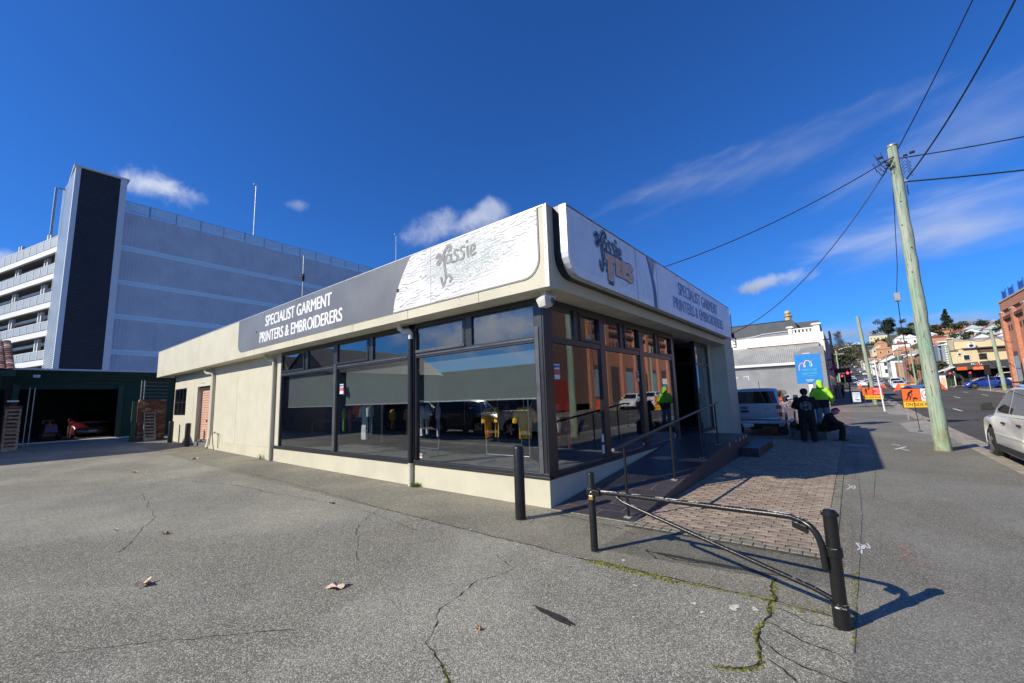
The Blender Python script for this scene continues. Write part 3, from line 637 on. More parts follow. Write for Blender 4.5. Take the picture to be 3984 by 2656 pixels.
for a, c, mm in ((.17, 3.36, 1.75), (3.66, 6.72, 5.12), (6.92, 10.14, 8.50)):
    frame(-.022, .07, a, c, 2.69, 2.80, 'transom'); frame(-.034, -.024, a, c, 2.735, 2.765, 'transom_drip', silver)
    frame(-.022, .07, mm-.09, mm+.09, 2.802, 3.36, 'mullion')
    # the opening sash of each bay stands proud
    a2 = mm+.09
    frame(-.05, -.024, a2, c, 2.80, 2.86, 'sash_rail', silver if a < 1 else charc); frame(-.05, -.024, a2, a2+.05, 2.862, 3.33, 'sash_stile')
    for p, q, z0, z1 in ((a+.02, c-.02, .535, 2.685), (a+.02, mm-.08, 2.805, 3.355), (mm+.08, c-.02, 2.805, 3.355)):
        MB().box(.012, .02, p, q, z0, z1).build('window_pane', gshop, shop)
# ---------------- joinery, street side (plane Y = 0)
frame(-.02, 6.62, -.05, .07, .437, .475, 'sill'); frame(.0, 6.62, -.035, .07, .477, .53, 'sill'); frame(.17, 6.62, -.02, .08, 3.36, 3.455)
frame(-.02, .25, -.03, -.001, .532, 3.455, 'corner_post')
for a, c, n_ in ((2.02, 2.24, 'mullion'), (4.08, 4.30, 'mullion'), (6.42, 6.62, 'mullion')): frame(a, c, -.03, .08, .437 if a > 6 else .532, 3.36, n_)
for a, c in ((.25, 2.02), (2.24, 4.08), (4.30, 6.42)):
    mm = a+(c-a)*.48
    frame(a, c, -.022, .07, 2.69, 2.80, 'transom'); frame(mm-.09, mm+.09, -.022, .07, 2.802, 3.36, 'mullion')
    frame(mm+.09, c, -.05, -.024, 2.80, 2.85, 'sash_rail'); frame(mm+.09, c, -.05, -.024, 3.30, 3.35, 'sash_rail'); frame(mm+.09, mm+.13, -.05, -.024, 2.852, 3.30, 'sash_stile'); frame(c-.04, c, -.05, -.024, 2.852, 3.30, 'sash_stile')
    for p, q, z0, z1 in ((a+.01, c-.01, .535, 2.685), (a+.01, mm-.08, 2.805, 3.355), (mm+.08, c-.01, 2.805, 3.355)):
        MB().box(p, q, .012, .02, z0, z1).build('window_pane', gshop, shop)
# recessed entry
frame(6.62, 6.72, 0, 1.75, .437, 3.455, 'door_jamb'); frame(8.75, 8.85, -.03, .1, .437, 3.455, 'corner_post'); frame(8.77, 8.85, 1.6, 1.72, .5, 3.455, 'door_jamb')
frame(8.77, 8.83, .1, 1.6, 2.68, 2.78, 'transom'); frame(8.77, 8.83, .1, 1.6, .5, .6, 'sill'); frame(8.77, 8.83, .1, 1.6, 3.38, 3.455)
for z0, z1 in ((.6, 2.68), (2.78, 3.38)): MB().box(8.795, 8.803, .1, 1.6, z0, z1).build('window_pane', gshop, shop)
dr = MB().box(6.72, 7.75, 1.68, 1.70, .55, 2.6).build('glass_door', gshop, shop); 
for q in ((6.72, 6.8, .5, 2.68), (7.68, 7.76, .5, 2.68)): frame(q[0], q[1], 1.66, 1.72, q[2], q[3], 'door_stile')
frame(6.72, 8.77, 1.64, 1.74, 2.68, 2.8, 'transom'); MB().box(7.76, 8.77, 1.68, 1.7, .55, 2.68).build('window_pane', gshop, shop); frame(6.8, 8.77, 1.64, 1.74, .5, .56, 'sill')
frame(8.75, 10.45, -.05, .07, .437, .53, 'sill'); frame(8.85, 10.45, -.02, .08, 3.36, 3.455); frame(10.35, 10.45, -.02, .08, .53, 3.36, 'mullion'); frame(8.85, 10.35, -.02, .07, 2.66, 2.76, 'transom')
for z0, z1 in ((.53, 2.66), (2.76, 3.36)): MB().box(8.86, 10.35, .012, .02, z0, z1).build('window_pane', gshop, shop)
# small rear window and roller door
frame(.02, .10, 20.70, 20.76, 1.48, 2.77, 'window_frame'); frame(.02, .10, 22.64, 22.70, 1.48, 2.77, 'window_frame'); frame(.02, .1, 20.76, 22.64, 2.71, 2.77, 'window_frame'); frame(.02, .1, 20.76, 22.64, 1.48, 1.54, 'window_frame')
for y in (21.38, 22.02): frame(.02, .1, y-.03, y+.03, 1.54, 2.71, 'window_bar')
frame(.02, .09, 20.76, 22.64, 2.08, 2.12, 'window_bar')
for p, q in ((20.76, 21.35), (21.41, 21.99), (22.05, 22.64)): MB().box(.05, .056, p, q, 1.54, 2.71).build('window_pane', gclear, shop)
peach = mat('peach_roller_paint', (.58, .34, .24), .5, var=.06, vs=2, streak=.12)

n = 22; zh = (2.66-.34)/n
door = MB().box(.205, .235, 17.25, 19.0, .2, 2.74).build('roller_door', peach, shop)
for k in range(n):
    z = .34+k*zh
    o = MB().hexa([(.17, 17.3, z), (.2, 17.3, z), (.2, 18.95, z), (.17, 18.95, z)], [(.195, 17.3, z+zh-.012), (.2, 17.3, z+zh-.012), (.2, 18.95, z+zh-.012), (.195, 18.95, z+zh-.012)]).build('slat', peach, shop); o.parent = door
MB().box(.15, .2, 18.0, 18.12, 1.2, 1.26).build('door_handle', blackm, shop).parent = door
MB().box(.1, .24, 17.25, 19.0, 2.62, 2.74).build('door_head', mat('dark_recess', (.05, .045, .04), .9), shop)
MB().box(-.02, .24, 17.25, 19.0, .1, .33).build('door_step', concd, shop)
MB().box(-.004, .0, 17.9, 18.6, 2.82, 2.94).build('door_sign', white, shop); mb = MB(); put_text(mb, 'NO PARKING', lambda u, v, d: (-d, u, v), 18.55, 2.85, 17.95, 2.91, .007); mb.build('lettering', blackm, shop, fix=False)
# downpipes and their elbows
def pipe(pts, r_, mt, n_='downpipe'): return MB().tube(pts, r_, 12).build(n_, mt, shop, smooth=True)
pipe([(-.2, 3.72, 3.47), (-.2, 3.72, 3.38), (-.14, 3.66, 3.31), (-.08, 3.52, 3.31), (-.075, 3.48, 3.24), (-.075, 3.48, 3.12)], .055, offw); pipe([(-.075, 3.48, 3.14), (-.075, 3.48, .46)], .05, black); pipe([(-.075, 3.48, .46), (-.075, 3.48, .0)], .052, cream); pipe([(-.075, 3.48, .42), (-.075, 3.48, .47)], .058, cream, 'pipe_collar')
pipe([(-.22, 10.95, 3.47), (-.22, 10.95, 3.36), (-.16, 10.88, 3.3), (-.08, 10.72, 3.3), (-.07, 10.66, 3.2), (-.07, 10.66, .06)], .055, cream)
pipe([(-.25, 17.1, 3.47), (-.25, 17.1, 3.3), (-.2, 17.0, 3.22), (-.1, 16.75, 3.22), (-.07, 16.66, 3.1), (-.07, 16.66, .75), (-.1, 16.6, .6), (-.22, 16.4, .25), (-.24, 16.35, .2)], .055, cream)
pipe([(-.06, 16.85, 3.0), (-.06, 16.85, .3)], .03, cream, 'conduit')
# security camera housing under the corner
sc_ = thing('security_camera', 'small white box camera under the fascia corner', 'camera', (-.25, -.2, 3.3))
MB().hexa([(-.33, -.3, 3.20), (-.2, -.34, 3.20), (-.14, -.2, 3.20), (-.28, -.14, 3.20)], [(-.40, -.34, 3.36), (-.18, -.42, 3.36), (-.08, -.18, 3.36), (-.30, -.08, 3.36)]).build('housing', offw, sc_, bevel=.01)
mb = MB(); mb.tube([(-.235, -.375, 3.285), (-.23, -.395, 3.285)], .045, 16); mb.build('lens', mat('lens_blue', (.02, .04, .10), .15), sc_); MB().box(-.28, -.18, -.28, -.18, 3.36, 3.46).build('bracket', offw, sc_)
# stickers in the windows
def sticker(fn, u, v, w, h):
    mb = MB(); q = lambda a, c, e, g, m_: mb.face([fn(u+w*a, v+h*e, .003), fn(u+w*c, v+h*e, .003), fn(u+w*c, v+h*g, .003), fn(u+w*a, v+h*g, .003)], m_)
    q(0, 1, 0, 1, 0); mb.face([fn(u, v+h*.72, .004), fn(u+w, v+h*.80, .004), fn(u+w, v+h*.92, .004), fn(u, v+h*.92, .004)], 2); mb.face([fn(u, v+h*.3, .004), fn(u+w, v+h*.3, .004), fn(u+w, v+h*.66, .004), fn(u, v+h*.66, .004)], 1)
    mb.build('window_sticker', [white, mat('sticker_red', (.6, .12, .12), .5), mat('sticker_blue', (.05, .15, .45), .5)], shop, fix=False)
sticker(lambda u, v, d: (.01-d, u, v), 6.6, 2.02, -.18, .26); sticker(lambda u, v, d: (u, .01-d, v), .30, 2.06, .18, .26); sticker(lambda u, v, d: (u, .01-d, v), 3.88, 2.06, .12, .24)
sticker(lambda u, v, d: (.01-d, u, v), 3.28, .58, -.08, .09); MB().box(.008, .01, 6.36, 6.44, 1.98, 2.14).build('window_sticker', blackm, shop)
mb = MB(); mb.box(1.9, 1.98, .0, .008, .62, .78); mb.box(1.9, 1.98, .0, .008, .84, .99); mb.build('window_sticker', white, shop)
mb = MB(); mb.box(3.96, 4.0, .0, .008, .56, .62); mb.box(6.24, 6.3, 0, .008, .56, .62); mb.build('window_sticker', white, shop)
# garden tap
tap = MB(); tap.tube([(-.05, 15.7, .2), (-.05, 15.7, .75), (-.05, 15.9, .78), (-.08, 16.05, .78), (-.14, 16.08, .76), (-.14, 16.08, .7)], .014, 8); tap.box(-.1, -.06, 16.0, 16.1, .79, .83); tap.build('tap', mat('brass', (.4, .32, .2), .4, .6), shop)
# ---------------- the showroom inside
carpet = mat('blue_grey_carpet', (.13, .15, .175), .95, var=.15, vs=3, bump=.4, bs=150)
MB().box(.09, 12.19, .09, 22.76, .36, .42).build('interior_floor', carpet, shop)
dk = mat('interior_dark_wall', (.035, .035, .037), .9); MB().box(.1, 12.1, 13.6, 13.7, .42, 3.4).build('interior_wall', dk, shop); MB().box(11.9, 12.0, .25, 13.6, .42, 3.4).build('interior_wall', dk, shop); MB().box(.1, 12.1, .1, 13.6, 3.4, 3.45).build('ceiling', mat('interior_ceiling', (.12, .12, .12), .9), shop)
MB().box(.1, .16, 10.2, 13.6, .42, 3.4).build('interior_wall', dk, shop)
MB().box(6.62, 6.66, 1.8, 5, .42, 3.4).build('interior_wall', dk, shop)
blindm = mat('blind_fabric', (.115, .14, .138), .9, var=.04, vs=2, bump=.3, bs=200)
for (a, c, z0), nm in zip(((.22, 3.28, 1.755), (3.72, 6.50, 1.74), (7.05, 9.95, 1.72)), ('roller blind in the window beside the corner post, hanging halfway down', 'roller blind behind the middle side window, lowered halfway', 'roller blind behind the side window farthest from the corner')):
    t = thing('roller_blind', nm, 'blind', (.14, (a+c)/2, z0), 'grey roller blinds in the shop windows')
    MB().box(.13, .134, a, c, z0, 2.72).build('fabric', blindm, t); MB().box(.122, .142, a, c, z0-.025, z0).build('bottom_rail', galv, t); MB().tube([(.16, a, 2.74), (.16, c, 2.74)], .03, 8).build('roller', galv, t)
# ================================================================ RAMP, HANDRAIL, GATE, BOLLARDS
LZ = .50
ramp = thing('access_ramp', 'dark tiled access ramp and landing rising to the recessed shop door', 'ramp', (0, -1, 0))
RY0, RY1 = -1.39, -.06
def rz_(x): return .012+(LZ-.012)*min(1, max(0, (x+.08)/5.75))
tiled = mat('dark_slate_tile', (.060, .052, .056), .42, var=.12, vs=7, bump=.25, bs=60, streak=.05); tile2 = mat('brown_slate_tile', (.075, .062, .062), .45, var=.12, vs=7, bump=.25, bs=60)
grout = mat('pale_grout', (.30, .285, .26), .9, var=.25, vs=10)
rside = mat('ramp_side', (.050, .045, .052), .6, var=.2, vs=6, bump=.3, bs=50)
mb = MB(); mb.hexa([(-.08, RY0, -.1), (5.67, RY0, -.1), (5.67, RY1, -.1), (-.08, RY1, -.1)], [(-.08, RY0, .009), (5.67, RY0, LZ-.003), (5.67, RY1, LZ-.003), (-.08, RY1, .009)]); mb.box(5.67, 8.3, RY0, .0, -.1, LZ-.003); mb.box(6.7, 8.72, .0, 1.66, -.1, LZ-.003)
mb.build('base', [grout], ramp)
MB().hexa([(-.1, RY0-.03, -.1), (5.67, RY0-.03, -.1), (5.67, RY0-.002, -.1), (-.1, RY0-.002, -.1)], [(-.1, RY0-.03, .012), (5.67, RY0-.03, LZ), (5.67, RY0-.002, LZ), (-.1, RY0-.002, .012)]).build('side_tile', rside, ramp)
MB().box(5.672, 8.32, RY0-.03, RY0-.002, -.1, LZ).build('side_tile', rside, ramp); MB().box(8.302, 8.33, RY0, -.02, -.1, LZ).build('side_tile', rside, ramp)
chip = mat('chipped_edge', (.55, .53, .48), .8, var=.3, vs=20)
mb = MB()
for x in (5.9, 6.6, 7.1, 7.6, 8.0): mb.box(x, x+r.uniform(.05, .12), RY0-.033, RY0-.030, LZ-r.uniform(.06, .14), LZ-.005)
mb.build('chip_mark', chip, ramp, fix=False)['kind'] = 'stuff'
# tiles: staggered courses; 0.30 x 0.60
k = 0; tx = -.07; row = 0; r = random.Random(3)
def tile(x0, x1, y0, y1):
    a, c = rz_(x0), rz_(x1); g = .0065; e = .0
    return MB().hexa([(x0+g, y0+g, a-.01), (x1-g, y0+g, c-.01), (x1-g, y1-g, c-.01), (x0+g, y1-g, a-.01)], [(x0+g, y0+g, a+e), (x1-g, y0+g, c+e), (x1-g, y1-g, c+e), (x0+g, y1-g, a+e)]).build('tile', r.choice((tiled, tiled, tile2)), ramp)
while tx < 8.25:
    w = min(.30, 8.29-tx); off = (row % 2)*.30
    ys = [RY0]+[y for y in (RY0+.6-off, RY0+1.2-off, RY0+1.8-off) if RY0+.05 < y < RY1-.05]+[RY1]
    if tx < 5.67 < tx+w: w = 5.67-tx
    for a, c in zip(ys, ys[1:]): tile(tx, tx+w, a, c)
    tx += w; row += 1
tx = 6.72
while tx < 8.6:
    for a, c in ((-.055, .5), (.5, 1.05), (1.05, 1.62)): tile(tx, min(tx+.3, 8.7), a, c)
    tx += .3
st = thing('entry_step', 'low dark step beside the ramp landing', 'step', (7.8, -1.6, 0))
MB().box(7.0, 9.5, -1.86, -1.44, -.1, .215).build('riser', rside, st)
for i in range(4): MB().box(6.99+i*.63, 7.61+i*.63, -1.88, -1.44, .217, .245).build('tile', tiled, st, bevel=.004)
mb = MB(); [mb.box(7+q, 7.03+q, -1.885, -1.88, .14, .235) for q in (.02, 1.1, 2.1)]; mb.build('chip_mark', chip, st, fix=False)['kind'] = 'stuff'
# handrail
hr = thing('handrail', 'black steel handrail running up the outer edge of the ramp', 'handrail', (2.5, -1.28, .2))
HY = -1.27
ht = lambda x: rz_(x)+.985
MB().tube([(-.25, HY, ht(-.25)+.0), (5.75, HY, ht(5.75))], .024, 12).build('rail', black, hr, smooth=True)
MB().tube([(-.262, HY, ht(-.25)-.001), (-.25, HY, ht(-.25))], .0235, 12).build('end_cap', steel, hr)
for x in (.10, 2.15, 4.0, 5.45):
    MB().tube([(x, HY, rz_(x)+.005), (x, HY, ht(x)-.015)], .019, 10).build('post', black, hr, smooth=True); MB().box(x-.06, x+.06, HY-.05, HY+.05, rz_(x)-.004, rz_(x)+.006).build('base_plate', mat('worn_base', (.40, .38, .33), .8, var=.4, vs=30), hr)
# boom gate: one barrier with posts, bent top rail, brace, sleeve
def chipped(name, top, side, sc):
    M = bpy.data.materials.new(name); M.use_nodes = True; q = NB(M.node_tree); P = M.node_tree.nodes['Principled BSDF']
    tc = q.n('ShaderNodeTexCoord').outputs['Object']; sp = q.n('ShaderNodeSeparateXYZ'); q.lk(q.n('ShaderNodeNewGeometry').outputs['Normal'], sp.inputs[0])
    n1 = q.noise(q.scale(tc, (1, .28, 1)), sc, 6, .72); up_ = q.ss(sp.outputs[2], .45, .98)  # upward faces whiter: worn paint plus highlights put into the colour
    k1 = q.ss(q.math('ADD', q.math('ADD', n1, side), q.math('MULTIPLY', up_, top)), .64, .655)
    c = q.mix(k1, (.012, .012, .013), (.60, .59, .55)); c = q.mix(q.math('MULTIPLY', k1, q.ss(q.noise(tc, 6, 4), .60, .64)), c, (.42, .22, .14))
    q.lk(c, P.inputs['Base Color']); P.inputs['Roughness'].default_value = .3; bn = q.n('ShaderNodeBump'); bn.inputs['Strength'].default_value = .5; bn.inputs['Distance'].default_value = .004
    q.lk(q.math('SUBTRACT', q.noise(tc, 40, 4, .6), q.math('MULTIPLY', k1, 1.2)), bn.inputs['Height']); q.lk(bn.outputs[0], P.inputs['Normal']); MAT[name] = M; return M
chipm = chipped('chipped_black_paint', .10, .0, 16); chipt = chipped('worn_highlit_rail_paint', .155, -.01, 20); chipb = chipped('brace_paint', .085, -.02, 16)
gate = thing('boom_gate', 'chipped black pipe gate with bent top rail beside the brick paving', 'gate', (-1.5, -2.6, 0))
GL = Vector((-1.297, -1.473, 0)); GR = Vector((-1.66, -3.72, 0)); gd = (GR-GL).normalized(); GN = Vector((-gd.y, gd.x, 0))
def gp_(s, z, o=0.): p = GL+gd*s+GN*o; return (p.x, p.y, z)
MB().tube([gp_(2.25, -.02), gp_(2.262, .795)], .046, 20).build('post', chipm, gate, smooth=True)['label'] = 'thick hinge post at the street end'
mb = MB(); mb.lathe([(.058, .79), (.058, .805), (.05, .815), (.03, .838), (.0, .842)], gp_(2.262, 0), 18); mb.build('post_cap', chipm, gate, smooth=True)
MB().tube([gp_(2.252, .0), gp_(2.253, .17)], .055, 20).build('sleeve', chipm, gate, smooth=True); MB().tube([gp_(2.256, .50), gp_(2.257, .56)], .058, 20).build('hinge_band', chipm, gate, smooth=True)
bend = [(.0, .655), (.3, .672), (1.0, .70), (1.6, .722), (1.9, .735), (2.0, .735), (2.08, .722), (2.135, .695), (2.17, .655), (2.19, .60), (2.20, .54), (2.205, .40)]
MB().tube([gp_(s, z, -.0 if s < 2.0 else -.045*min(1, (s-2.0)/.15)) for s, z in bend], [.024]*len(bend), 14).build('top_rail', chipt, gate, smooth=True)
MB().tube([gp_(.34, .645), gp_(.42, .60), gp_(2.1, .225), gp_(2.22, .18)], .019, 12).build('brace', chipb, gate, smooth=True)
MB().hexa([gp_(-.04, .62, -.05), gp_(.14, .625, -.05), gp_(.14, .625, .05), gp_(-.04, .62, .05)], [gp_(-.04, .69, -.05), (gp_(.14, .69, -.05)), gp_(.14, .69, .05), gp_(-.04, .69, .05)]).build('latch_bracket', chipm, gate, bevel=.008)
MB().hexa([gp_(2.02, .675, -.07), gp_(2.12, .64, -.07), gp_(2.12, .64, -.02), gp_(2.02, .675, -.02)], [gp_(2.02, .725, -.07), gp_(2.12, .695, -.07), gp_(2.12, .695, -.02), gp_(2.02, .725, -.02)]).build('stop_plate', chipm, gate, bevel=.004)
gpost = thing('latch_post', 'slim black post with a padlock at the shop end of the pipe gate', 'post', (GL.x, GL.y, 0))
mb = MB(); mb.tube([(GL.x, GL.y, -.02), (GL.x, GL.y, .855), (GL.x, GL.y, .868), (GL.x, GL.y, .873)], [.041, .041, .036, .02], 18); mb.build('pole', black, gpost, smooth=True); MB().tube([(GL.x, GL.y, .655), (GL.x, GL.y, .695)], .047, 18).build('collar', chipm, gpost, smooth=True)
MB().tube([(GL.x, GL.y, 0.0), (GL.x, GL.y, .008)], .06, 12).build('footing', concd, gpost)
pl = thing('padlock', 'small brass padlock hanging on the gate latch', 'padlock', (-1.35, -1.45, .58))
lx, ly = GL.x-.052, GL.y-.02
MB().box(lx-.012, lx+.012, ly-.024, ly+.024, .575, .625).build('lock_body', mat('brass_lock', (.55, .40, .16), .35, .7, var=.1), pl, bevel=.004)
MB().tube([(lx, ly-.015, .62), (lx, ly-.015, .65), (lx, ly-.005, .662), (lx, ly+.005, .662), (lx, ly+.015, .65), (lx, ly+.015, .62)], .004, 8).build('shackle', steel, pl, smooth=True)
def bollard(name, label, x, y, h, r_, group='black steel bollards along the shop wall'):
    z = G(x, y); t = thing('bollard', label, 'bollard', (x, y, z), group)
    MB().lathe([(r_, -.03), (r_, h-.03), (r_*.92, h-.01), (r_*.7, h+.004), (0, h+.012)], (x, y, z), 24).build('pole', black, t, smooth=True)
    MB().lathe([(r_+.018, -.01), (r_+.014, .006), (r_, .008)], (x, y, z), 24).build('footing', concd, t); return t
bollard('b', 'black steel bollard by the corner of the shop windows', -.749, .02, 1.045, .077)
bollard('b', 'black steel bollard in front of the small rear window', -.30, 21.6, 1.0, .10)
bollard('b', 'scuffed black bollard in front of the peach roller door', -.35, 18.6, 1.0, .10)
# ================================================================ SMALL THINGS ON THE GROUND
leafm = mat('dry_plane_leaf', (.85, .64, .46), .8, var=.25, vs=20, bump=.4, bs=60); leafd = mat('brown_leaf', (.42, .22, .11), .8, var=.3, vs=20)
def leaf(x, y, s, rot, label, mt, curl=.25):
    t = thing('fallen_leaf', label, 'leaf', (x, y, G(x, y)), 'dry leaves fallen on the asphalt')
    rr = random.Random(int(x*100)); n = 22; pts = []
    for k in range(n):
        a = 2*pi*k/n; lobe = .62+.38*abs(cos(2.5*a)); q = s*lobe*(rr.uniform(.8, 1.1)); u, v = q*cos(a), q*sin(a)*.85
        pts.append((x+u*cos(rot)-v*sin(rot), y+u*sin(rot)+v*cos(rot), G(x, y)+.008+curl*s*(abs(sin(a*1.5+x))**2)))
    c = (x, y, G(x, y)+.012)
    vs = [c]+pts; MB().mesh(vs+[(a, b_, z_+.0015) for a, b_, z_ in vs], [(0, 1+k, 1+(k+1) % n) for k in range(n)]+[(n+1, n+2+(k+1) % n, n+2+k) for k in range(n)]).build('blade', mt, t, fix=False)
    MB().tube([(x, y, G(x, y)+.012), (x-s*1.1*cos(rot), y-s*1.1*sin(rot), G(x, y)+.01)], .0025, 4).build('stalk', mt, t)
leaf(-4.62, 1.84, .085, .8, 'curled tan leaf on the asphalt, the one farthest left in front', leafm, .5)
leaf(-3.51, .12, .095, 2.4, 'largest tan leaf lying open in the middle of the lot', leafm, .35)
leaf(-4.05, 3.83, .055, 1.4, 'small orange brown leaf halfway up the left of the lot', leafd, .5)
leaf(-1.80, 3.46, .055, .3, 'small brown leaf near the mossy seam below the middle window', leafd, .5)
leaf(-3.25, -1.51, .028, 1.9, 'tiny brown leaf alone near the front of the asphalt', leafd, .8)
leaf(-1.32, 13.5, .13, .2, 'pale leaf litter near the rear downpipe', leafm, .4)
leaf(-4.45, 4.75, .035, .5, 'tiny tan leaf beyond the small orange brown one', leafm, .5)
leaf(-3.1, 11.8, .08, .9, 'pale leaf out on the asphalt short of the shadow', leafm, .4)
leaf(1.9, -2.35, .03, .9, 'tiny pale leaf on the brick paving', leafm, .5)
gm = mat('fresh_grass', (.12, .23, .03), .6, var=.3, vs=20)
def tuft(x, y, n, h, s, label, seed, name='grass_tuft', cat='grass', mt=gm):
    rr = random.Random(seed); mb = MB(); z = G(x, y)
    for _ in range(n):
        a = rr.uniform(0, 2*pi); d = rr.uniform(0, s); px, py = x+d*cos(a)*.6, y+d*sin(a); b_ = rr.uniform(0, 2*pi); l = h*rr.uniform(.5, 1.1); w = .003+h*.02; bx, by = cos(b_), sin(b_)
        p0 = (px-by*w, py+bx*w, z); p1 = (px+by*w, py-bx*w, z); m0 = (px+bx*l*.3-by*w*.7, py+by*l*.3+bx*w*.7, z+l*.6); m1 = (px+bx*l*.3+by*w*.7, py+by*l*.3-bx*w*.7, z+l*.6); tp = (px+bx*l*.75, py+by*l*.75, z+l*.85)
        mb.mesh([p0, p1, m1, m0, tp], [(0, 1, 2, 3), (3, 2, 4)])
    return tag(mb.build(name, mt, fix=False), label, cat)
tuft(-.09, 3.30, 130, .11, .12, 'bright green grass tuft at the foot of the black downpipe', 4)
tuft(-.09, 11.35, 25, .2, .1, 'few thin grass blades against the rear plinth', 5)
def lid(x0, x1, y0, y1, label, m1, m2, slot=True):
    z = G((x0+x1)/2, (y0+y1)/2); t = thing('pit_cover', label, 'cover', ((x0+x1)/2, (y0+y1)/2, z))
    MB().box(x0, x1, y0, y1, z+.002, z+.007).build('frame', m1, t); MB().box(x0+.03, x1-.03, y0+.03, y1-.03, z+.0072, z+.011).build('lid', m2, t, bevel=.002)
    if slot: MB().box((x0+x1)/2-.02, (x0+x1)/2+.02, y0+.12, y1-.12, z+.0112, z+.013).build('handle_slot', blackm, t)
lid(4.45, 4.8, -3.05, -2.65, 'pale steel cover set in the brick paving', galv, mat('pale_lid', (.52, .55, .58), .5, var=.15, vs=10))
lid(10.55, 11.1, -4.15, -3.55, 'grey concrete pit cover in the footpath beyond the shop', conc, conc, False)
lid(8.9, 9.4, -3.9, -3.55, 'darker small utility cover beside the paving edge', concd, concd, False)
lid(21.0, 21.6, -2.6, -1.8, 'concrete pit cover on the footpath beyond the planter', conc, concd, False)

# ================================================================ POLES AND WIRES
def pole_mat():
    M = bpy.data.materials.new('treated_pole_timber'); M.use_nodes = True; q = NB(M.node_tree); P = M.node_tree.nodes['Principled BSDF']
    tc = q.n('ShaderNodeTexCoord').outputs['Object']; g = q.noise(q.scale(tc, (7, 7, .35)), 3, 6, .65, .3); g2 = q.noise(q.scale(tc, (3, 3, .8)), 1.2, 4, .6)
    sz = q.n('ShaderNodeSeparateXYZ'); q.lk(tc, sz.inputs[0]); foot_ = q.math('MULTIPLY', q.ss(sz.outputs[2], .15, .75, 1, 0), q.ss(q.noise(tc, 4, 4), .35, .6))
    c = q.mix(q.ss(g2, .38, .62), (.30, .42, .30), (.40, .42, .34)); c = q.mix(q.ss(g, .46, .62, 0, .75), c, (.17, .24, .17)); c = q.mix(q.ss(q.noise(q.scale(tc, (14, 14, 1.1)), 2.2, 3), .62, .67), c, (.10, .085, .06))
    c = q.mix(foot_, c, (.24, .22, .10)); q.lk(c, P.inputs['Base Color']); P.inputs['Roughness'].default_value = .9; bn = q.n('ShaderNodeBump'); bn.inputs['Strength'].default_value = .6; bn.inputs['Distance'].default_value = .01; q.lk(g, bn.inputs['Height']); q.lk(bn.outputs[0], P.inputs['Normal']); return M
pm_ = pole_mat()
def tpole(x, y, h, r0, r1, label, lean=(0, 0), cross=False, group='timber power poles along the street', cap=False, z=None):
    z = G(x, y) if z is None else z; t = thing('power_pole', label, 'power pole', (x, y, z), group)
    n = 30; rr = random.Random(int(x)); pts = [(x+lean[0]*k/n+rr.uniform(-.01, .01), y+lean[1]*k/n+rr.uniform(-.01, .01), z-.1+(h+.1)*k/n) for k in range(n+1)]
    MB().tube(pts, [(r0+(r1-r0)*k/n)*rr.uniform(.975, 1.02)+(.02 if k == 0 else 0) for k in range(n+1)], 16).build('shaft', pm_, t, smooth=True)
    if cap: MB().lathe([(r1+.02, -.05), (r1+.02, -.02), (r1-.02, .02), (0, .04)], (x+lean[0], y+lean[1], z+h), 16).build('cap', galv, t)
    if cross: MB().box(x+lean[0]-.06, x+lean[0]+.06, y-1.1, y+1.1, z+h-.7, z+h-.55).build('cross_arm', mat('grey_timber', (.35, .33, .29), .9), t)
    return t
p1 = tpole(10.33, -5.65, 8.78, .172, .118, 'thick green tinged timber pole standing at the kerb nearest the camera', (-.02, .0), cap=True)
for z_, a_ in ((6.3, 2.6), (5.6, 3.4), (7.0, 3.0), (4.9, 2.9), (2.1, 3.3)): MB().tube([(10.32+.125*cos(a_)*1.15, -5.65+.125*sin(a_)*1.15, z_), (10.32+.125*cos(a_)*1.3, -5.65+.125*sin(a_)*1.3, z_)], .014, 8).build('bolt', MAT['blackm'] if 'blackm' in MAT else blackm, p1)
wm = mat('black_cable', (.014, .014, .016), .6)
top = Vector((10.31, -5.65, 8.72))
def at_x(px, py, X): d = ray(px, py); t = (X-CAM.x)/d.x; return CAM+d*t
def cable(a, c, sag, label, r_=.014, n=24, group='overhead service cables'):
    a, c = Vector(a), Vector(c); pts = [a.lerp(c, k/n)-Vector((0, 0, sag*4*(k/n)*(1-k/n))) for k in range(n+1)]
    o = MB().tube(pts, r_, 6).build('overhead_cable', wm, smooth=True); return tag(o, label, 'cable', group)
def far_end(px, py, a, dist):
    """point on the photograph's ray, dist metres from the camera"""
    return CAM+ray(px, py).normalized()*dist
cable(top+Vector((-.13, .02, -.35)), tuple(at_x(2578, 1040, 7.5)), .25, 'thin cable from the near pole top down to the shop roof behind the sign')
cable(top+Vector((-.13, .05, -.45)), (12.1, -.5, 3.95), .75, 'lower sagging cable from the near pole to the corner bracket of the shop')
cable(top+Vector((.05, -.1, -.12)), far_end(3812, -60, 0, 16)+Vector((0, 0, 0)), .05, 'left of two steep cables rising overhead from the near pole', .013)
cable(Vector((10.36, -5.8, 7.62)), far_end(3990, -80, 0, 15), .22, 'right and thicker of two steep cables rising overhead', .018)
cable(top+Vector((.1, -.1, -.35)), (12.5, -18.5, 9.2), .6, 'upper level cable crossing the street from the near pole', .017)
cable(Vector((10.4, -5.8, 7.62)), (12.5, -18.5, 7.2), .5, 'lower level cable crossing the street from the near pole', .022)
cable((72.2, -19.9, 6.6), (66, -17.3, 7.2), .3, 'short cable from the brick warehouse to the pole across the road', .03); cable((66, -17.3, 7.2), (96.0, -19.5, 9.8), .9, 'cable from the pole across the road to the cream building', .035)
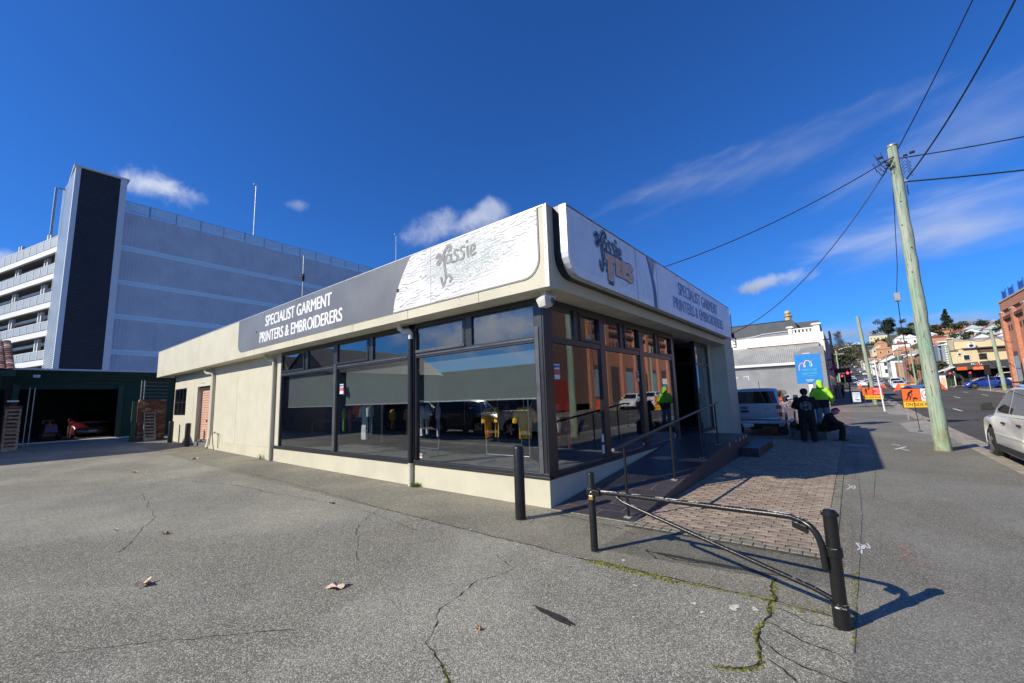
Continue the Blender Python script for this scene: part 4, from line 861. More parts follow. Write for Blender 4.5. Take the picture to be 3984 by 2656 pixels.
_e = at_x(2578, 1040, 7.5); om = thing('cable_mast', 'small steel mast on the shop roof holding the service cable', 'mast', (_e.x, _e.y, 3.62)); MB().tube([(_e.x, _e.y, 3.62), tuple(_e)], .03, 8).build('mast', galv, om)
hw = thing('pole_hardware', 'tangle of black connectors and loops hanging at the top of the near pole', 'cable fittings', top)
mb = MB(); r = random.Random(8)
for i in range(9):
    a = Vector((10.2+r.uniform(-.05, .05), -5.55+r.uniform(-.1, .1), 8.35+r.uniform(-.25, .15))); c = a+Vector((r.uniform(-.25, -.1), r.uniform(.25, .5), r.uniform(-.05, .2))); pts = [a.lerp(c, k/8)-Vector((0, 0, r.uniform(.2, .35)*sin(pi*k/8))) for k in range(9)]; mb.tube(pts, .007, 5)
for i in range(5):
    a = Vector((10.3, -5.79, 8.2-.1*i)); pts = [a+Vector((.02*k, -.05*k, .12*sin(k))) for k in range(5)]; mb.tube(pts, .008, 5)
o = mb.build('wire_loops', wm, hw, smooth=True); o['kind'] = 'stuff'
for p, s in (((10.12, -5.35, 8.42), .03), ((10.14, -5.42, 8.28), .025), ((10.34, -5.9, 8.38), .025), ((10.36, -6.05, 8.42), .03), ((10.1, -5.5, 8.15), .03)): MB().box(p[0]-s, p[0]+s, p[1]-2*s, p[1]+2*s, p[2]-s, p[2]+s).build('connector', blackm, hw, bevel=.006)
MB().box(10.28, 10.42, -5.86, -5.78, 7.58, 7.66).build('clamp', steel, hw); 
for i in range(5): MB().tube([(10.36+.01*(i % 2), -5.83, 7.5-i*.06), (10.36, -5.83, 7.44-i*.06)], .016, 6).build('chain_link', wm, hw)
eb = thing('wall_bracket', 'small cable bracket on the far end of the shop fascia', 'bracket', (12.2, -.5, 4)); 
MB().tube([(12.2, -.55, 4.85), (12.2, -.55, 3.9)], .02, 6).build('post', galv, eb); MB().box(12.15, 12.3, -.6, -.5, 3.82, 3.98).build('insulator', blackm, eb); 
for k in range(2): MB().tube([(12.25, -.55, 3.9-.2*k), (12.4, -.62, 3.78-.15*k), (12.4, -.6, 3.55-.1*k), (12.25, -.55, 3.55-.1*k)], .018, 6).build('cable_loop', wm, eb, smooth=True)
# small white box and conduit on the near pole
bx = thing('pole_box', 'small grey fuse box on a wire beside the near pole', 'box', (11.6, -5.6, 4.5)); 
MB().box(11.55, 11.75, -5.42, -5.28, 4.35, 4.6).build('case', galv, bx, bevel=.01); MB().tube([(11.65, -5.35, 4.6), (11.5, -5.45, 5.4), (10.5, -5.6, 8.2)], .01, 6).build('wire', wm, bx); MB().tube([(11.65, -5.35, 4.35), (11.9, -5.35, 3.6), (12.1, -5.4, 2.6)], .012, 6).build('wire', wm, bx)
# ================================================================ VEHICLES
tyre_m = mat('tyre_rubber', (.022, .021, .020), .85, var=.2, vs=20, bump=.4, bs=60); rim_m = mat('alloy_rim', (.42, .43, .45), .3, .8); under = mat('under_body', (.012, .012, .012), .9)
head_m = mat('headlight_lens', (.60, .64, .68), .12, .2); tail_m = mat('tail_light_red', (.40, .02, .015), .2, coat=.5); plast = mat('black_plastic', (.018, .018, .019), .55)
def paint(name, c, metal=0.): return mat(name, c, .28, metal, var=.03, vs=1.5, coat=.8)
def lerp_tab(tab, x):
    if x <= tab[0][0]: return tab[0][1]
    for (a, p), (c, q) in zip(tab, tab[1:]):
        if x <= c: return p+(q-p)*(x-a)/(c-a) if c > a else q
    return tab[-1][1]
KIND = {
 'sedan': dict(L=4.8, W=1.84, belt=[(-2.4, .62), (-2.37, .95), (-2.2, 1.02), (-1.2, 1.0), (1.0, .96), (2.0, .80), (2.3, .68), (2.4, .5)], roof=[(-1.85, 1.0), (-1.1, 1.36), (-.6, 1.44), (.1, 1.45), (.45, 1.38), (1.25, .94)], wh=(-1.4, 1.4), r=.33, g=.2, win=[(-1.45, -.62), (-.55, .3), (.36, .95)]),
 'hatch': dict(L=4.35, W=1.8, belt=[(-2.17, .6), (-2.14, .95), (-1.9, 1.05), (-1.0, 1.02), (.9, .94), (1.8, .76), (2.1, .6), (2.17, .45)], roof=[(-2.0, 1.03), (-1.6, 1.36), (-1.1, 1.45), (.0, 1.48), (.4, 1.4), (1.3, .92)], wh=(-1.28, 1.34), r=.33, g=.18, win=[(-1.6, -.8), (-.73, .1), (.16, .95)]),
 'suv': dict(L=4.6, W=1.86, belt=[(-2.3, .6), (-2.27, 1.0), (-2.15, 1.12), (-1, 1.08), (.95, 1.06), (1.9, .98), (2.2, .82), (2.3, .55)], roof=[(-2.22, 1.1), (-2.0, 1.56), (-1.6, 1.68), (.0, 1.71), (.4, 1.64), (1.12, 1.06)], wh=(-1.38, 1.36), r=.37, g=.25, win=[(-1.95, -1.15), (-1.05, -.1), (-.02, .82)]),
 'ute': dict(L=5.2, W=1.84, belt=[(-2.6, .65), (-2.57, 1.15), (-.5, 1.15), (1.2, 1.12), (2.2, 1.02), (2.45, .85), (2.6, .6)], roof=[(-.72, 1.14), (-.55, 1.70), (-.3, 1.78), (.6, 1.78), (.9, 1.7), (1.5, 1.10)], wh=(-1.65, 1.6), r=.39, g=.32, win=[(-.55, .12), (.2, 1.15)]),
 'canopy': dict(L=5.15, W=1.80, belt=[(-2.57, .62), (-2.55, 1.20), (-.5, 1.20), (1.3, 1.18), (2.3, 1.06), (2.5, .85), (2.57, .6)], roof=[(-2.54, 1.21), (-2.42, 1.76), (-2.3, 1.82), (-.6, 1.82), (-.4, 1.78), (.7, 1.78), (1.0, 1.7), (1.5, 1.16)], wh=(-1.55, 1.55), r=.38, g=.34, win=[(-2.3, -.85), (-.5, .2), (.28, 1.15)]),
 'van': dict(L=4.9, W=1.9, belt=[(-2.45, .5), (-2.43, 1.15), (.9, 1.15), (1.9, 1.1), (2.35, .9), (2.45, .5)], roof=[(-2.43, 1.16), (-2.38, 1.9), (-2.2, 2.0), (1.1, 1.98), (1.4, 1.85), (2.1, 1.1)], wh=(-1.5, 1.6), r=.34, g=.22, win=[(-2.1, -1.0), (.5, 1.35)]),
}
def car(name, label, kind, pm, group=None, detail=1, cat='car', trim=None):
    K = KIND[kind]; L, Wd, rad, g = K['L'], K['W']/2, K['r'], K['g']; t = thing(name, label, cat, (0, 0, 0), group, local=True)
    x0, x1 = -L/2, L/2; ra = rad+.07
    xs = {x0, x0+.03, x0+.12, x1, x1-.03, x1-.12, x1-.3}
    for p in K['belt']: xs.add(p[0])
    n = 14 if detail else 8
    for xw in K['wh']:
        for k in range(n+1): xs.add(xw-ra*cos(pi*k/n))
        xs.add(xw-ra-.01); xs.add(xw+ra+.01)
    xs = sorted(xs); sec = []
    for x in xs:
        zt = lerp_tab(K['belt'], x); zb = g
        for xw in K['wh']:
            if abs(x-xw) < ra: zb = max(zb, rad+sqrt(max(0, ra*ra-(x-xw)**2)))
        if x < x0+.1 or x > x1-.1: zb = g+.06
        e = min((x-x0), (x1-x)); w = Wd*(.80+.20*min(1, sqrt(max(0, e)/.45)))
        flare = 0
        for xw in K['wh']: flare = max(flare, .02*max(0, 1-abs(x-xw)/(ra+.15)))
        zb = min(zb, zt-.12); H = zt-zb; w += flare
        sec.append([(w-.05, zb), (w-.005, zb+min(.10, H*.3)), (w, zb+H*.45), (w-.01, zb+H*.75), (w-.045, zt-.045), (w-.12, zt-.005), (w*.5, zt+.015), (0, zt+.02)])
    def loft(sec, xs, mb, m=0, capends=True):
        n = len(sec[0]); rings = [[(x, y, z) for y, z in s]+[(x, -y, z) for y, z in s[::-1][1:]] for x, s in zip(xs, sec)]; nn = 2*n-1
        vs = [p for q in rings for p in q]; fs = [(i*nn+k, (i+1)*nn+k, (i+1)*nn+k+1, i*nn+k+1) for i in range(len(xs)-1) for k in range(nn-1)]
        if capends: fs += [tuple(range(nn)), tuple((len(xs)-1)*nn+k for k in range(nn-1, -1, -1))]
        mb.mesh(vs, fs, m)
    mb = MB(); loft(sec, xs, mb); body = mb.build('body', pm, t, smooth=True)
    # cabin
    rf = K['roof']; rx = sorted({p[0] for p in rf}); zr = lambda x: lerp_tab(rf, x); bl = lambda x: lerp_tab(K['belt'], x)
    def cw(x, z):   # half width of the cabin at height z
        a = bl(x)-.02; h = max(.05, max(p[1] for p in rf)-a); return (Wd-.06)-(.19 if kind not in ('van', 'canopy') else .10)*min(1, max(0, (z-a)/h))
    sec = []; fx = []
    for i, x in enumerate(rx):
        z = zr(x); a = bl(x)-.03; z = max(z, a+.02); H = z-a; fx.append(x); sec.append([(cw(x, a), a), (cw(x, a+H*.5), a+H*.5), (cw(x, z-.07*min(1, H/.3))+.0, z-.07*min(1, H/.3)), (cw(x, z)-.07, z-.015*min(1, H/.3)), (cw(x, z)*.5, z+.012), (0, z+.018)])
    mb = MB(); loft(sec, fx, mb); mb.build('cabin', pm, t, smooth=True)
    def P_(x, z, s, d=.008): return (x, s*(cw(x, z)+d), z)
    for i, (a, c) in enumerate(K['win']):
        for s in (1, -1):
            def zt_(x): return min(zr(x)-.09, max(p[1] for p in rf)-.10)
            za, zc = bl(a)+.04, bl(c)+.04; pts = [P_(a, za, s), P_(c, zc, s)]
            ux = [c-(c-a)*k/5 for k in range(6)]; pts += [P_(x, max(zt_(x), bl(x)+.07), s) for x in ux]
            MB().face(pts).build('side_window', gcar, t, fix=False)
    def pane(xa, za, xc, zc, nm, shrink=.09 if kind != 'canopy' else .055):
        nx, nz = -(zc-za), (xc-xa); q = hypot(nx, nz); nx, nz = nx/q*.012, nz/q*.012
        if nz < 0: nx, nz = -nx, -nz
        a, c = cw(xa, za)-shrink, cw(xc, zc)-shrink-.03
        MB().face([(xa+nx, -a, za+nz), (xa+nx, a, za+nz), (xc+nx, c, zc+nz), (xc+nx, -c, zc+nz)]).build(nm, gcar, t, fix=False)
    f1, f0 = rf[-1], rf[-2]; pane(f1[0]-.06*(f1[0]-f0[0]), f1[1]+.08*(f0[1]-f1[1])+.02, f0[0]+.08*(f1[0]-f0[0]), f0[1]-.08*(f0[1]-f1[1]), 'windscreen')
    r1, r0 = rf[0], rf[1]; e_ = .14 if kind != 'canopy' else .04; pane(r1[0]+e_*(r0[0]-r1[0]), r1[1]+(e_+.02)*(r0[1]-r1[1]), r0[0]-.08*(r0[0]-r1[0]), r0[1]-.1*(r0[1]-r1[1]), 'rear_window')
    # wheels
    for xw in K['wh']:
        for s in (1, -1):
            y = s*(Wd-.10); w_ = MB(); w_.tube([(xw, y-.11, rad), (xw, y-.09, rad), (xw, y+.09, rad), (xw, y+.11, rad)], [rad-.03, rad, rad, rad-.03], 24 if detail else 14); tt = w_.build('wheel', tyre_m, t, smooth=True)
            q = MB(); yo = y+s*.112; q.tube([(xw, yo-s*.02, rad), (xw, yo, rad)], rad*.64, 20, 1)
            for k in range(5):
                a = 2*pi*k/5; ca, sa = cos(a), sin(a); p = lambda u, v, d: (xw+u*ca-v*sa, yo+s*d, rad+u*sa+v*ca); q.prism([(0.02, -.035), (rad*.62, -.05), (rad*.62, .05), (.02, .035)], p, .0, .015, 0)
            q.tube([(xw, yo, rad), (xw, yo+s*.02, rad)], rad*.14, 10, 0); rm = q.build('rim', [rim_m, under], tt)
    MB().box(x0+.2, x1-.2, -Wd+.12, Wd-.12, g+.0, max(rad*1.6, .55)).build('chassis', under, t)
    # lamps, plates, mirrors
    zf = lerp_tab(K['belt'], x1-.12)-.10; zrr = lerp_tab(K['belt'], x0+.05)
    for s in (1, -1):
        MB().hexa([(x1-.32, s*(Wd-.10), zf-.10), (x1-.02, s*(Wd-.30), zf-.10), (x1-.03, s*(Wd-.62), zf-.06), (x1-.2, s*(Wd-.62), zf-.06)], [(x1-.36, s*(Wd-.11), zf+.03), (x1-.07, s*(Wd-.30), zf+.0), (x1-.08, s*(Wd-.62), zf+.0), (x1-.2, s*(Wd-.62), zf+.03)]).build('headlight', head_m, t, bevel=.01)
        if kind in ('ute', 'canopy', 'van', 'suv'): q = MB().hexa([(x0-.012, s*(Wd-.19), .74), (x0+.14, s*(Wd-.015), .74), (x0+.14, s*(Wd-.19), .74), (x0+.02, s*(Wd-.19), .74)], [(x0-.012, s*(Wd-.19), zrr-.05), (x0+.14, s*(Wd-.02), zrr-.05), (x0+.14, s*(Wd-.19), zrr-.05), (x0+.02, s*(Wd-.19), zrr-.05)])
        else: q = MB().box(x0-.005, x0+.16, s*(Wd-.36), s*(Wd-.10), zrr-.22, zrr-.06)
        tl = q.build('tail_light', tail_m, t, bevel=.008)
        if kind == 'canopy': MB().hexa([(x0-.016, s*(Wd-.185), .90), (x0+.12, s*(Wd-.02), .90), (x0+.12, s*(Wd-.185), .90), (x0-.0, s*(Wd-.185), .90)], [(x0-.016, s*(Wd-.185), 1.02), (x0+.12, s*(Wd-.02), 1.02), (x0+.12, s*(Wd-.185), 1.02), (x0, s*(Wd-.185), 1.02)]).build('lens', head_m, tl)
        xm = f1[0]-.18; zm = bl(xm)+.10; mr = MB(); hh = .17 if kind != 'canopy' else .24
        mo = Wd-(.05 if kind != 'canopy' else -.02)
        mr.hexa([(xm-.05, s*mo, zm-.02), (xm+.10, s*mo, zm-.0), (xm+.06, s*(mo+.20), zm), (xm-.05, s*(mo+.22), zm-.02)], [(xm-.05, s*(mo+.02), zm+hh), (xm+.08, s*(mo+.03), zm+hh-.03), (xm+.03, s*(mo+.18), zm+hh-.04), (xm-.05, s*(mo+.2), zm+hh-.02)]); mr.build('wing_mirror', trim or (plast if kind in ('canopy', 'suv') else pm), t, bevel=.02)
        MB().tube([(xm, s*(Wd-.08), zm+.02), (xm, s*(Wd+.06), zm+.04)], .02, 6).build('mirror_arm', plast, t)
        if detail:
            for (a, c) in K['win'][-2:]: MB().box(a+.05, a+.22, s*(Wd-.005), s*(Wd+.03), bl(a)-.18, bl(a)-.14).build('door_handle', trim or pm, t, bevel=.006)
    MB().box(x1-.10, x1+.004, -Wd*.5, Wd*.5, g+.22, g+.42).build('grille', plast, t, bevel=.01); MB().box(x0-.004, x0+.06, -Wd*.82, Wd*.82, g+.06, g+.18).build('rear_bumper', plast, t, bevel=.01)
    MB().box(x1+.004, x1+.012, -.18, .18, g+.16, g+.26).build('number_plate', white, t)
    if kind != 'canopy': MB().box(x0-.012, x0-.004, -.18, .18, .72 if kind != 'ute' else .52, .83 if kind != 'ute' else .63).build('number_plate', white, t)
    if kind == 'ute':   # open tray
        MB().box(x0+.08, -.75, -Wd+.12, Wd-.12, 1.1, 1.18).build('tray_cover', plast, t)
    return t
wht = paint('white_car_paint', (.72, .73, .73)); slv = paint('silver_car_paint', (.38, .41, .47), .35); blu = paint('blue_car_paint', (.01, .055, .36), .2); chm = paint('champagne_car_paint', (.80, .79, .75), 0); dgr = paint('dark_grey_paint', (.05, .055, .065), .3); lbl = paint('pale_blue_paint', (.12, .22, .42), .3); redp = paint('red_car_paint', (.12, .008, .014), 0)
# parked silver utility beside the shop
ute = car('utility_truck', 'silver utility truck with canopy parked nose away beside the shop', 'canopy', slv, cat='utility truck'); ute.location = (15.66, -.90, G(14, -.8)+.0)
X0 = -2.575; fr_ = lambda u, v, d: (X0-d, u, v)
MB().box(X0-.01, X0+.02, -.70, .70, .70, 1.17).build('tailgate', slv, ute, bevel=.015); MB().box(X0-.12, X0+.02, -.86, .86, .47, .60).build('step_bumper', mat('bumper_silver', (.42, .45, .50), .4, .2), ute, bevel=.03); MB().box(X0-.10, X0, -.84, .84, .605, .635).build('bumper_step', plast, ute)
MB().box(X0-.135, X0-.12, .08, .46, .36, .47).build('number_plate', white, ute); mb = MB(); put_text(mb, 'B·52 EH', lambda u, v, d: (X0-.136-d, u, v), .44, .385, .10, .445, .002, bold=.02); mb.build('plate_lettering', blackm, ute, fix=False)
mb = MB(); mb.face([(X0-.013, .37+.13*cos(a*pi/12), 1.08+.055*sin(a*pi/12)) for a in range(24)], 0); put_text(mb, 'Ford', lambda u, v, d: (X0-.013-d, u, v), .45, 1.055, .29, 1.11, .002, m=1, shear=.3); mb.build('badge', [mat('badge_blue', (.01, .02, .06), .2), white], ute, fix=False)
MB().box(X0-.03, X0-.01, .22, .50, .90, .99).build('tailgate_handle', plast, ute, bevel=.01); mb = MB(); put_text(mb, 'XLT', fr_, -.28, 1.0, -.50, 1.05, .013, shear=.4, bold=.03); mb.build('model_lettering', dgr, ute, fix=False)
MB().box(X0+.045, X0+.05, .22, .5, 1.27, 1.32).build('window_sticker', white, ute)
MB().box(X0-.02, X0+.0, -.2, .2, .25, .36).build('tow_bar', blackm, ute)
for s in (1, -1): MB().box(-2.05, -2.02, s*.62, s*.88, .08, .42).build('mud_flap', plast, ute); MB().box(-.9, .9, s*.86, s*.96, .42, .46).build('side_step', galv, ute)
MB().tube([(1.3, .35, 1.75), (1.15, .33, 2.15)], .012, 6).build('aerial', plast, ute)
# champagne white four wheel drive at the kerb, nose up the street
suv = car('parked_car', 'pale champagne four wheel drive parked at the kerb, cut by the right edge', 'suv', chm, cat='car', trim=plast); suv.location = (8.32, -7.4, -.115)
MB().box(-1.9, .1, .72, .76, 1.735, 1.765).build('roof_rail', plast, suv, bevel=.01); MB().box(-1.9, .1, -.76, -.72, 1.735, 1.765).build('roof_rail', plast, suv, bevel=.01); MB().box(-.9, .85, .925, .955, .30, .42).build('sill_trim', plast, suv); MB().box(-1, .9, .932, .945, .62, .66).build('door_moulding', chm, suv)
suv.scale = (1.12, 1.0, 1.06)

# ================================================================ PEOPLE
skinm = mat('skin_tone', (.42, .26, .19), .6, var=.05); hairm = mat('dark_hair', (.02, .015, .012), .7)
def fuse(mb, name, mt, parent, vox=.016, sm=6, xf=None):
    """overlapping limbs fused into one continuous skin"""
    o = mb.build(name, mt, parent, fix=True); r_ = o.modifiers.new('fuse', 'REMESH'); r_.mode = 'VOXEL'; r_.voxel_size = vox; r_.use_smooth_shade = True
    q_ = o.modifiers.new('smooth', 'SMOOTH'); q_.factor = .6; q_.iterations = sm; return o
def person(label, J, top, legs, shoes, group=None, name='person', hood=None, cap=None, hair=True, fingers=True, soles=True, vox=.016):
    """J: joint positions; x forward, y left, z up; the figure stands on z = 0"""
    t = thing(name, label, 'person', (0, 0, 0), group, local=True)
    V = {k_: Vector(v) for k_, v in J.items()}; pel, che, nek, hd = V['pelvis'], V['chest'], V['neck'], V['head']; fd = V.get('face', Vector((1, 0, 0))).normalized()
    side = Vector((0, 1, 0)); m = MB(); upv = (hd-nek).normalized()
    m.tube([pel+Vector((0, 0, -.06)), pel, pel.lerp(che, .4), pel.lerp(che, .75), che, che.lerp(nek, .55), nek], [.10, .155, .135, .15, .165, .12, .055], 14, sq=.66)
    m.tube([nek-upv*.04, nek, hd-upv*.05], [.06, .056, .052], 12)
    m.tube([hd-upv*.115+fd*.02, hd-upv*.09+fd*.02, hd-upv*.04+fd*.01, hd+upv*.03, hd+upv*.085, hd+upv*.112], [.03, .055, .074, .080, .062, .025], 14, sq=1.18)
    m.tube([hd+fd*.07+upv*.02, hd+fd*.105-upv*.012, hd+fd*.08-upv*.025], [.012, .016, .010], 8)
    for s_ in (1, -1): m.tube([hd+side*.078*s_-upv*.02, hd+side*.088*s_+upv*.02], [.014, .018], 6)
    for s in 'lr':
        sh, el, wr, kn, an, hp = V['sh'+s], V['el'+s], V['wr'+s], V['kn'+s], V['an'+s], V['hp'+s]; hv_ = (wr-el).normalized(); sd = hv_.cross(Vector((0, 0, 1))); sd = sd.normalized() if sd.length > .1 else side
        m.tube([che.lerp(sh, .4), sh, sh.lerp(el, .4), el, el.lerp(wr, .35), wr], [.06, .062, .052, .040, .042, .027], 10)
        m.tube([wr-hv_*.02, wr+hv_*.03, wr+hv_*.09], [.026, .036, .034], 8, sq=.6)
        if fingers:
            for o_, l_ in ((-.027, .07), (-.009, .085), (.009, .08), (.027, .062)): a_ = wr+hv_*.085+sd*o_; m.tube([a_, a_+hv_*l_*.5+Vector((0, 0, -.006)), a_+hv_*l_+Vector((0, 0, -.025))], [.011, .010, .008], 6)
            m.tube([wr+hv_*.03+sd*-.03, wr+hv_*.07+sd*-.052, wr+hv_*.10+sd*-.05], [.013, .012, .009], 6)
        m.tube([pel.lerp(hp, .6), hp, hp.lerp(kn, .5), kn, kn.lerp(an, .35), an, an+Vector((0, 0, -.04))], [.09, .092, .075, .055, .056, .038, .04], 10)
    fuse(m, 'body', skinm, t, vox*.9, 4)
    m = MB(); sit = J.get('sit')
    base = pel+Vector((0, 0, -.13)) if not sit else pel+Vector((-.04, 0, -.05))
    m.tube([base, base+Vector((0, 0, .03)), pel+Vector((0, 0, .06)), pel.lerp(che, .55), che, che.lerp(nek, .45), nek+Vector((-.01, 0, -.02)), nek+Vector((-.01, 0, .03))], [.17, .20, .195, .20, .215, .17, .10, .08], 16, sq=.68)
    for s in 'lr': sh, el, wr = V['sh'+s], V['el'+s], V['wr'+s]; m.tube([che.lerp(sh, .35), sh, sh.lerp(el, .45), el, el.lerp(wr, .5), el.lerp(wr, .93), el.lerp(wr, .97)], [.09, .095, .080, .072, .065, .050, .045], 12)
    if not hood: m.tube([nek+Vector((-.08, -.09, -.03)), nek+Vector((-.11, 0, -.05)), nek+Vector((-.08, .09, -.03))], [.05, .07, .05], 8)
    jk = fuse(m, 'jacket', top, t, vox)
    m = MB(); m.tube([pel+Vector((0, 0, -.10 if not sit else -.03)), pel, pel+Vector((0, 0, .10))], [.13, .17, .165], 14, sq=.68)
    for s in 'lr': hp, kn, an = V['hp'+s], V['kn'+s], V['an'+s]; m.tube([pel.lerp(hp, .7)+Vector((0, 0, .02)), hp, hp.lerp(kn, .5), kn, kn.lerp(an, .5), an+Vector((0, 0, .01)), an+Vector((-.01, 0, -.03))], [.10, .115, .10, .085, .078, .072, .072], 12)
    fuse(m, 'trousers', legs, t, vox)
    for s in 'lr':
        a = V['an'+s]; d = Vector((1, 0, 0)); q = Vector((0, 1, 0)); z = a.z-.085
        prof = [(-.09, .034, .10), (-.03, .040, .115), (.06, .045, .085), (.13, .046, .065), (.19, .034, .05), (.205, .02, .035)]; vs = []
        for l, w, h in prof: c0 = Vector((a.x, a.y, z))+d*l; vs += [c0+q*w, c0+q*w*.8+Vector((0, 0, h)), c0-q*w*.8+Vector((0, 0, h)), c0-q*w]
        n = len(prof); fs = [(4*i+k_, 4*i+(k_+1) % 4, 4*(i+1)+(k_+1) % 4, 4*(i+1)+k_) for i in range(n-1) for k_ in range(4)]+[(0, 1, 2, 3), (4*n-1, 4*n-2, 4*n-3, 4*n-4)]
        sh_ = MB().mesh(vs, fs).build('shoe', shoes, t, smooth=True)
        if soles: sl = MB(); bot = [Vector((a.x, a.y, z))+d*l+q*(w+.004) for l, w, h in prof]+[Vector((a.x, a.y, z))+d*l-q*(w+.004) for l, w, h in prof[::-1]]; sl.mesh(bot+[p+Vector((0, 0, .024)) for p in bot], [tuple(range(2*n)), tuple(range(4*n-1, 2*n-1, -1))]+[(k_, (k_+1) % (2*n), 2*n+(k_+1) % (2*n), 2*n+k_) for k_ in range(2*n)]).build('sole', white, sh_)
    m = MB(); bk_ = fd*-1
    if hood: m.tube([nek+bk_*.05+upv*-.04, nek+bk_*.04+upv*.05, hd+bk_*.035-upv*.03, hd+bk_*.03+upv*.05, hd+bk_*.02+upv*.115, hd+bk_*.02+upv*.135], [.105, .10, .098, .10, .075, .035], 14, sq=1.12); fuse(m, 'hood', hood, t, vox)
    elif hair: m.tube([hd+bk_*.03-upv*.08, hd+bk_*.035-upv*.02, hd+bk_*.022+upv*.04, hd+bk_*.014+upv*.10, hd+bk_*.01+upv*.125], [.066, .086, .094, .075, .03], 14, sq=1.12); fuse(m, 'hair', cap or hairm, t, vox*.8)
    for s in (1, -1): e = hd+fd*.086+side*.03*s+upv*.015; MB().lathe([(0, -.009), (.009, 0), (0, .009)], tuple(e), 8).build('eye', mat('eye_white', (.6, .6, .6), .3), t, smooth=True)
    return t
STAND = dict(pelvis=(0, 0, .95), chest=(.01, 0, 1.32), neck=(.0, 0, 1.50), head=(.02, 0, 1.63), shl=(0, .17, 1.42), shr=(0, -.17, 1.42), ell=(-.03, .25, 1.14), elr=(-.03, -.25, 1.14), wrl=(.14, .20, .98), wrr=(.14, -.20, .98), hpl=(0, .09, .88), hpr=(0, -.09, .88), knl=(.02, .11, .50), knr=(.02, -.11, .50), anl=(-.02, .12, .09), anr=(-.02, -.12, .09))
blk_f = mat('black_hoodie_cloth', (.010, .010, .012), .9, var=.3, vs=5, bump=.4, bs=25); blk_p = mat('black_trousers_cloth', (.008, .008, .010), .9, var=.3, vs=5, bump=.3, bs=25); shoe_b = mat('black_shoe', (.012, .012, .015), .6)
pa = person('man standing with his back turned, black hoodie with a pale circular print', {**STAND, 'ell': (.05, .27, 1.16), 'elr': (.05, -.27, 1.16), 'wrl': (.25, .12, 1.10), 'wrr': (.25, -.12, 1.10), 'head': (.03, 0, 1.64)}, blk_f, blk_p, shoe_b)
pa.location = (11.1, -2.69, .0); pa.rotation_euler = (0, 0, radians(8)); pa.scale = (1.15, 1.2, 1.0)
prn = mat('pale_print', (.30, .32, .34), .8, var=.3, vs=30); mb = MB(); fb = lambda u, v, d: (-.142-.006*((v-1.2)/.15)-d+1.9*u*u, -u, v)
disc2(mb, 0, 1.20, .115, fb, .0, 0, 28, .128); stroke(mb, [(-.01, 1.36), (.0, 1.2), (.0, 1.05)], fb, .014, .0); stroke(mb, [(-.12, 1.23), (.13, 1.23)], fb, .01, 0); stroke(mb, [(-.11, 1.12), (.0, 1.27), (.12, 1.07)], fb, .014, .0); stroke(mb, [(-.13, 1.3), (-.05, 1.18), (.1, 1.3)], fb, .01, .0); stroke(mb, [(-.06, 1.42), (.0, 1.44), (.05, 1.42)], fb, .012, .0)
mb.build('back_print', prn, pa, fix=False)
hv = mat('fluoro_lime_cloth', (.38, .78, .03), .75, var=.06, vs=4, bump=.4, bs=20); jean = mat('blue_denim', (.13, .19, .28), .9, var=.2, vs=4, bump=.3, bs=40)
pb = person('person in fluoro lime and black hooded jacket and pale jeans, seen from behind', {**STAND, 'chest': (.0, 0, 1.36), 'wrr': (.10, -.27, .98), 'elr': (-.03, -.28, 1.16), 'wrl': (.2, .12, 1.05), 'ell': (.0, .28, 1.16)}, hv, jean, shoe_b, hood=hv, fingers=True)
pb.location = (14.35, -2.98, .10); pb.rotation_euler = (0, 0, radians(5)); pb.scale = (1.15, 1.15, 1.12)
m = MB(); m.tube([(0, 0, .815), (0, 0, .83), (0, 0, 1.0), (0, 0, 1.09), (0, 0, 1.10)], [.17, .207, .207, .210, .19], 16, sq=.69); fuse(m, 'jacket_band', blk_f, pb)
MB().hexa([(.05, -.1, 1.70), (.18, -.08, 1.70), (.18, .08, 1.70), (.05, .1, 1.70)], [(.05, -.1, 1.712), (.17, -.07, 1.712), (.17, .07, 1.712), (.05, .1, 1.712)]).build('cap_peak', dgr, pb)
SIT = dict(pelvis=(0, 0, .46), chest=(.10, 0, .76), neck=(.19, 0, .90), head=(.29, 0, .97), shl=(.12, .16, .84), shr=(.12, -.16, .84), ell=(.25, .24, .62), elr=(.25, -.24, .62), wrl=(.46, .08, .55), wrr=(.46, -.08, .55), hpl=(.05, .09, .44), hpr=(.05, -.09, .44), knl=(.42, .12, .48), knr=(.42, -.12, .48), anl=(.38, .12, .09), anr=(.38, -.12, .09), face=(.62, -.66, -.42), sit=(1, 0, 0))
pc = person('woman sitting hunched on the planter edge, all in black with pink glasses', SIT, blk_f, blk_p, shoe_b, cap=mat('brown_hair', (.10, .055, .035), .7))
pc.location = (12.40, -3.10, -.05); pc.rotation_euler = (0, 0, radians(-95)); pc.scale = (1.08, 1.1, 1.03)
_f = Vector((.62, -.66, 0)).normalized(); _s = Vector((-_f.y, _f.x, 0)); _h = Vector((.29, 0, .985))+_f*.088
MB().hexa([_h-_s*.085-_f*.01, _h+_s*.085-_f*.01, _h+_s*.085+_f*.02, _h-_s*.085+_f*.02], [p+Vector((0, 0, .045)) for p in (_h-_s*.085-_f*.01, _h+_s*.085-_f*.01, _h+_s*.085+_f*.02, _h-_s*.085+_f*.02)]).build('glasses', mat('pink_lens', (.85, .03, .45), .15), pc, bevel=.004)
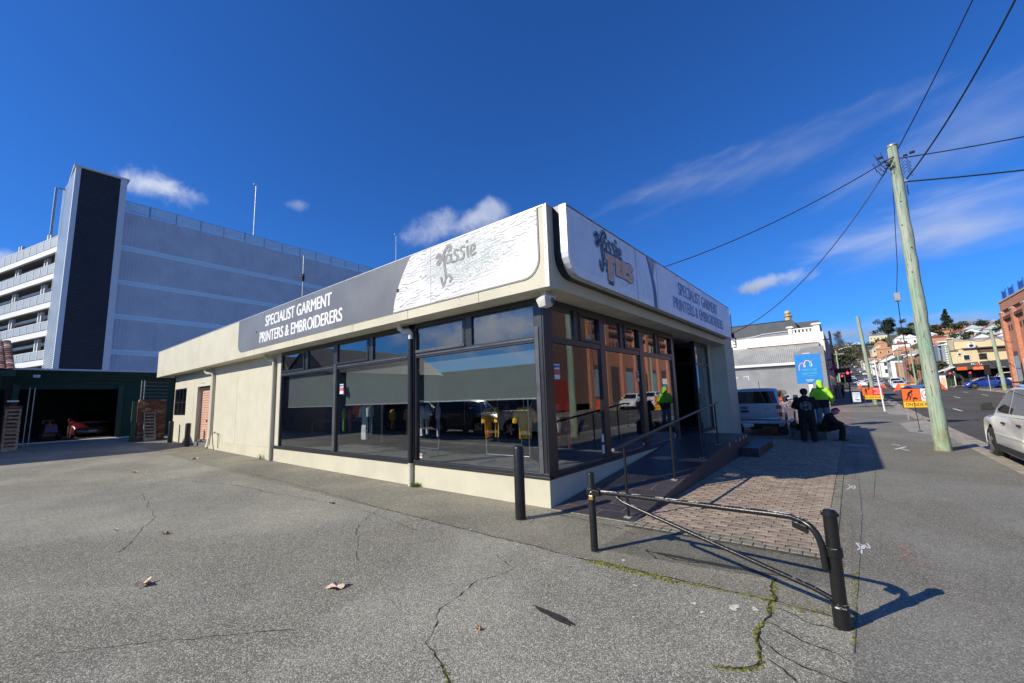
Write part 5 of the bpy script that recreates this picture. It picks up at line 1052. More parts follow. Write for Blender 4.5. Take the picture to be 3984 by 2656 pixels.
# ---- planter with strappy plants
plt = thing('planter_box', 'low concrete planter box with a pale chipped rim', 'planter', (12.7, -2.6, 0))
c0, c1 = Vector((12.35, -2.15, 0)), Vector((11.85, -3.22, 0)); dn = Vector((1, .12, 0)).normalized()*1.0; inn = .1
def plw(a, c, w, h): n_ = (c-a).normalized(); q = Vector((-n_.y, n_.x, 0))*w; return MB().hexa([a, c, c+q, a+q], [p+Vector((0, 0, h)) for p in (a, c, c+q, a+q)])
c3, c2 = c0+dn*-1*-1, c1+dn*1
plw(c1, c0, -.12, .30).build('side', conc if False else concd, plt, bevel=.01); plw(c2, c1, -.12, .30).build('side', concd, plt, bevel=.01); plw(c0, c3, -.12, .30).build('side', concd, plt, bevel=.01); plw(c3, c2, -.12, .30).build('side', concd, plt, bevel=.01)
MB().face([p+Vector((0, 0, .24)) for p in (c0, c1, c2, c3)]).build('soil', mat('dark_soil', (.03, .022, .015), .95), plt, fix=False)
rr = random.Random(9); sg = mat('sedge_leaf', (.035, .06, .018), .6, var=.3, vs=15)
for i, lb in enumerate(('strappy green plant at the left end of the concrete planter', 'bushy strappy plant in the middle of the planter, behind the standing man', 'strappy plant beside the seated woman')):
    p = c0.lerp(c1, (.22, .55, .82)[i])+dn*(.25, .4, .3)[i]; mb = MB()
    for _ in range(170):
        a = rr.uniform(0, 2*pi); l = rr.uniform(.25, .62); bx, by = cos(a), sin(a); w = .006; sx, sy = p.x+rr.gauss(0, .09), p.y+rr.gauss(0, .09); z = .24
        k_ = [(sx+bx*l*f, sy+by*l*f, z+l*g) for f, g in ((0, 0), (.22, .45), (.5, .66), (.85, .55 if rr.random() < .5 else .8))]
        mb.mesh([(x-by*w*s, y+bx*w*s, zz_) for (x, y, zz_), s0 in zip(k_, (1, 1, .8, .1)) for s in (s0, -s0)], [(2*i_, 2*i_+1, 2*i_+3, 2*i_+2) for i_ in range(3)])
    tag(mb.build('sedge_plant', sg, fix=False), lb, 'plant', 'strappy plants in the planter')
# ---- the blue board behind them
bs_ = thing('sign_board', 'blue sign board on a white post reading multicap tasmania', 'sign', (17, -2.5, 0))
z0, z1 = 1.985, 3.285; MB().box(17.0, 17.04, -3.02, -2.06, z0, z1).build('board', mat('sign_blue', (.02, .24, .66), .45, var=.04), bs_, bevel=.004)
MB().box(17.05, 17.15, -2.62, -2.46, .02, z1-.1).build('post', white, bs_); MB().box(16.97, 17.05, -2.66, -2.38, z1+.02, z1+.06).build('top_lamp', offw, bs_)
fB = lambda u, v, d: (17.0-d, -2.06-u, z0+v)   # u to the reader's right
mb = MB(); stroke(mb, [(.137, .595), (.154, .81), (.264, .92), (.335, .87)], fB, .034, .005, 0); stroke(mb, [(.335, .87), (.315, .83), (.325, .76), (.35, .74), (.375, .77), (.345, .88), (.40, 1.0), (.46, 1.02), (.53, .985), (.60, .89)], fB, .034, .006, 1); stroke(mb, [(.60, .89), (.62, .80), (.58, .76), (.545, .80)], fB, .034, .005, 2); stroke(mb, [(.545, .80), (.55, .91), (.64, 1.0)], fB, .03, .006, 3); stroke(mb, [(.62, 1.03), (.70, 1.025)], fB, .012, .006, 3)
mb.build('logo', [mat('pink_ink', (.75, .42, .48), .5), mat('peach_ink', (.85, .66, .42), .5), mat('cream_ink', (.70, .75, .50), .5), mat('cyan_ink', (.10, .55, .75), .5)], bs_, fix=False)
mb = MB(); put_text(mb, 'multicap', fB, .22, .53, .78, .68, .005, bold=.012); put_text(mb, 'tasmania', fB, .24, .41, .78, .50, .005, bold=.02); stroke(mb, [(.22+.02*k, .335+.004*(k%2)) for k in range(24)], fB, .016, .005); mb.build('lettering', MAT['cyan_ink'], bs_, fix=False)
mb = MB(); stroke(mb, [(.34+.02*k, .15+.003*(k%2)) for k in range(15)], fB, .022, .005); stroke(mb, [(.38+.02*k, .10+.003*(k%2)) for k in range(11)], fB, .018, .005); mb.build('lettering', white, bs_, fix=False)
# ================================================================ REAR YARD AND CAR PARK (left)
def hit(px, py, P0, az):
    """where the sight line through a photo point meets the vertical plane through P0 running at azimuth az"""
    d = ray(px, py); n = Vector((-sin(radians(az)), cos(radians(az)), 0)); t = (Vector((P0[0], P0[1], 0))-Vector((CAM.x, CAM.y, 0))).dot(n)/d.dot(n); return CAM+d*t
def azr(px, py, r_): d = ray(px, py); return CAM+d*(r_/hypot(d.x, d.y))
def vbox(P0, az, s0, s1, d0, d1, z0, z1, mb=None, m=0):
    """box laid out along azimuth az from P0: s along, d to the left, z up"""
    u = Vector((cos(radians(az)), sin(radians(az)), 0)); v = Vector((-u.y, u.x, 0)); P = Vector((P0[0], P0[1], 0)); mb = mb or MB()
    q = lambda s, d, z: P+u*s+v*d+Vector((0, 0, z))
    return mb.hexa([q(s0, d0, z0), q(s1, d0, z0), q(s1, d1, z0), q(s0, d1, z0)], [q(s0, d0, z1), q(s1, d0, z1), q(s1, d1, z1), q(s0, d1, z1)], m)
def ribbed(name, col, sc, axis, rough=.5, metal=.2, depth=.9):
    """sheet cladding: fine ribs as relief"""
    M = mat(name, col, rough, metal, var=.06, vs=.5); q = NB(M.node_tree); P = M.node_tree.nodes['Principled BSDF']
    tc = q.n('ShaderNodeTexCoord').outputs['Object']; sp = q.n('ShaderNodeSeparateXYZ'); q.lk(tc, sp.inputs[0])
    w = q.math('SINE', q.math('MULTIPLY', q.math('ADD', sp.outputs[axis[0]], sp.outputs[axis[-1]]) if len(axis) > 1 else sp.outputs[axis[0]], sc))
    bn = q.n('ShaderNodeBump'); bn.inputs['Strength'].default_value = depth; bn.inputs['Distance'].default_value = .02; q.lk(w, bn.inputs['Height']); q.lk(bn.outputs[0], P.inputs['Normal']); return M
A = azr(298, 640, 56); cp = thing('car_park', 'multi storey grey car park with a tall dark clad stair tower', 'car park', (A.x, A.y, 0))
clad_d = ribbed('dark_tower_cladding', (.030, .034, .045), 30, (2,)); clad_s = ribbed('silver_tower_cladding', (.36, .40, .44), 30, (2,), .35, .5); clad_g = ribbed('grey_wall_cladding', (.56, .61, .68), 22, (0,), .6, 0, .6); trimw = mat('pale_metal_trim', (.66, .70, .75), .5, 0, var=.03); beamw = mat('white_beam_paint', (.74, .74, .74), .6, var=.05)
B = hit(497, 700, A, 0); zt = A.z; Lx = B.x-A.x
Lp = hit(248, 735, A, 92.5); TD = hypot(Lp.x-A.x, Lp.y-A.y)
vbox(A, 0, .35, Lx-.5, 0, .2, -1, zt-.25).build('tower_cladding', clad_d, cp)['label'] = 'near black clad face'
vbox(A, 92.5, .3, TD-.2, 0, -.2, -1, zt-.25).build('tower_cladding', clad_s, cp)['label'] = 'silver clad face'
vbox(A, 0, .0, .35, -.02, .2, -1, zt-.1).build('corner_trim', trimw, cp); vbox(A, 0, Lx-.5, Lx, -.02, .2, -1, zt-.1).build('corner_trim', trimw, cp); vbox(A, 92.5, 0, .3, .02, -.2, -1, zt-.1).build('corner_trim', beamw, cp); vbox(A, 92.5, TD-.2, TD, .02, -.2, -1, zt-.1).build('corner_trim', trimw, cp)
vbox(A, 0, Lx-.2, Lx, .2, TD, -1, zt-.25).build('tower_wall', clad_g, cp); vbox(A, 0, 0, Lx, TD-.2, TD, -1, zt-.25).build('tower_wall', clad_g, cp)
vbox(A, 0, -.15, Lx+.15, -.15, TD+.1, zt-.18, zt).build('tower_roof', trimw, cp)
B2 = Vector((B.x-.3, B.y+1.4, 0)); AZ = 3.3; D_ = lambda px, py: hit(px, py, B2, AZ); LEN = 46
zr_, zb_ = D_(491, 779).z, D_(491, 822).z
lv = [(D_(482, 956).z, D_(482, 970).z), (D_(463, 1089).z, D_(463, 1102).z), (D_(447, 1222).z, D_(447, 1236).z), (D_(430, 1360).z, D_(430, 1375).z)]
sidey = mat('shadow_gap', (.05, .055, .065), .8); blueg = mat('sky_painted_gap_sheet', (.62, .86, 1.0), .3, 0, var=.03)  # pale blue colour stands in for sky light seen through the openings
tops = [zb_-.12]+[q[1] for q in lv]; bots = [q[0] for q in lv]+[-1]
for i, (a, c) in enumerate(zip(tops, bots)):
    n = 12
    for k in range(n): vbox(B2, AZ, LEN*k/n+(.004 if k else 0), LEN*(k+1)/n-.004, 0, .18, c, a).build('wall_panel', clad_g, cp)
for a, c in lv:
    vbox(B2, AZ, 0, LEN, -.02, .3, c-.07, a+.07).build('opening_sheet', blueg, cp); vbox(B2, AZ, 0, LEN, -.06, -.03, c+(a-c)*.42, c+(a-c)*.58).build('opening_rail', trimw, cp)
vbox(B2, AZ, 0, LEN, .02, .2, zb_-.12, zb_+.02).build('parapet_cap', trimw, cp)
vbox(B2, AZ, 0, LEN, .3, 18, zb_-.5, zb_-.2).build('roof_deck', concd, cp)
railm = mat('blue_grey_rail', (.26, .38, .55), .4, .2)
mb = MB(); vbox(B2, AZ, 0, LEN, .04, .10, zr_-.06, zr_, mb); vbox(B2, AZ, 0, LEN, .04, .09, zb_+.12, zb_+.17, mb); mb.build('roof_handrail', railm, cp)
mb = MB(); n = int(LEN/.14)
for k in range(n): vbox(B2, AZ, k*.14, k*.14+.045, .0, .014, zb_+.1, zr_-.06, mb)
mb.build('picket', mat('pale_picket', (.78, .92, 1.0), .4, 0), cp)['kind'] = 'stuff'
for k in range(19): vbox(B2, AZ, .23+k*2.35, 2.44+k*2.35, .015, .035, zb_+.18, zr_-.07).build('infill_panel', mat('blue_mesh_infill', (.50, .76, 1.0), .4, var=.03), cp)
for k in range(20): vbox(B2, AZ, .1+k*2.35, .22+k*2.35, .0, .12, zb_-.1, zr_+.03).build('rail_post', railm, cp)
# left wing: open decks with beams, ceilings and panelled rails
C2 = Vector((A.x, A.y, 0))+Vector((cos(radians(92.5)), sin(radians(92.5)), 0))*(TD-.3); AZ2 = 104.5; H2 = lambda px, py: hit(px, py, C2, AZ2); LW = 34
rp = lambda x, y: (x*.7653, 600+y*.7653)
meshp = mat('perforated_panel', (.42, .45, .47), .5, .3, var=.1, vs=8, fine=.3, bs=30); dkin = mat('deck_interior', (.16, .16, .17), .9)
for i, (xt, yt, yb) in enumerate(((297, 412, 462), (277, 553, 600), (260, 697, 745), (240, 846, 890), (220, 995, 1040), (200, 1140, 1185))):
    a, c = H2(*rp(xt, yt)).z, H2(*rp(xt, yb)).z
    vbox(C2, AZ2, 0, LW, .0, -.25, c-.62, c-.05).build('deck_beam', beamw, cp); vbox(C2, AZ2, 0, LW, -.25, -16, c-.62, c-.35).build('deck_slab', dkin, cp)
    vbox(C2, AZ2, .3, LW, -.9, -1.15, c-1.25, c-.95).build('deck_beam', beamw, cp)
    vbox(C2, AZ2, 0, LW, .02, -.06, a-.06, a).build('deck_handrail', beamw, cp)
    for k in range(int(LW/1.7)):
        vbox(C2, AZ2, k*1.7+.06, k*1.7+1.64, -.0, -.03, c+.02, a-.07).build('rail_panel', meshp, cp); vbox(C2, AZ2, k*1.7-.04, k*1.7+.05, .03, -.05, c-.02, a).build('rail_post', beamw, cp)
for s in (3.5, 4.2, 11, 11.7, 19, 27): vbox(C2, AZ2, s, s+.22, -.5, -.75, -1, zt-4.2).build('deck_column', beamw, cp)
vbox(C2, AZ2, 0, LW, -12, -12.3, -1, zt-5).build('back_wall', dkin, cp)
def lamp_post(px0, py0, px1, py1, P0, az, label, r_=.06, head=True):
    t_ = hit(px0, py0, P0, az); b0 = hit(px1, py1, P0, az); b0 = Vector((t_.x, t_.y, b0.z)); t = thing('light_pole', label, 'light pole', b0, 'light poles on the car park roof')
    MB().tube([b0, (t_.x, t_.y, t_.z)], [r_, r_*.7], 8).build('shaft', galv, t, smooth=True)
    if head: MB().box(t_.x-.35, t_.x+.12, t_.y-.12, t_.y+.12, t_.z-.05, t_.z+.06).build('lamp_head', beamw, t)
P9 = B2+Vector((0, 6, 0))
lamp_post(997, 718, 985, 935, P9, AZ, 'tall light pole standing above the middle of the roof railing', .07); lamp_post(1541, 912, 1538, 1020, P9, AZ, 'light pole on the car park roof showing just above the shop sign', .06)
MB_ = thing('drain_pipe', 'thin grey pipe rising beside the silver face of the stair tower', 'pipe', tuple(azr(210, 915, 64)))
a, c = azr(237, 735, 62), azr(210, 915, 62); c = Vector((a.x-.3, a.y, c.z)); MB().tube([c, Vector((c.x, c.y, a.z)), Vector((c.x+1.2, c.y, a.z+.1))], .12, 8).build('pipe', railm, MB_, smooth=True)
mst = thing('antenna_mast', 'slim mast with a small aerial standing on the shop roof', 'antenna', (3, 10, 3.6)); t_ = at_x(1182, 994, 3); b0 = Vector((t_.x, t_.y, 3.6)); mst.location = b0; mst['_o'] = tuple(b0)
MB().tube([b0, (t_.x, t_.y, t_.z)], .022, 8).build('mast', galv, mst); zc_ = at_x(1180, 1075, 3).z; MB().tube([(t_.x-.5, t_.y-.1, zc_), (t_.x+.3, t_.y, zc_)], .01, 5).build('boom', galv, mst); MB().box(t_.x-.05, t_.x+.05, t_.y-.05, t_.y+.05, zc_-.22, zc_+.12).build('clamp', blackm, mst)
for k in range(5): MB().tube([(t_.x-.45+.12*k, t_.y-.25, zc_), (t_.x-.45+.12*k, t_.y+.25, zc_)], .006, 4).build('element', galv, mst)
# ---- green shed
def Yp(px, py, Y): d = ray(px, py); return CAM+d*((Y-CAM.y)/d.y)
q8 = lambda x, y: (x*.3826, 1250+y*.3826)
YS = 30.2; green = ribbed('green_shed_sheet', (.010, .050, .030), 75, (2,), .5, 0, .5); greenf = mat('green_fascia', (.012, .055, .035), .5, var=.15, vs=2, streak=.1)
zT, zF, zO = Yp(*q8(150, 482), YS).z, Yp(*q8(150, 640), YS).z, Yp(*q8(430, 690), YS).z; xa, xb, xc = Yp(*q8(240, 900), YS).x, Yp(*q8(1200, 900), YS).x, 3.0
sh = thing('garage_shed', 'long dark green corrugated shed with a wide open front', 'shed', (-1, YS, .27))
n = 6; zz = [zF+(zT-.06-zF)*k/4 for k in range(5)]
for z0_, z1_ in zip(zz, zz[1:]): MB().hexa([(-6.5, YS-.02, z0_), (xc, YS-.02, z0_), (xc, YS+.1, z0_), (-6.5, YS+.1, z0_)], [(-6.5, YS-.09, z1_-.012), (xc, YS-.09, z1_-.012), (xc, YS+.1, z1_-.012), (-6.5, YS+.1, z1_-.012)]).build('fascia_board', greenf, sh)
MB().box(-6.5, xc, YS-.22, YS-.05, zT-.05, zT+.04).build('gutter', trimw, sh); MB().box(-6.5, xc, YS, YS+9, zT-.02, zT+.03).build('roof', mat('grey_roof_sheet', (.28, .30, .34), .5, .2), sh)
MB().box(-8, -5.6, YS, YS+.1, .1, zF).build('wall', green, sh); MB().box(-5.6, xa-.3, YS, YS+.1, zO, zF).build('wall', green, sh); MB().box(xb, xc, YS, YS+.1, .1, zF).build('wall', green, sh); MB().box(xa-.3, xb, YS, YS+.1, zO, zF).build('wall', green, sh); MB().box(xa-.6, xa-.3, YS, YS+.1, .1, zO).build('wall', green, sh)
for x in (xa-.35, xb+.05): MB().box(x-.12, x+.12, YS-.10, YS-.02, .1, zF).build('post', greenf, sh)
MB().box(-8, xc, YS+8.8, YS+9, .1, zT).build('rear_wall', green, sh); MB().box(xc-.1, xc, YS+.1, YS+8.8, .1, zT).build('side_wall', green, sh); MB().box(-8.1, -8, YS, YS+9, .1, zT).build('side_wall', green, sh)
MB().box(xa-.2, xb+.9, YS-1.15, YS-.55, .262, .30).build('threshold_strip', mat('sunlit_tone_concrete', (.82, .80, .72), .7, var=.08), sh)  # concrete strip; its near-white colour stands in for sunlight falling on it
MB().box(-4.55, -4.3, YS-.12, YS-.02, zT-.45, zT-.3).build('flood_light', mat('lamp_glass', (.75, .76, .8), .2), sh)
floor_d = MB().box(-8, xc, YS-.5, YS+9, .2, .27).build('floor', mat('shed_floor', (.06, .055, .05), .9), sh)
rc = car('parked_car', 'dark red hatchback parked inside the green shed, only its bonnet catching light', 'hatch', redp, cat='car'); rc.location = (-1.7, YS+4.6, .27); rc.rotation_euler = (0, 0, radians(-92))
mw = thing('ride_on_mower', 'small red ride on mower in the dark of the shed', 'mower', (-3.6, YS+2.2, .27)); x, y, z = -3.6, YS+2.2, .27
MB().hexa([(x-.3, y-.9, z+.4), (x+.3, y-.9, z+.4), (x+.3, y, z+.4), (x-.3, y, z+.4)], [(x-.24, y-.8, z+.85), (x+.24, y-.8, z+.85), (x+.27, y, z+.9), (x-.27, y, z+.9)]).build('bonnet', redp, mw, bevel=.04); MB().box(x-.25, x+.25, y+.25, y+.7, z+.55, z+.7).build('seat', blackm, mw, bevel=.03); MB().box(x-.25, x+.25, y+.65, y+.75, z+.7, z+1.1).build('backrest', blackm, mw, bevel=.03); MB().tube([(x, y+.0, z+.8), (x, y+.15, z+1.05)], .02, 6).build('steering_column', blackm, mw)
MB().box(x-.45, x+.45, y-.3, y+.3, z+.15, z+.4).build('deck', redp, mw, bevel=.04)
for dx in (-.38, .38):
    for dy, rr_ in ((-.65, .2), (.55, .28)): MB().tube([(x+dx-.08, y+dy, z+rr_), (x+dx+.08, y+dy, z+rr_)], rr_, 14).build('wheel', tyre_m, mw, smooth=True)
# ---- brick fence wall with individually laid bricks
bk = [mat(f'wall_brick_{i}', c, .9, var=.2, vs=9, bump=.5, bs=60) for i, c in enumerate(((.26, .10, .055), (.20, .075, .045), (.36, .17, .08), (.14, .07, .05), (.44, .25, .13)))]
mort = mat('brick_mortar', (.16, .13, .10), .95)
def brick_wall(name, label, x0, x1, y, z0, z1, th, seed, ends=True):
    t = thing(name, label, 'wall', ((x0+x1)/2, y, z0)); MB().box(x0+.008, x1-.008, y+.008, y+th-.008, z0-.1, z1-.01).build('mortar_core', mort, t)
    rr = random.Random(seed); meshes = {}
    def bm_(l, i):
        k_ = (round(l, 3), i)
        if k_ not in meshes:
            o = MB().box(-l/2, l/2, -.006, .05, 0, .074).build('brick', bk[i]); meshes[k_] = o.data; bpy.data.objects.remove(o)
        return meshes[k_]
    row = 0; z = z0
    while z < z1-.04:
        x = x0-(.12 if row % 2 else 0)
        while x < x1-.02:
            a, c = max(x, x0), min(x+.23, x1)
            if c-a > .03:
                o = bpy.data.objects.new('brick', bm_(c-a, rr.choice((0, 0, 1, 1, 3, 2, 4)))); COL.objects.link(o); o.parent = t; o.location = Vector(((a+c)/2+.005, y+rr.uniform(-.003, .003), z))-Vector(t['_o'])
            x += .24
        if ends:
            o = MB().box(x0-.006, x0+.04, y+.056, y+th, z, z+.074).build('brick', bk[rr.choice((0, 2, 4))], t)
        z += .086; row += 1
    return t
zw = Yp(*q8(1420, 792), 24.1).z
brick_wall('brick_wall', 'mottled brown brick wall stub joining the shop rear corner', -1.12, -.02, 24.1, .26, zw, .23, 4)
bp = thing('fence_post', 'dark green steel post at the free end of the mottled brick wall', 'post', (-1.3, 24.2, .26)); MB().box(-1.36, -1.17, 24.1, 24.3, .2, zw-.1).build('shaft', greenf, bp)
brick_wall('brick_wall', 'brown brick pier at the left edge behind the slatted ladder', -5.45, -4.95, 24.2, .26, 2.15, .23, 9)
wf = thing('wire_extension', 'steel angle arms with wires above the mottled brick wall', 'fence', (-1, 24.2, zw))
for x in (-1.08, -.96): MB().tube([(x, 24.15, zw-.2), (x, 24.15, zw+.95)], .018, 6).build('arm', galv, wf)
for k in range(5): MB().tube([(-1.08, 24.15, zw+.15+.18*k), (.0, 24.15, zw+.12+.18*k)], .006, 4).build('wire', galv, wf)
def slatted(name, label, x0, x1, y0, z0, h, lean, n):
    """timber slatted pallet ladder leaning on a wall"""
    t = thing(name, label, 'ladder', ((x0+x1)/2, y0, z0), 'weathered slatted frames leaning on the brick walls'); wood = mat('grey_weathered_wood', (.33, .30, .23), .9, var=.25, vs=8, bump=.4, bs=40); f = lambda x, s, d: (x, y0+lean*s/h-d*1, z0+s)
    for x in (x0, x1-.07): MB().hexa([f(x, 0, .0), f(x+.07, 0, .0), f(x+.07, 0, -.10), f(x, 0, -.10)], [f(x+.01, h, 0), f(x+.06, h, 0), f(x+.06, h, -.10), f(x+.01, h, -.10)]).build('stile', wood, t)
    for k in range(n):
        s = .08+(h-.16)*k/(n-1); MB().hexa([f(x0+.071, s, .012), f(x1-.071, s, .012), f(x1-.071, s, -.02), f(x0+.071, s, -.02)], [f(x0+.071, s+.07, .012), f(x1-.071, s+.07, .012), f(x1-.071, s+.07, -.02), f(x0+.071, s+.07, -.02)]).build('slat', wood, t)
    MB().hexa([f(x0, 0, .03), f(x1, 0, .03), f(x1, 0, .002), f(x0, 0, .002)], [f(x0, .18, .03), f(x1, .18, .03), f(x1, .18, .002), f(x0, .18, .002)]).build('toe_board', wood, t)
slatted('slatted_frame', 'weathered slatted frame leaning on the brick wall beside the shop', -.93, -.45, 23.55, .255, 1.42, .5, 9)
slatted('slatted_frame', 'taller slatted frame leaning against the pier at the left edge', -5.42, -4.97, 23.4, .255, 1.75, .75, 11)
# ---- tile roofed building at the left edge
tb = thing('tiled_house', 'house with a red brown tiled roof edge at the far left', 'house', (-9, 27, .26)); tl_ = [mat('terracotta_tile', (.40, .20, .13), .8, var=.25, vs=6, bump=.3), mat('weathered_tile', (.60, .45, .36), .8, var=.3, vs=6), mat('dark_tile', (.16, .08, .06), .8, var=.3, vs=6)]
E1 = Yp(57, 1438, 26.0); E2 = Yp(40, 1328, 29.2); MB().box(-13, E1.x-.35, 26.4, 31, .2, E1.z-.1).build('wall', mat('dark_grey_render', (.10, .10, .09), .9), tb); MB().box(-13, E1.x+.05, 25.9, 26.05, E1.z-.30, E1.z-.02).build('fascia_board', greenf, tb)  # house wall in one even dark grey
sx_, sz_ = (E2.y-E1.y), (E2.z-E1.z); MB().hexa([(-13, 26, E1.z-.05), (E1.x-.05, 26, E1.z-.05), (E2.x-.05, E2.y, E2.z-.05), (-13, E2.y, E2.z-.05)], [(-13, 26, E1.z-.01), (E1.x-.05, 26, E1.z-.01), (E2.x-.05, E2.y, E2.z-.01), (-13, E2.y, E2.z-.01)]).build('roof_deck', blackm, tb)
nr = 13; rr = random.Random(2); tm = {}
for i in range(nr):
    y = 25.95+sx_*i/nr; z = E1.z+sz_*i/nr; xr = E1.x+(E2.x-E1.x)*i/nr
    for j in range(7):
        x = xr-.12-j*.27; k_ = rr.choice((0, 0, 0, 1, 2)); dy, dz = sx_/nr*1.12, sz_/nr*1.12
        mb = MB(); n = 6; vs = []
        for e in (0, 1):
            for k in range(n+1): a = pi*k/n; vs.append((x-.13*cos(a)*1., y+dy*e, z+dz*e+.05*sin(a)+(.03 if e == 0 else .0)))
        mb.mesh(vs, [(k, k+1, n+2+k, n+1+k) for k in range(n)]+[tuple(range(n+1))]); mb.build('roof_tile', tl_[k_], tb)
pp = thing('verandah_post', 'dark post with white brackets at the left edge of the yard', 'post', (-5.6, 25.9, .26)); a = Yp(*q8(60, 900), 25.9); MB().box(a.x-.1, a.x+.08, 25.85, 26.0, .2, E1.z-.3).build('shaft', blackm, pp); 
for z in (2.05, 2.35): MB().box(a.x+.0, a.x+.35, 25.8, 25.85, z, z+.07).build('bracket', white, pp)
for x0_ in (.62, .78): MB().tube([(a.x+x0_, 25.9, .3), (a.x+x0_+.02, 25.9, 3.0)], .02, 6).build('pipe', galv, pp)
# ---- the neighbour whose gable throws the shade across the yard, and cars parked out of frame (they show in the shop glass)
gb_ = thing('gabled_cottage', 'gabled cottage left of the frame seen mirrored in the transom glass', 'house', (-12, 23, .2)); cw_ = mat('cottage_wall', (.30, .28, .25), .9); 
mb = MB(); RX = -6.65; mb.prism([(20.7, .1), (20.7, 3.75), (23.5, 5.4), (26.3, 3.75), (26.3, .1)], lambda u, v, d: (d, u, v), RX-9, RX-.1); mb.build('wall', cw_, gb_)
for s, (ya, yb_) in enumerate(((20.4, 23.5), (26.6, 23.5))): MB().hexa([(RX-9.3, ya, 3.6), (RX, ya, 3.6), (RX, yb_, 5.42), (RX-9.3, yb_, 5.42)], [(RX-9.3, ya, 3.7), (RX, ya, 3.7), (RX, yb_, 5.54), (RX-9.3, yb_, 5.54)]).build('roof', mat('dark_roof_iron', (.06, .065, .07), .6), gb_)
w2 = thing('flat_office', 'low dark building across the lot, visible only in reflections', 'building', (-34, 20, 0)); MB().box(-40, -32, -2, 44, 0, 5.2).build('wall', mat('office_wall', (.16, .165, .17), .9), w2); MB().box(-40, -31.4, -2.4, 44.4, 5.2, 5.5).build('roof', mat('dark_roof_iron', (.06, .065, .07), .6), w2)
for i in range(6): MB().box(-31.98, -31.9, 1+i*7, 5+i*7, 1, 3).build('window', mat('dull_glass', (.03, .035, .04), .2), w2)
for i, (kd, pt, lb, x, y) in enumerate((('ute', wht, 'white utility truck parked left of the frame, nearest the street, mirrored in the shop glass', -9.6, 6.3), ('suv', dgr, 'dark grey wagon parked second from the street out of frame, mirrored in the shop glass', -9.8, 11.4), ('suv', dgr, 'dark grey wagon parked third from the street out of frame, mirrored in the shop glass', -10.0, 16.3))):
    c = car('parked_car', lb, kd, pt, cat='car'); c.location = (x, y, G(x, y)); c.rotation_euler = (0, 0, radians(-88))
# ================================================================ INSIDE THE SHOP: racks and garments
def rack(x, y, w, ang, label, h=1.35):
    t = thing('clothes_rack', label, 'clothes rack', (x, y, .42), 'chrome clothes racks in the showroom', ang, True); chrome = mat('chrome_tube', (.75, .77, .8), .15, 1.0)
    for s in (-w/2, w/2):
        MB().tube([(s, 0, .03), (s, 0, h)], .014, 8).build('upright', chrome, t); MB().tube([(s, -.3, .03), (s, .3, .03)], .014, 8).build('foot', chrome, t)
    MB().tube([(-w/2, 0, h), (w/2, 0, h)], .013, 8).build('rail', chrome, t); MB().tube([(-w/2, 0, .2), (w/2, 0, .2)], .01, 8).build('brace', chrome, t); return t
def shirt(x, y, z, ang, c, label, L=.68, sl=.24, cat='shirt', group='garments hanging on the racks'):
    t = thing('shirt', label, cat, (x, y, z), group, ang, True); m_ = mat('cloth_'+'_'.join(str(int(100*v)) for v in c), c, .85, var=.1, vs=8, bump=.4, bs=12); rr = random.Random(int(x*97+y*31))
    n = 9; vs = []; w = .145
    for side in (1, -1):
        for i in range(5):
            zz_ = -L*i/4
            for k in range(n+1): u = -w+2*w*k/n; vs.append((u*(1 if i else .62)*(1-.04*i), side*(.02+.016*sin(u*38+i+x*5)), zz_-(abs(u)*.25 if i == 0 else 0)))
    st_ = 5*(n+1); fs = [(s*st_+i*(n+1)+k, s*st_+i*(n+1)+k+1, s*st_+(i+1)*(n+1)+k+1, s*st_+(i+1)*(n+1)+k) for s in (0, 1) for i in range(4) for k in range(n)]
    MB().mesh(vs, fs).build('body', m_, t, smooth=True)
    for s in (1, -1): MB().tube([(s*.10, 0, -.04), (s*.19, .0, -.12), (s*(.23), .01, -.10-sl*.9)], [.045, .055, .05], 8).build('sleeve', m_, t, smooth=True)
    MB().tube([(-.2, 0, -.06), (0, 0, .0), (.2, 0, -.06)], .006, 5).build('hanger', galv, t)
yel = (.80, .46, .012)
rack(.88, 1.6, 1.1, radians(92), 'chrome rack with two yellow shirts nearest the corner window'); rack(1.05, 4.3, .8, radians(92), 'chrome rack with grey shirts beside the black downpipe'); rack(1.9, 7.5, 1.1, radians(58), 'chrome rack with white jackets behind the middle window'); rack(5.3, 6.9, 1.2, radians(75), 'chrome rack standing deep in the showroom'); rack(3.2, 3.4, 1.1, radians(80), 'chrome rack of orange shirts behind the yellow ones')
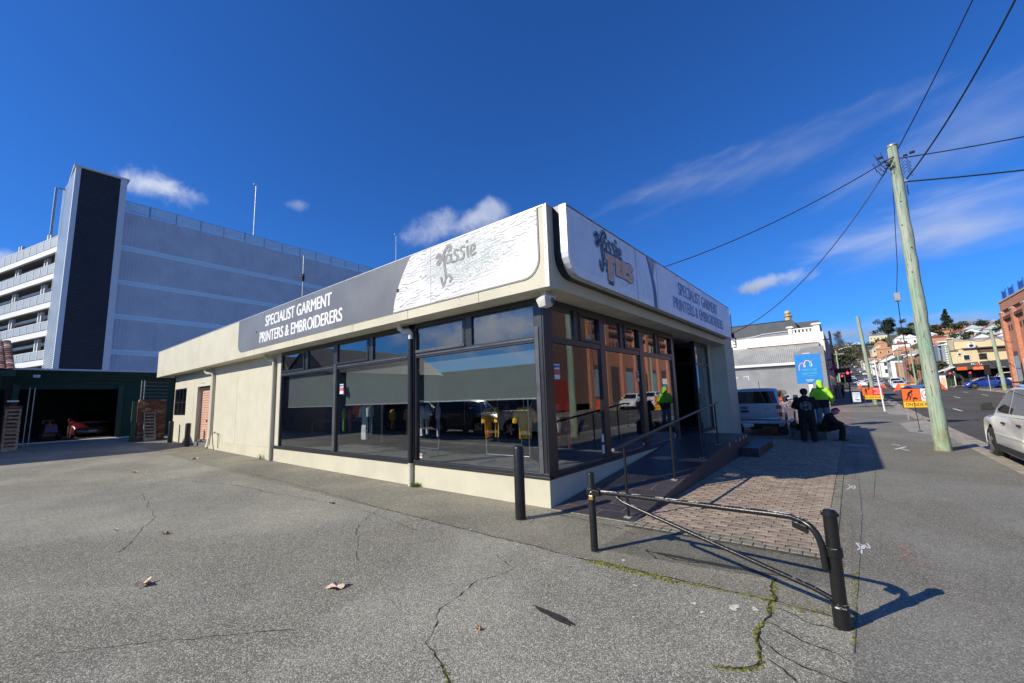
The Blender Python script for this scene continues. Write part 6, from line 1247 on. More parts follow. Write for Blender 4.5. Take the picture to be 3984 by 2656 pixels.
for x, y, z, an, c, lb, L_ in ((.85, 1.84, 1.60, .75, yel, 'bright yellow shirt, left of the two full ones by the corner window', .62), (.85, 1.10, 1.59, 2.7, yel, 'bright yellow shirt, right of the two by the corner window', .62), (.9, 2.12, 1.58, .35, yel, 'narrow edge of a yellow shirt left of the bright pair', .62),
    (1.0, 4.55, 1.66, 1.6, (.62, .66, .7), 'pale grey shirt just right of the black downpipe', .75), (1.05, 4.3, 1.66, 1.0, (.50, .53, .58), 'mid grey shirt in the middle of its rack', .7), (1.1, 3.95, 1.66, .9, (.52, .55, .66), 'bluish shirt at the right of the grey group', .75),
    (.9, 6.85, 1.7, 1.5, (.62, .68, .72), 'white and grey jacket hanging long behind the middle window', .95), (.95, 6.6, 1.7, .9, (.60, .66, .7), 'second pale jacket behind the long white one', .8), (1.6, 8.35, 1.72, 1.7, (.72, .14, .02), 'orange work shirt high beside the pale jackets', .42), (1.55, 8.75, 1.6, 1.0, (.62, .13, .02), 'orange work shirt hanging lower on the left', .72), (1.6, 9.2, 1.62, 1.2, (.22, .45, .02), 'lime green shirt at the left end of the middle window', .75), (2.0, 7.1, 1.55, 1.2, (.35, .23, .02), 'mustard and dark shirt right of the pale jackets', .6), (1.9, 6.2, 1.55, 1.3, (.30, .22, .05), 'khaki shirt alone in the right half of the middle window', .75),
    (1.5, .95, 1.62, .5, (.60, .14, .05), 'rust red shirt right of the yellow pair', .75), (1.5, .75, 1.62, .5, (.55, .16, .06), 'second rust shirt beside the corner post', .75), (1.5, .5, 1.62, .6, (.40, .03, .06), 'dark red shirt nearest the corner post', .85), (3.3, 3.6, 1.62, .6, (.30, .05, .07), 'maroon shirt deep behind the grey group', .8), (3.4, 4.4, 1.6, .8, (.05, .13, .16), 'teal shirt deep behind the grey group', .8), (2.4, 2.3, 1.3, 1.2, (.06, .12, .2), 'blue work trousers hanging low between the yellow shirts', .85)):
    shirt(x, y, z, an, c, lb, L_)
tbk = thing('trestle_table', 'bare table deep behind the farthest shop window', 'table', (2.6, 11.6, .42)); MB().box(2.0, 3.2, 10.6, 12.4, 1.12, 1.15).build('tabletop', mat('table_grey', (.25, .25, .26), .5), tbk)
for x in (2.05, 3.15):
    for y in (10.65, 12.35): MB().tube([(x, y, .42), (x, y, 1.12)], .018, 6).build('leg', steel, tbk)
fl = thing('ceiling_light', 'fluorescent batten on the showroom ceiling', 'ceiling light', (3.5, 2.5, 3.4)); MB().box(2.9, 4.2, 2.4, 2.55, 3.33, 3.39).build('batten', white, fl)
# ================================================================ THE STREET
# heritage building beyond the driveway: lean-to, parapet, slate roof, chimney pot
hb = thing('heritage_building', 'grey side wall and white parapet building with corrugated lean-to beyond the ute', 'building', (41, 4, .2))
gwall = mat('grey_side_wall', (.27, .285, .30), .85, var=.10, vs=.7, streak=.10); wtrim = mat('cream_white_stucco', (.78, .765, .71), .7, var=.04, vs=2, streak=.08); slate = mat('dark_slate_roof', (.085, .095, .105), .7, var=.1, vs=1)
corr = mat('corrugated_sheet', (.42, .42, .39), .5, .2, var=.1, vs=1, streak=.1)
Y1, Y0 = 24, -2.42
MB().box(39.02, 39.4, Y0, Y1, -.1, 3.98).build('side_wall', gwall, hb); MB().box(39.0, 39.02, Y0, -.2, 3.98, 5.0).build('side_wall', gwall, hb)
mb = MB(); mb.prism([(Y0, 3.98), (-.45, 3.98), (-.5, 4.8)]+[(-.5-.9*(1-cos(radians(a))), 4.8+.6*sin(radians(a))) for a in range(10, 91, 16)]+[(Y0, 5.42)], lambda u, v, d: (39.0+d, u, v), .02, .4); mb.build('curved_parapet', gwall, hb)
MB().box(38.78, 39.0, -.45, Y1, 3.92, 4.14).build('gutter', white, hb); MB().box(38.98, 39.0, -.4, Y1, 3.68, 3.74).build('wall_band', slate, hb)
# corrugated roof: real ridges
mb = MB(); ny = 190; za, zb2 = 4.12, 6.08; pts = []
for i in range(ny+1):
    y = -2.0+(Y1+2.0)*i/ny*.62; o = .035*(i % 2); pts += [(38.95-o, y, za+o), (43.0, y, zb2+o)]
mb.mesh(pts, [(2*i, 2*i+1, 2*i+3, 2*i+2) for i in range(ny)]); mb.build('corrugated_roof', corr, hb, fix=False)
MB().box(42.9, 43.0, -1.95, 15, 6.06, 6.14).build('flashing', white, hb); MB().box(42.82, 42.9, -1.9, 4, 6.07, 6.11).build('rusty_flashing', mat('rust', (.30, .09, .04), .9, var=.4, vs=3), hb)
MB().box(43.0, 43.4, -1.25, Y1, 3.5, 7.06).build('parapet_wall', wtrim, hb); MB().box(43.0, 43.4, Y0, -1.262, 3.5, 7.09).build('parapet_wall', wtrim, hb); MB().box(42.95, 43.45, -2.2, 16, 7.06 if 0 else 6.30, 6.36).build('string_course', wtrim, hb)
for (a, c) in ((.0, .32), (-2.2, -1.7)):
    MB().box(43.0, 43.45, a, c, 7.09, 7.72 if a == 0 else 7.80).build('pilaster', wtrim, hb); z = 7.72 if a == 0 else 7.80
    MB().box(42.88, 43.55, a-.16, c+.16, z, z+.08).build('cornice', wtrim, hb); MB().box(42.94, 43.5, a-.08, c+.08, z+.08, z+.16).build('cornice', wtrim, hb)
MB().box(43.05, 43.35, -1.70, 0, 7.09, 7.20).build('balustrade_base', wtrim, hb); MB().box(43.05, 43.35, -1.70, 0, 7.50, 7.62).build('balustrade_cap', wtrim, hb)
for k in range(6): MB().box(43.1, 43.3, -1.70+k*.30, -1.58+k*.30+.04, 7.20, 7.50).build('baluster', wtrim, hb)
MB().lathe([(.0, -.0), (.22, .0), (.22, .02), (.0, .03)], (0, 0, 0), 16).xf(Matrix.Translation((42.98, -.2, 6.47)) @ Matrix.Rotation(-pi/2, 4, 'Y') @ Matrix.Scale(.55, 4, (1, 0, 0))).build('oval_vent', offw, hb)
# roofs behind
MB().hexa([(49.9, .3, 6.5), (50, 30, 6.5), (56, 30, 6.5), (56, .3, 6.5)], [(50, .4, 9.45), (50, 30, 9.75), (56, 30, 9.75), (56, .4, 9.45)]).build('gable_wall', slate, hb); MB().box(49.95, 50, .4, 30, 9.45, 9.5).build('ridge_cap', blackm, hb)
MB().hexa([(50.3, -2.1, 6.5), (50.3, .3, 6.5), (56, .3, 6.5), (56, -2.1, 6.5)], [(50.5, -1.9, 9.16), (50.5, .3, 9.19), (56, .3, 9.19), (56, -1.9, 9.16)]).build('slate_roof', slate, hb)
MB().prism([(.86, 8.2), (-.05, 8.45), (.35, 9.4), (.55, 9.5)], lambda u, v, d: (49.3+d, u, v), 0, .5).build('valley', slate, hb)
MB().hexa([(47, .7, 7.2), (47, 12, 7.2), (50, 12, 7.2), (50, .7, 7.2)], [(47.2, .7, 7.9), (47.2, 3.0, 7.85), (49.8, 3.0, 8.1), (49.8, .7, 8.12)]).build('low_roof', mat('lead_roof', (.22, .23, .25), .6), hb); 
mb = MB(); mb.tube([(47.1, 5.4, 7.35), (47.1, 3.0, 7.86), (47.1, .7, 7.93)], .045, 5); mb.build('roof_edging', white, hb)
ochre = mat('ochre_stucco', (.62, .47, .24), .7, var=.1, vs=5)
MB().lathe([(.30, 0), (.30, .5), (.33, .52), (.33, .60), (.30, .62), (.42, .74), (.46, .76), (.46, .80), (.30, .86), (.16, .92), (.14, .98), (.26, 1.06), (.31, 1.18), (.28, 1.3), (.16, 1.4), (.0, 1.43)], (50.6, .82, 9.25), 18).build('chimney_urn', ochre, hb, smooth=True)
MB().box(43.4, 62, Y0, -.5, 0, 7.0).build('front_block', gwall, hb); 
for x in range(44, 61, 4): MB().box(x, x+2.6, Y0-.02, Y0-.001, .9, 3.0).build('shop_window', mat('dull_glass', (.03, .035, .04), .2), hb)
MB().box(39.4, 43.4, Y0, Y0+.3, .0, 3.9).build('front_wall', gwall, hb)
mb = MB(); fg = lambda u, v, d: (39.02-d, u, v); stroke(mb, [(4.9, 3.0), (4.6, 3.05), (4.4, 3.0)], fg, .05, .01); stroke(mb, [(4.85, 2.95), (4.5, 2.92)], fg, .04, .01); stroke(mb, [(3.95, 3.05), (3.6, 3.1), (3.55, 3.1), (3.52, 2.75)], fg, .05, .01); mb.build('graffiti', white, hb, fix=False)
ab = thing('shaded_facade_panel', 'black panel standing in for the shaded facade seen edge on at the heritage corner', 'sign', (41.5, -2.65, 3.8)); MB().box(40.2, 43.2, -2.98, -2.86, 3.9, 6.75).build('panel', blackm, ab); MB().box(40.5, 40.6, -2.86, Y0, 6.0, 6.1).build('bracket', blackm, ab); MB().box(43, 43.1, -2.86, Y0, 4.3, 4.4).build('bracket', blackm, ab)  # black sheet painted as the shade of the facade seen edge on
rs = thing('round_sign', 'round white sign with a magenta disc behind it on the heritage corner', 'sign', (44.2, -2.7, 3.8)); 
def vdisc(x, y, z, r_, mt, nm, par, th=.06): MB().tube([(x, y, z), (x+th, y, z)], r_, 24).build(nm, mt, par)
vdisc(44.1, -2.62, 3.78, .40, mat('magenta_panel', (.42, .03, .15), .5), 'backing_disc', rs); vdisc(43.9, -2.35, 3.95, .42, mat('pale_sign_white', (.50, .48, .54), .5), 'disc', rs); mb = MB(); fr2 = lambda u, v, d: (43.88-d, -u, v); stroke(mb, [(2.2, 4.03), (2.5, 4.03)], fr2, .04); stroke(mb, [(2.2, 3.93), (2.45, 3.93)], fr2, .04); mb.build('print', dgr, rs, fix=False)
cn = thing('shop_canopy', 'dark street canopy edge seen end on down the left footpath', 'canopy', (66, -3, 3.9)); MB().hexa([(62, -4.0, 4.05), (74, -4.0, 4.05), (74, -1.8, 3.8), (62, -1.8, 3.8)], [(62, -4.0, 4.2), (74, -4.0, 4.2), (74, -1.8, 4.2), (62, -1.8, 4.2)]).build('canopy_sheet', mat('dark_brown_canopy', (.07, .055, .05), .8), cn)
for x in (63, 73): MB().tube([(x, -3.7, .9), (x, -3.7, 4.05)], .05, 6).build('post', white, cn)
l2 = thing('shop_row', 'low dark shopfronts beyond the heritage building on the left side', 'building', (70, 0, 1)); MB().box(63, 76, -1.7, 8, .6, 4.8).build('wall', mat('brown_dark_render', (.10, .085, .075), .9), l2); MB().box(62.8, 76.2, -1.9, 8.2, 4.8, 5.0).build('parapet', concd, l2)
for k in range(3): MB().box(64+4*k, 67+4*k, -1.73, -1.702, 1.6, 3.4).build('shop_window', mat('dull_glass', (.03, .035, .04), .2), l2)
# pedestrians in the shade
dk_cl = [mat('ped_cloth_a', (.02, .025, .05), .9), mat('ped_cloth_b', (.28, .25, .22), .9), mat('ped_cloth_c', (.03, .03, .03), .9)]
for i, (x, y, a, c, rz, lb) in enumerate(((53.5, -1.75, 0, 2, .5, 'pedestrian in navy standing nearest the wall in the shade'), (55.0, -1.95, 2, 2, 2.5, 'pedestrian all in black, second from the wall'), (54.4, -2.35, 2, 0, 1.2, 'pedestrian in black top and navy trousers, middle of the group'), (53.8, -2.72, 1, 1, .1, 'pedestrian in pale grey clothes standing in the shaded group'), (55.5, -2.95, 2, 2, 3.5, 'pedestrian in black at the kerb end of the shaded group'))):
    p = person(lb, STAND, dk_cl[a], dk_cl[c], shoe_b, 'pedestrians waiting in the shade', fingers=False, soles=False, vox=.03); p.location = (x, y, G(x, y)); p.rotation_euler = (0, 0, rz); p.scale = (1.05, 1.15, 1.02)
# ---- road work signs
def vsign(name, label, x, y, z0, w, h, legs=.3): pass
orange = mat('roadwork_orange', (.85, .13, .012), .5, var=.03); yelo = mat('roadwork_yellow', (.88, .47, .01), .5, var=.03); rdm = mat('roadwork_red', (.70, .03, .02), .5); flagm = mat('orange_flag', (.90, .10, .015), .7)
def road_sign(label, X, yL, z0, w, kind, group='road work signs along the kerb'):
    """yL = left edge seen from the camera (larger y); bottom at z0"""
    t = thing('road_work_sign', label, 'road sign', (X, yL-w/2, G(X, yL)), group); f = lambda u, v, d: (X-d, yL-u, z0+v); fz = [.30]
    MB().box(X, X+.03, yL-w-.03, yL+.03, z0-.03, z0+.93).build('frame', black, t)
    MB().prism([(0, .31), (w*.5-.01, .31), (w*.5-.01, .9), (0, .9)], f, .003, .012).build('panel', orange, t)
    MB().prism([(w*.5+.01, .31), (w, .31), (w, .9), (w*.5+.01, .9)], f, .003, .012).build('panel', white if kind == 'speed' else rdm, t)
    MB().prism([(0, 0), (w, 0), (w, .29), (0, .29)], f, .003, .012).build('panel', yelo, t)
    mb = MB(); put_text(mb, 'ON SIDE ROAD', f, .08, .07, w-.08, .22, .014, bold=.02); mb.build('lettering', black, t, fix=False)
    mb = MB(); o = .0
    if kind == 'speed':   # digging worker and a heap
        disc2(mb, .36, .80, .045, f, .014); stroke(mb, [(.35, .75), (.27, .72), (.22, .60)], f, [.05, .09, .08], .014); stroke(mb, [(.22, .60), (.28, .5), (.26, .38)], f, .045, .015); stroke(mb, [(.21, .60), (.19, .48), (.13, .37)], f, .045, .014); stroke(mb, [(.33, .71), (.36, .62), (.34, .58)], f, .035, .014); stroke(mb, [(.27, .58), (.40, .45)], f, .02, .014); mb.face([f(.34, .39, .014), f(.40, .47, .014), f(.46, .50, .014), f(.53, .44, .014), f(.58, .39, .014)])
    else:                 # worker holding a bat
        disc2(mb, .24, .83, .04, f, .014); stroke(mb, [(.24, .77), (.24, .58)], f, .10, .014); stroke(mb, [(.21, .57), (.20, .38)], f, .045, .014); stroke(mb, [(.27, .57), (.28, .38)], f, .045, .014); stroke(mb, [(.2, .74), (.12, .66), (.14, .60)], f, .03, .014); stroke(mb, [(.28, .74), (.40, .73)], f, .03, .014); stroke(mb, [(.41, .36), (.41, .80)], f, .018, .014); disc2(mb, .41, .82, .07, f, .015)
    mb.build('symbol', black, t, fix=False)
    if kind == 'speed':
        cx, cy = w*.5+.30, .605; mb = MB(); disc2(mb, cx, cy, .24, f, .014, 0, 28, .27); mb.build('ring', rdm, t, fix=False); mb = MB(); put_text(mb, '40', f, cx-.17, .49, cx+.17, .72, .014, bold=.02); mb.build('lettering', black, t, fix=False)
    else: mb = MB(); put_text(mb, 'PREPARE', f, .66, .74, w-.04, .83, .014); put_text(mb, 'TO', f, .82, .58, .98, .67, .014); put_text(mb, 'STOP', f, .72, .40, w-.10, .50, .014); mb.build('lettering', white, t, fix=False)
    gz = G(X, yL)
    for u in (.1, w-.1): MB().box(X+.03, X+.06, yL-u-.02, yL-u+.02, gz-.12, z0+.02).build('leg', galv, t)
    MB().tube([(X+.04, yL-w*.5, z0+.5), (X+.7, yL-w*.5, gz)], .015, 6).build('stay', galv, t); MB().tube([(X, yL, z0+.88), (X, yL+.06, z0+1.1)], .01, 5).build('flag_stick', galv, t); MB().tube([(X, yL-w, z0+.88), (X, yL-w-.06, z0+1.1)], .01, 5).build('flag_stick', galv, t)
    for s, q in ((1, yL), (-1, yL-w)): MB().mesh([(X, q+s*.05, z0+1.24), (X+.0, q-s*.03, z0+.90), (X+.02, q+s*.32, z0+.80), (X+.01, q+s*.20, z0+.98)], [(0, 1, 2, 3)]).build('flag', flagm, t, fix=False)
    return t
a = at_x(3507, 1519, 22.5); c = at_x(3512, 1585, 22.5); road_sign('nearer road work sign with digging worker and 40 speed ring, partly behind the pole', 22.5, a.y, c.z, 1.3, 'speed')
a = at_x(3353, 1512, 37.5); c = at_x(3358, 1553, 37.5); road_sign('farther road work sign reading prepare to stop, orange and red', 37.5, a.y, c.z, 1.22, 'stop')
stk = thing('marker_stake', 'thin dark stake on a rubber foot standing before the nearer road work sign', 'stake', (16.2, -5.76, 0)); MB().tube([(16.3, -5.76, .0), (16.2, -5.7, 1.25)], .012, 6).build('stake', blackm, stk); MB().lathe([(.09, 0), (.07, .04), (0, .05)], (16.3, -5.76, 0), 12).build('foot', blackm, stk)
wp_ = thing('sign_post', 'leaning white post at the kerb ramp', 'post', (31, -5.45, .1)); b0 = at_x(3443, 1600, 31.0); t_ = at_x(3402, 1405, 31.0); MB().tube([b0, t_], .045, 8).build('post', white, wp_)
af = thing('a_frame_sign', 'white sandwich board reading Antiques Open on the shaded footpath', 'sign', (38, -4.2, .2)); Xa = 37.0; TL_, BR_ = at_x(3313, 1525, Xa), at_x(3352, 1564, Xa); gz = G(Xa, -4.2); z1 = TL_.z; z0 = max(gz+.02, BR_.z); w_ = TL_.y-BR_.y
MB().hexa([(Xa, TL_.y-w_, z0), (Xa, TL_.y, z0), (Xa+.03, TL_.y, z0), (Xa+.03, TL_.y-w_, z0)], [(Xa, TL_.y-w_, z1), (Xa, TL_.y, z1), (Xa+.03, TL_.y, z1), (Xa+.03, TL_.y-w_, z1)]).build('front_board', mat('board_edge_blue', (.08, .14, .24), .6), af); fa = lambda u, v, d: (Xa-d, TL_.y-u*w_, z0+v*(z1-z0))
MB().prism([(.05, .04), (.95, .04), (.95, .96), (.05, .96)], fa, .003, .01).build('poster', mat('poster_white', (.62, .66, .70), .6), af); MB().hexa([(Xa+.5, TL_.y-w_, z0), (Xa+.5, TL_.y, z0), (Xa+.53, TL_.y, z0), (Xa+.53, TL_.y-w_, z0)], [(Xa+.04, TL_.y-w_, z1), (Xa+.04, TL_.y, z1), (Xa+.06, TL_.y, z1), (Xa+.06, TL_.y-w_, z1)]).build('back_board', MAT['board_edge_blue'], af)
mb = MB(); put_text(mb, 'Antiques', fa, .1, .72, .9, .9, .012, bold=.02); put_text(mb, 'Open', fa, .27, .46, .72, .62, .012, bold=.02); stroke(mb, [(.3, .25), (.5, .26), (.8, .25)], fa, .07, .012); stroke(mb, [(.5, .2), (.8, .2)], fa, .05, .012); mb.build('lettering', MAT['board_edge_blue'], af, fix=False)
# ---- poles along the street
grp = 'timber power poles along the street'
tpole(41.0, -5.35, 7.6, .16, .115, 'timber pole at the kerb behind the farther road work sign', (.0, .35), group=grp)
tpole(66.0, -17.35, 7.0, .19, .14, 'pale green timber pole on the far kerb in front of the brick warehouse', (-.0, .25), group=grp)
tpole(124.0, -12.72-.3, 7.8, .15, .11, 'timber pole right of the white sedan, fourth up the far kerb', (0, .1), True, grp)
tpole(104.0, -13.1-.4, 7.4, .15, .11, 'timber crossarm pole nearest the corner on the far kerb', (0, .1), True, grp)
tpole(150, -12.4, 7.2, .14, .11, 'timber crossarm pole third up the far side', (0, .1), True, grp); tpole(185, -12.3, 7.0, .14, .1, 'slim timber pole in the row before the white shop', (0, 0), False, grp); tpole(235, -11.6, 7.4, .14, .1, 'slim timber pole farther up the far footpath', (0, 0), True, grp); tpole(300, -9.9, 7.5, .18, .14, 'small timber pole near the top of the far row', (0, 0), False, grp); tpole(92, -2.4, 7.2, .14, .11, 'green timber pole rising behind the small red traffic light on the left', (0, 0), True, grp); tpole(380, -3.0, 8, .18, .14, 'tiny timber pole near the crest', (0, 0), False, grp); tpole(96, -17.6, 6.5, .2, .15, 'weathered timber pole just right of the near pole, by the grey facade', (0, .2), False, grp)
cob = thing('street_lamp', 'curved arm street lamp above the climbing road', 'street lamp', (150, -1.2, 2.9)); MB().tube([(150, -.9, S(150)), (150, -1.2, S(150)+8.0), (150, -2.2, S(150)+10), (150, -4.4, S(150)+10.6)], [.16, .13, .1, .07], 8).build('post_and_arm', galv, cob, smooth=True); MB().box(149.8, 150.2, -5.2, -4.3, S(150)+10.5, S(150)+10.7).build('lamp_head', galv, cob)
# ---- traffic lights
redlit = mat('red_signal', (1, .02, .03), .3, emit=9)
def tlight(label, x, y, ztop, lit=True, base=None, back=False, s=1.0):
    gz = G(x, y) if base is None else base; t = thing('traffic_light', label, 'traffic light', (x, y, gz), 'traffic lights at the crossing'); MB().tube([(x+.1, y, gz-.1), (x+.1, y, ztop-.4)], .055, 8).build('post', galv if back or not lit else mat('dark_post', (.08, .08, .08), .5), t)
    MB().box(x, x+.2, y-.24*s, y+.24*s, ztop-1.0*s, ztop+.18*s).build('target_board', blackm, t, bevel=.03)
    if not back:
        for k, m_ in enumerate((redlit if lit else mat('dark_lens', (.03, .01, .01), .3), mat('dark_amber', (.04, .03, .01), .3), mat('dark_green_lens', (.01, .03, .01), .3))):
            z = ztop-.05*s-.33*s*k; MB().tube([(x-.03, y, z), (x, y, z)], .11*s, 14).build('lens', m_, t); MB().mesh([(x-.16, y+.12*s*cos(a*pi/6), z+.12*s*sin(a*pi/6)) for a in range(7)]+[(x, y+.13*s*cos(a*pi/6), z+.13*s*sin(a*pi/6)) for a in range(7)], [(a, a+1, a+8, a+7) for a in range(6)]).build('visor', blackm, t, fix=False)
    return t
tlight('larger red traffic light on the near left corner', 45.0, -3.78, 3.15, s=.95); tlight('smaller red traffic light beside the pale pole on the left', 69.0, -3.05, 3.40, s=.95)
tlight('red traffic light before the orange shop banner across the road', 78.5, -14.85, 3.30, s=.9); tlight('traffic light seen from behind in front of the blue car', 66.5, -16.35, 3.65, back=True, s=1.0); tlight('small red traffic light half hidden under the dark shop canopy', 90.5, -18.6, 3.45, s=.8); 
sp3 = thing('parking_sign', 'white sign post with red ring and blue plate by the brick warehouse', 'sign', (60.5, -17.3, .75)); MB().tube([(60.5, -17.3, .6), (60.5, -17.3, 4.2)], .05, 8).build('post', galv, sp3)
MB().box(56.95, 57.0, -17.9, -17.2, 3.15, 3.95).build('plate', white, sp3); vdisc(56.93, -17.55, 3.6, .24, rdm, 'ring', sp3, .01); vdisc(56.91, -17.55, 3.6, .17, white, 'disc', sp3, .01); MB().box(56.95, 57.0, -17.9, -17.3, 2.7, 3.05).build('plate', mat('sign_blue', (.02, .24, .66), .45), sp3); MB().tube([(57.05, -17.5, .6), (57.05, -17.5, 3.95)], .04, 8).build('post', galv, sp3)
# ---- brick warehouse across the road
whb = thing('brick_warehouse', 'tall red brick warehouse across the road', 'warehouse', (45, -21, .5))
def brickmat(name, c, sc=1.):
    M = bpy.data.materials.new(name); M.use_nodes = True; q = NB(M.node_tree); P = M.node_tree.nodes['Principled BSDF']; tc = q.n('ShaderNodeTexCoord').outputs['Object']; sp = q.n('ShaderNodeSeparateXYZ'); q.lk(tc, sp.inputs[0]); cx = q.n('ShaderNodeCombineXYZ'); q.lk(q.math('ADD', sp.outputs[0], sp.outputs[1]), cx.inputs[0]); q.lk(sp.outputs[2], cx.inputs[1])
    b_ = q.n('ShaderNodeTexBrick'); q.lk(cx.outputs[0], b_.inputs[0]); b_.inputs['Color1'].default_value = (*c, 1); b_.inputs['Color2'].default_value = (c[0]*.62, c[1]*.58, c[2]*.6, 1); b_.inputs['Mortar'].default_value = (c[0]*.8, c[1]*.95, c[2]*1.1, 1); b_.inputs['Scale'].default_value = sc; b_.inputs['Mortar Size'].default_value = .01; b_.inputs['Brick Width'].default_value = .24; b_.inputs['Row Height'].default_value = .086
    nz = q.ss(q.noise(tc, .5, 5, .65), .35, .7); o = q.mix(nz, b_.outputs[0], (c[0]*.8, c[1]*.75, c[2]*.8), 'MULTIPLY'); f = q.n('ShaderNodeMix', data_type='RGBA'); 
    o = q.mix(q.ss(q.noise(tc, .45, 5, .65), .5, .75, 0, .45), b_.outputs[0], (c[0]*.55, c[1]*.5, c[2]*.5)); q.lk(o, P.inputs['Base Color']); P.inputs['Roughness'].default_value = .92; MAT[name] = M; return M
brk = brickmat('warehouse_brick', (.64, .27, .15)); brd = brickmat('dark_warehouse_brick', (.26, .14, .09)); cladp = mat('pale_window_panel', (.34, .44, .47), .6, var=.1, vs=3)
H = 12.45; MB().box(38.6, 76, -46, -20.35, -.2, H-.5).build('wall', brk, whb); MB().box(14, 38.6, -46, -20.3, -.2, 11.5).build('wall', brd, whb)['label'] = 'darker older brick end'
for x in [39.2+4.6*k for k in range(9)]:
    MB().box(x-.45, x+.45, -20.35, -20.0, -.2, 10.6).build('pier', brk, whb)
    MB().box(x-.5, x+.5, -20.36, -19.95, 10.6, 10.8).build('pier_cap', mat('stone_cap', (.48, .40, .33), .9), whb)
MB().box(38.8, 76, -20.36, -20.08, 9.7, 10.1).build('string_course', mat('dark_brick_band', (.16, .075, .05), .9, var=.3, vs=2), whb); MB().box(38.8, 76.1, -20.36, -20.1, 10.9, H-.5).build('parapet', brk, whb); MB().box(38.7, 76.2, -20.5, -20.02, H-.5, H-.28).build('coping', mat('stone_cap', (.48, .40, .33), .9), whb)
for k in range(8):
    x = 41.5+4.6*k
    for j in range(3): MB().box(x-1.3+j*1.1, x-.85+j*1.1, -20.36, -20.32, 8.2, 8.9).build('vent_opening', mat('dark_recess2', (.06, .035, .03), .9), whb)
    MB().box(x-1.35, x+1.35, -20.37, -20.28, 5.0, 5.55).build('lintel', mat('brown_lintel', (.13, .09, .075), .9), whb)
    if k in (1, 5): MB().box(x-1.2, x+1.2, -20.38, -20.31, .3, 4.99).build('roller_shutter', mat('brown_shutter', (.13, .085, .075), .7, var=.1), whb)
    else:
        MB().box(x-1.2, x+1.2, -20.38, -20.30, 1.8, 4.99).build('window_panel', cladp, whb)
        MB().box(x-1.3, x+1.3, -20.4, -20.22, 1.62, 1.79).build('window_sill', mat('stone_cap', (.48, .40, .33), .9), whb)
MB().box(30.3, 35.3, -20.36, -20.2, .3, 3.6).build('red_hoarding', mat('red_hoarding_paint', (.42, .05, .02), .6, var=.1, vs=1), whb)
MB().box(14, 38.6, -20.36, -20.3, 7.6, 7.85).build('pale_band', mat('stone_cap', (.48, .40, .33), .9), whb); MB().box(14, 76, -20.42, -20.3, -.2, .9).build('plinth', concd, whb)
bs2 = thing('roof_barrier', 'blue mesh barriers standing on the warehouse parapet', 'barrier', (73, -20.3, H)); mb_b = mat('blue_mesh', (.02, .10, .42), .6)
for (a, c) in ((74.9, 73.4), (72.1, 70.3), (68.2, 66.5)): MB().box(c, a, -20.3, -20.28, H-.2, H+.75).build('panel', mb_b, bs2); MB().box(a-.04, a+.04, -20.35, -20.25, H-.25, H+1.0).build('post', mb_b, bs2); MB().box(c-.04, c+.04, -20.35, -20.25, H-.25, H+1.0).build('post', mb_b, bs2)
rbp = thing('plastic_barrier', 'orange plastic barrier block at the far kerb, mirrored in the shop window', 'barrier', (34, -16.2, .1)); MB().box(33.0, 34.7, -16.5, -16.1, S(44)-.1, S(44)+.45).build('block', flagm, rbp, bevel=.05); MB().box(33.1, 34.6, -16.45, -16.15, S(44)+.47, S(44)+.95).build('block', flagm, rbp, bevel=.05)
wh_p = tpole(52.0, -17.6, 8.0, .17, .12, 'pale pole across the road seen only as a reflection in the street window', (0, 0), group=grp)
for i, (x, lb) in enumerate(((40.8, 'white utility truck parked across the road, nearer of two mirrored in the window'), (46.6, 'white utility truck parked across the road, farther of two mirrored in the window'))):
    c = car('parked_utility', lb, 'ute', wht, cat='utility truck'); c.location = (x, -15.6, S(x)-.11); c.rotation_euler = (0, 0, pi)
# ---- PC shop and the cream building beyond the side road
pcb = thing('computer_shop', 'cream corner shop with dark awning fascia lettered PC 4U', 'shop', (97, -21, 1.4)); cr = mat('cream_yellow_render', (.68, .55, .33), .8, var=.05, vs=1); awn = mat('dark_grey_awning', (.05, .05, .055), .6); ydk = mat('dark_timber', (.05, .04, .035), .8)
yA, yB_ = -17.95, -27
MB().box(96.0, 112, yB_, -18.3, 1.2, 7.45).build('wall', cr, pcb); MB().box(96.0, 100, -18.29, -17.6, 1.2, 7.2).build('corner_wall', cr, pcb); MB().box(95.9, 112, -18.5, -17.55, 7.2, 7.36).build('cornice', ydk, pcb); MB().box(95.98, 96, yB_, -20.7, 6.7, 7.5).build('brown_band', mat('brown_band', (.14, .08, .04), .8), pcb)
MB().box(95.6, 112, yB_, -19.0, 7.46, 7.62).build('eave', slate, pcb); MB().box(97.5, 112, yB_, -18.4, 7.62, 8.85).build('upper_wall', cr, pcb); MB().prism([(-18.4, 8.85), (-18.5, 9.4), (-19.3, 9.25), (-20.2, 8.95), (-20.5, 8.85)], lambda u, v, d: (97.5+d, u, v), 0, .6).build('curved_gable', mat('tan_render', (.42, .36, .26), .8), pcb); MB().box(98, 112, yB_, -20.4, 8.86, 9.3).build('roof', mat('grey_roof_sheet', (.28, .30, .34), .5, .2), pcb)
for a, c, z0, z1 in ((-20.85, -21.55, 5.7, 6.5), (-19.05, -19.7, 5.65, 6.45), (-18.45, -18.75, 6.45, 6.8)):
    w0 = MB().box(95.9, 95.96, c-.08, a+.08, z0-.1, z1+.08).build('window', white if a > -20 else ydk, pcb); q = MB().box(95.88, 95.9, c, a, z0, z1).build('pane', mat('dull_glass', (.03, .035, .04), .2), pcb); q.parent = w0; q.matrix_parent_inverse = Matrix.Translation(-Vector((0, 0, 0)))
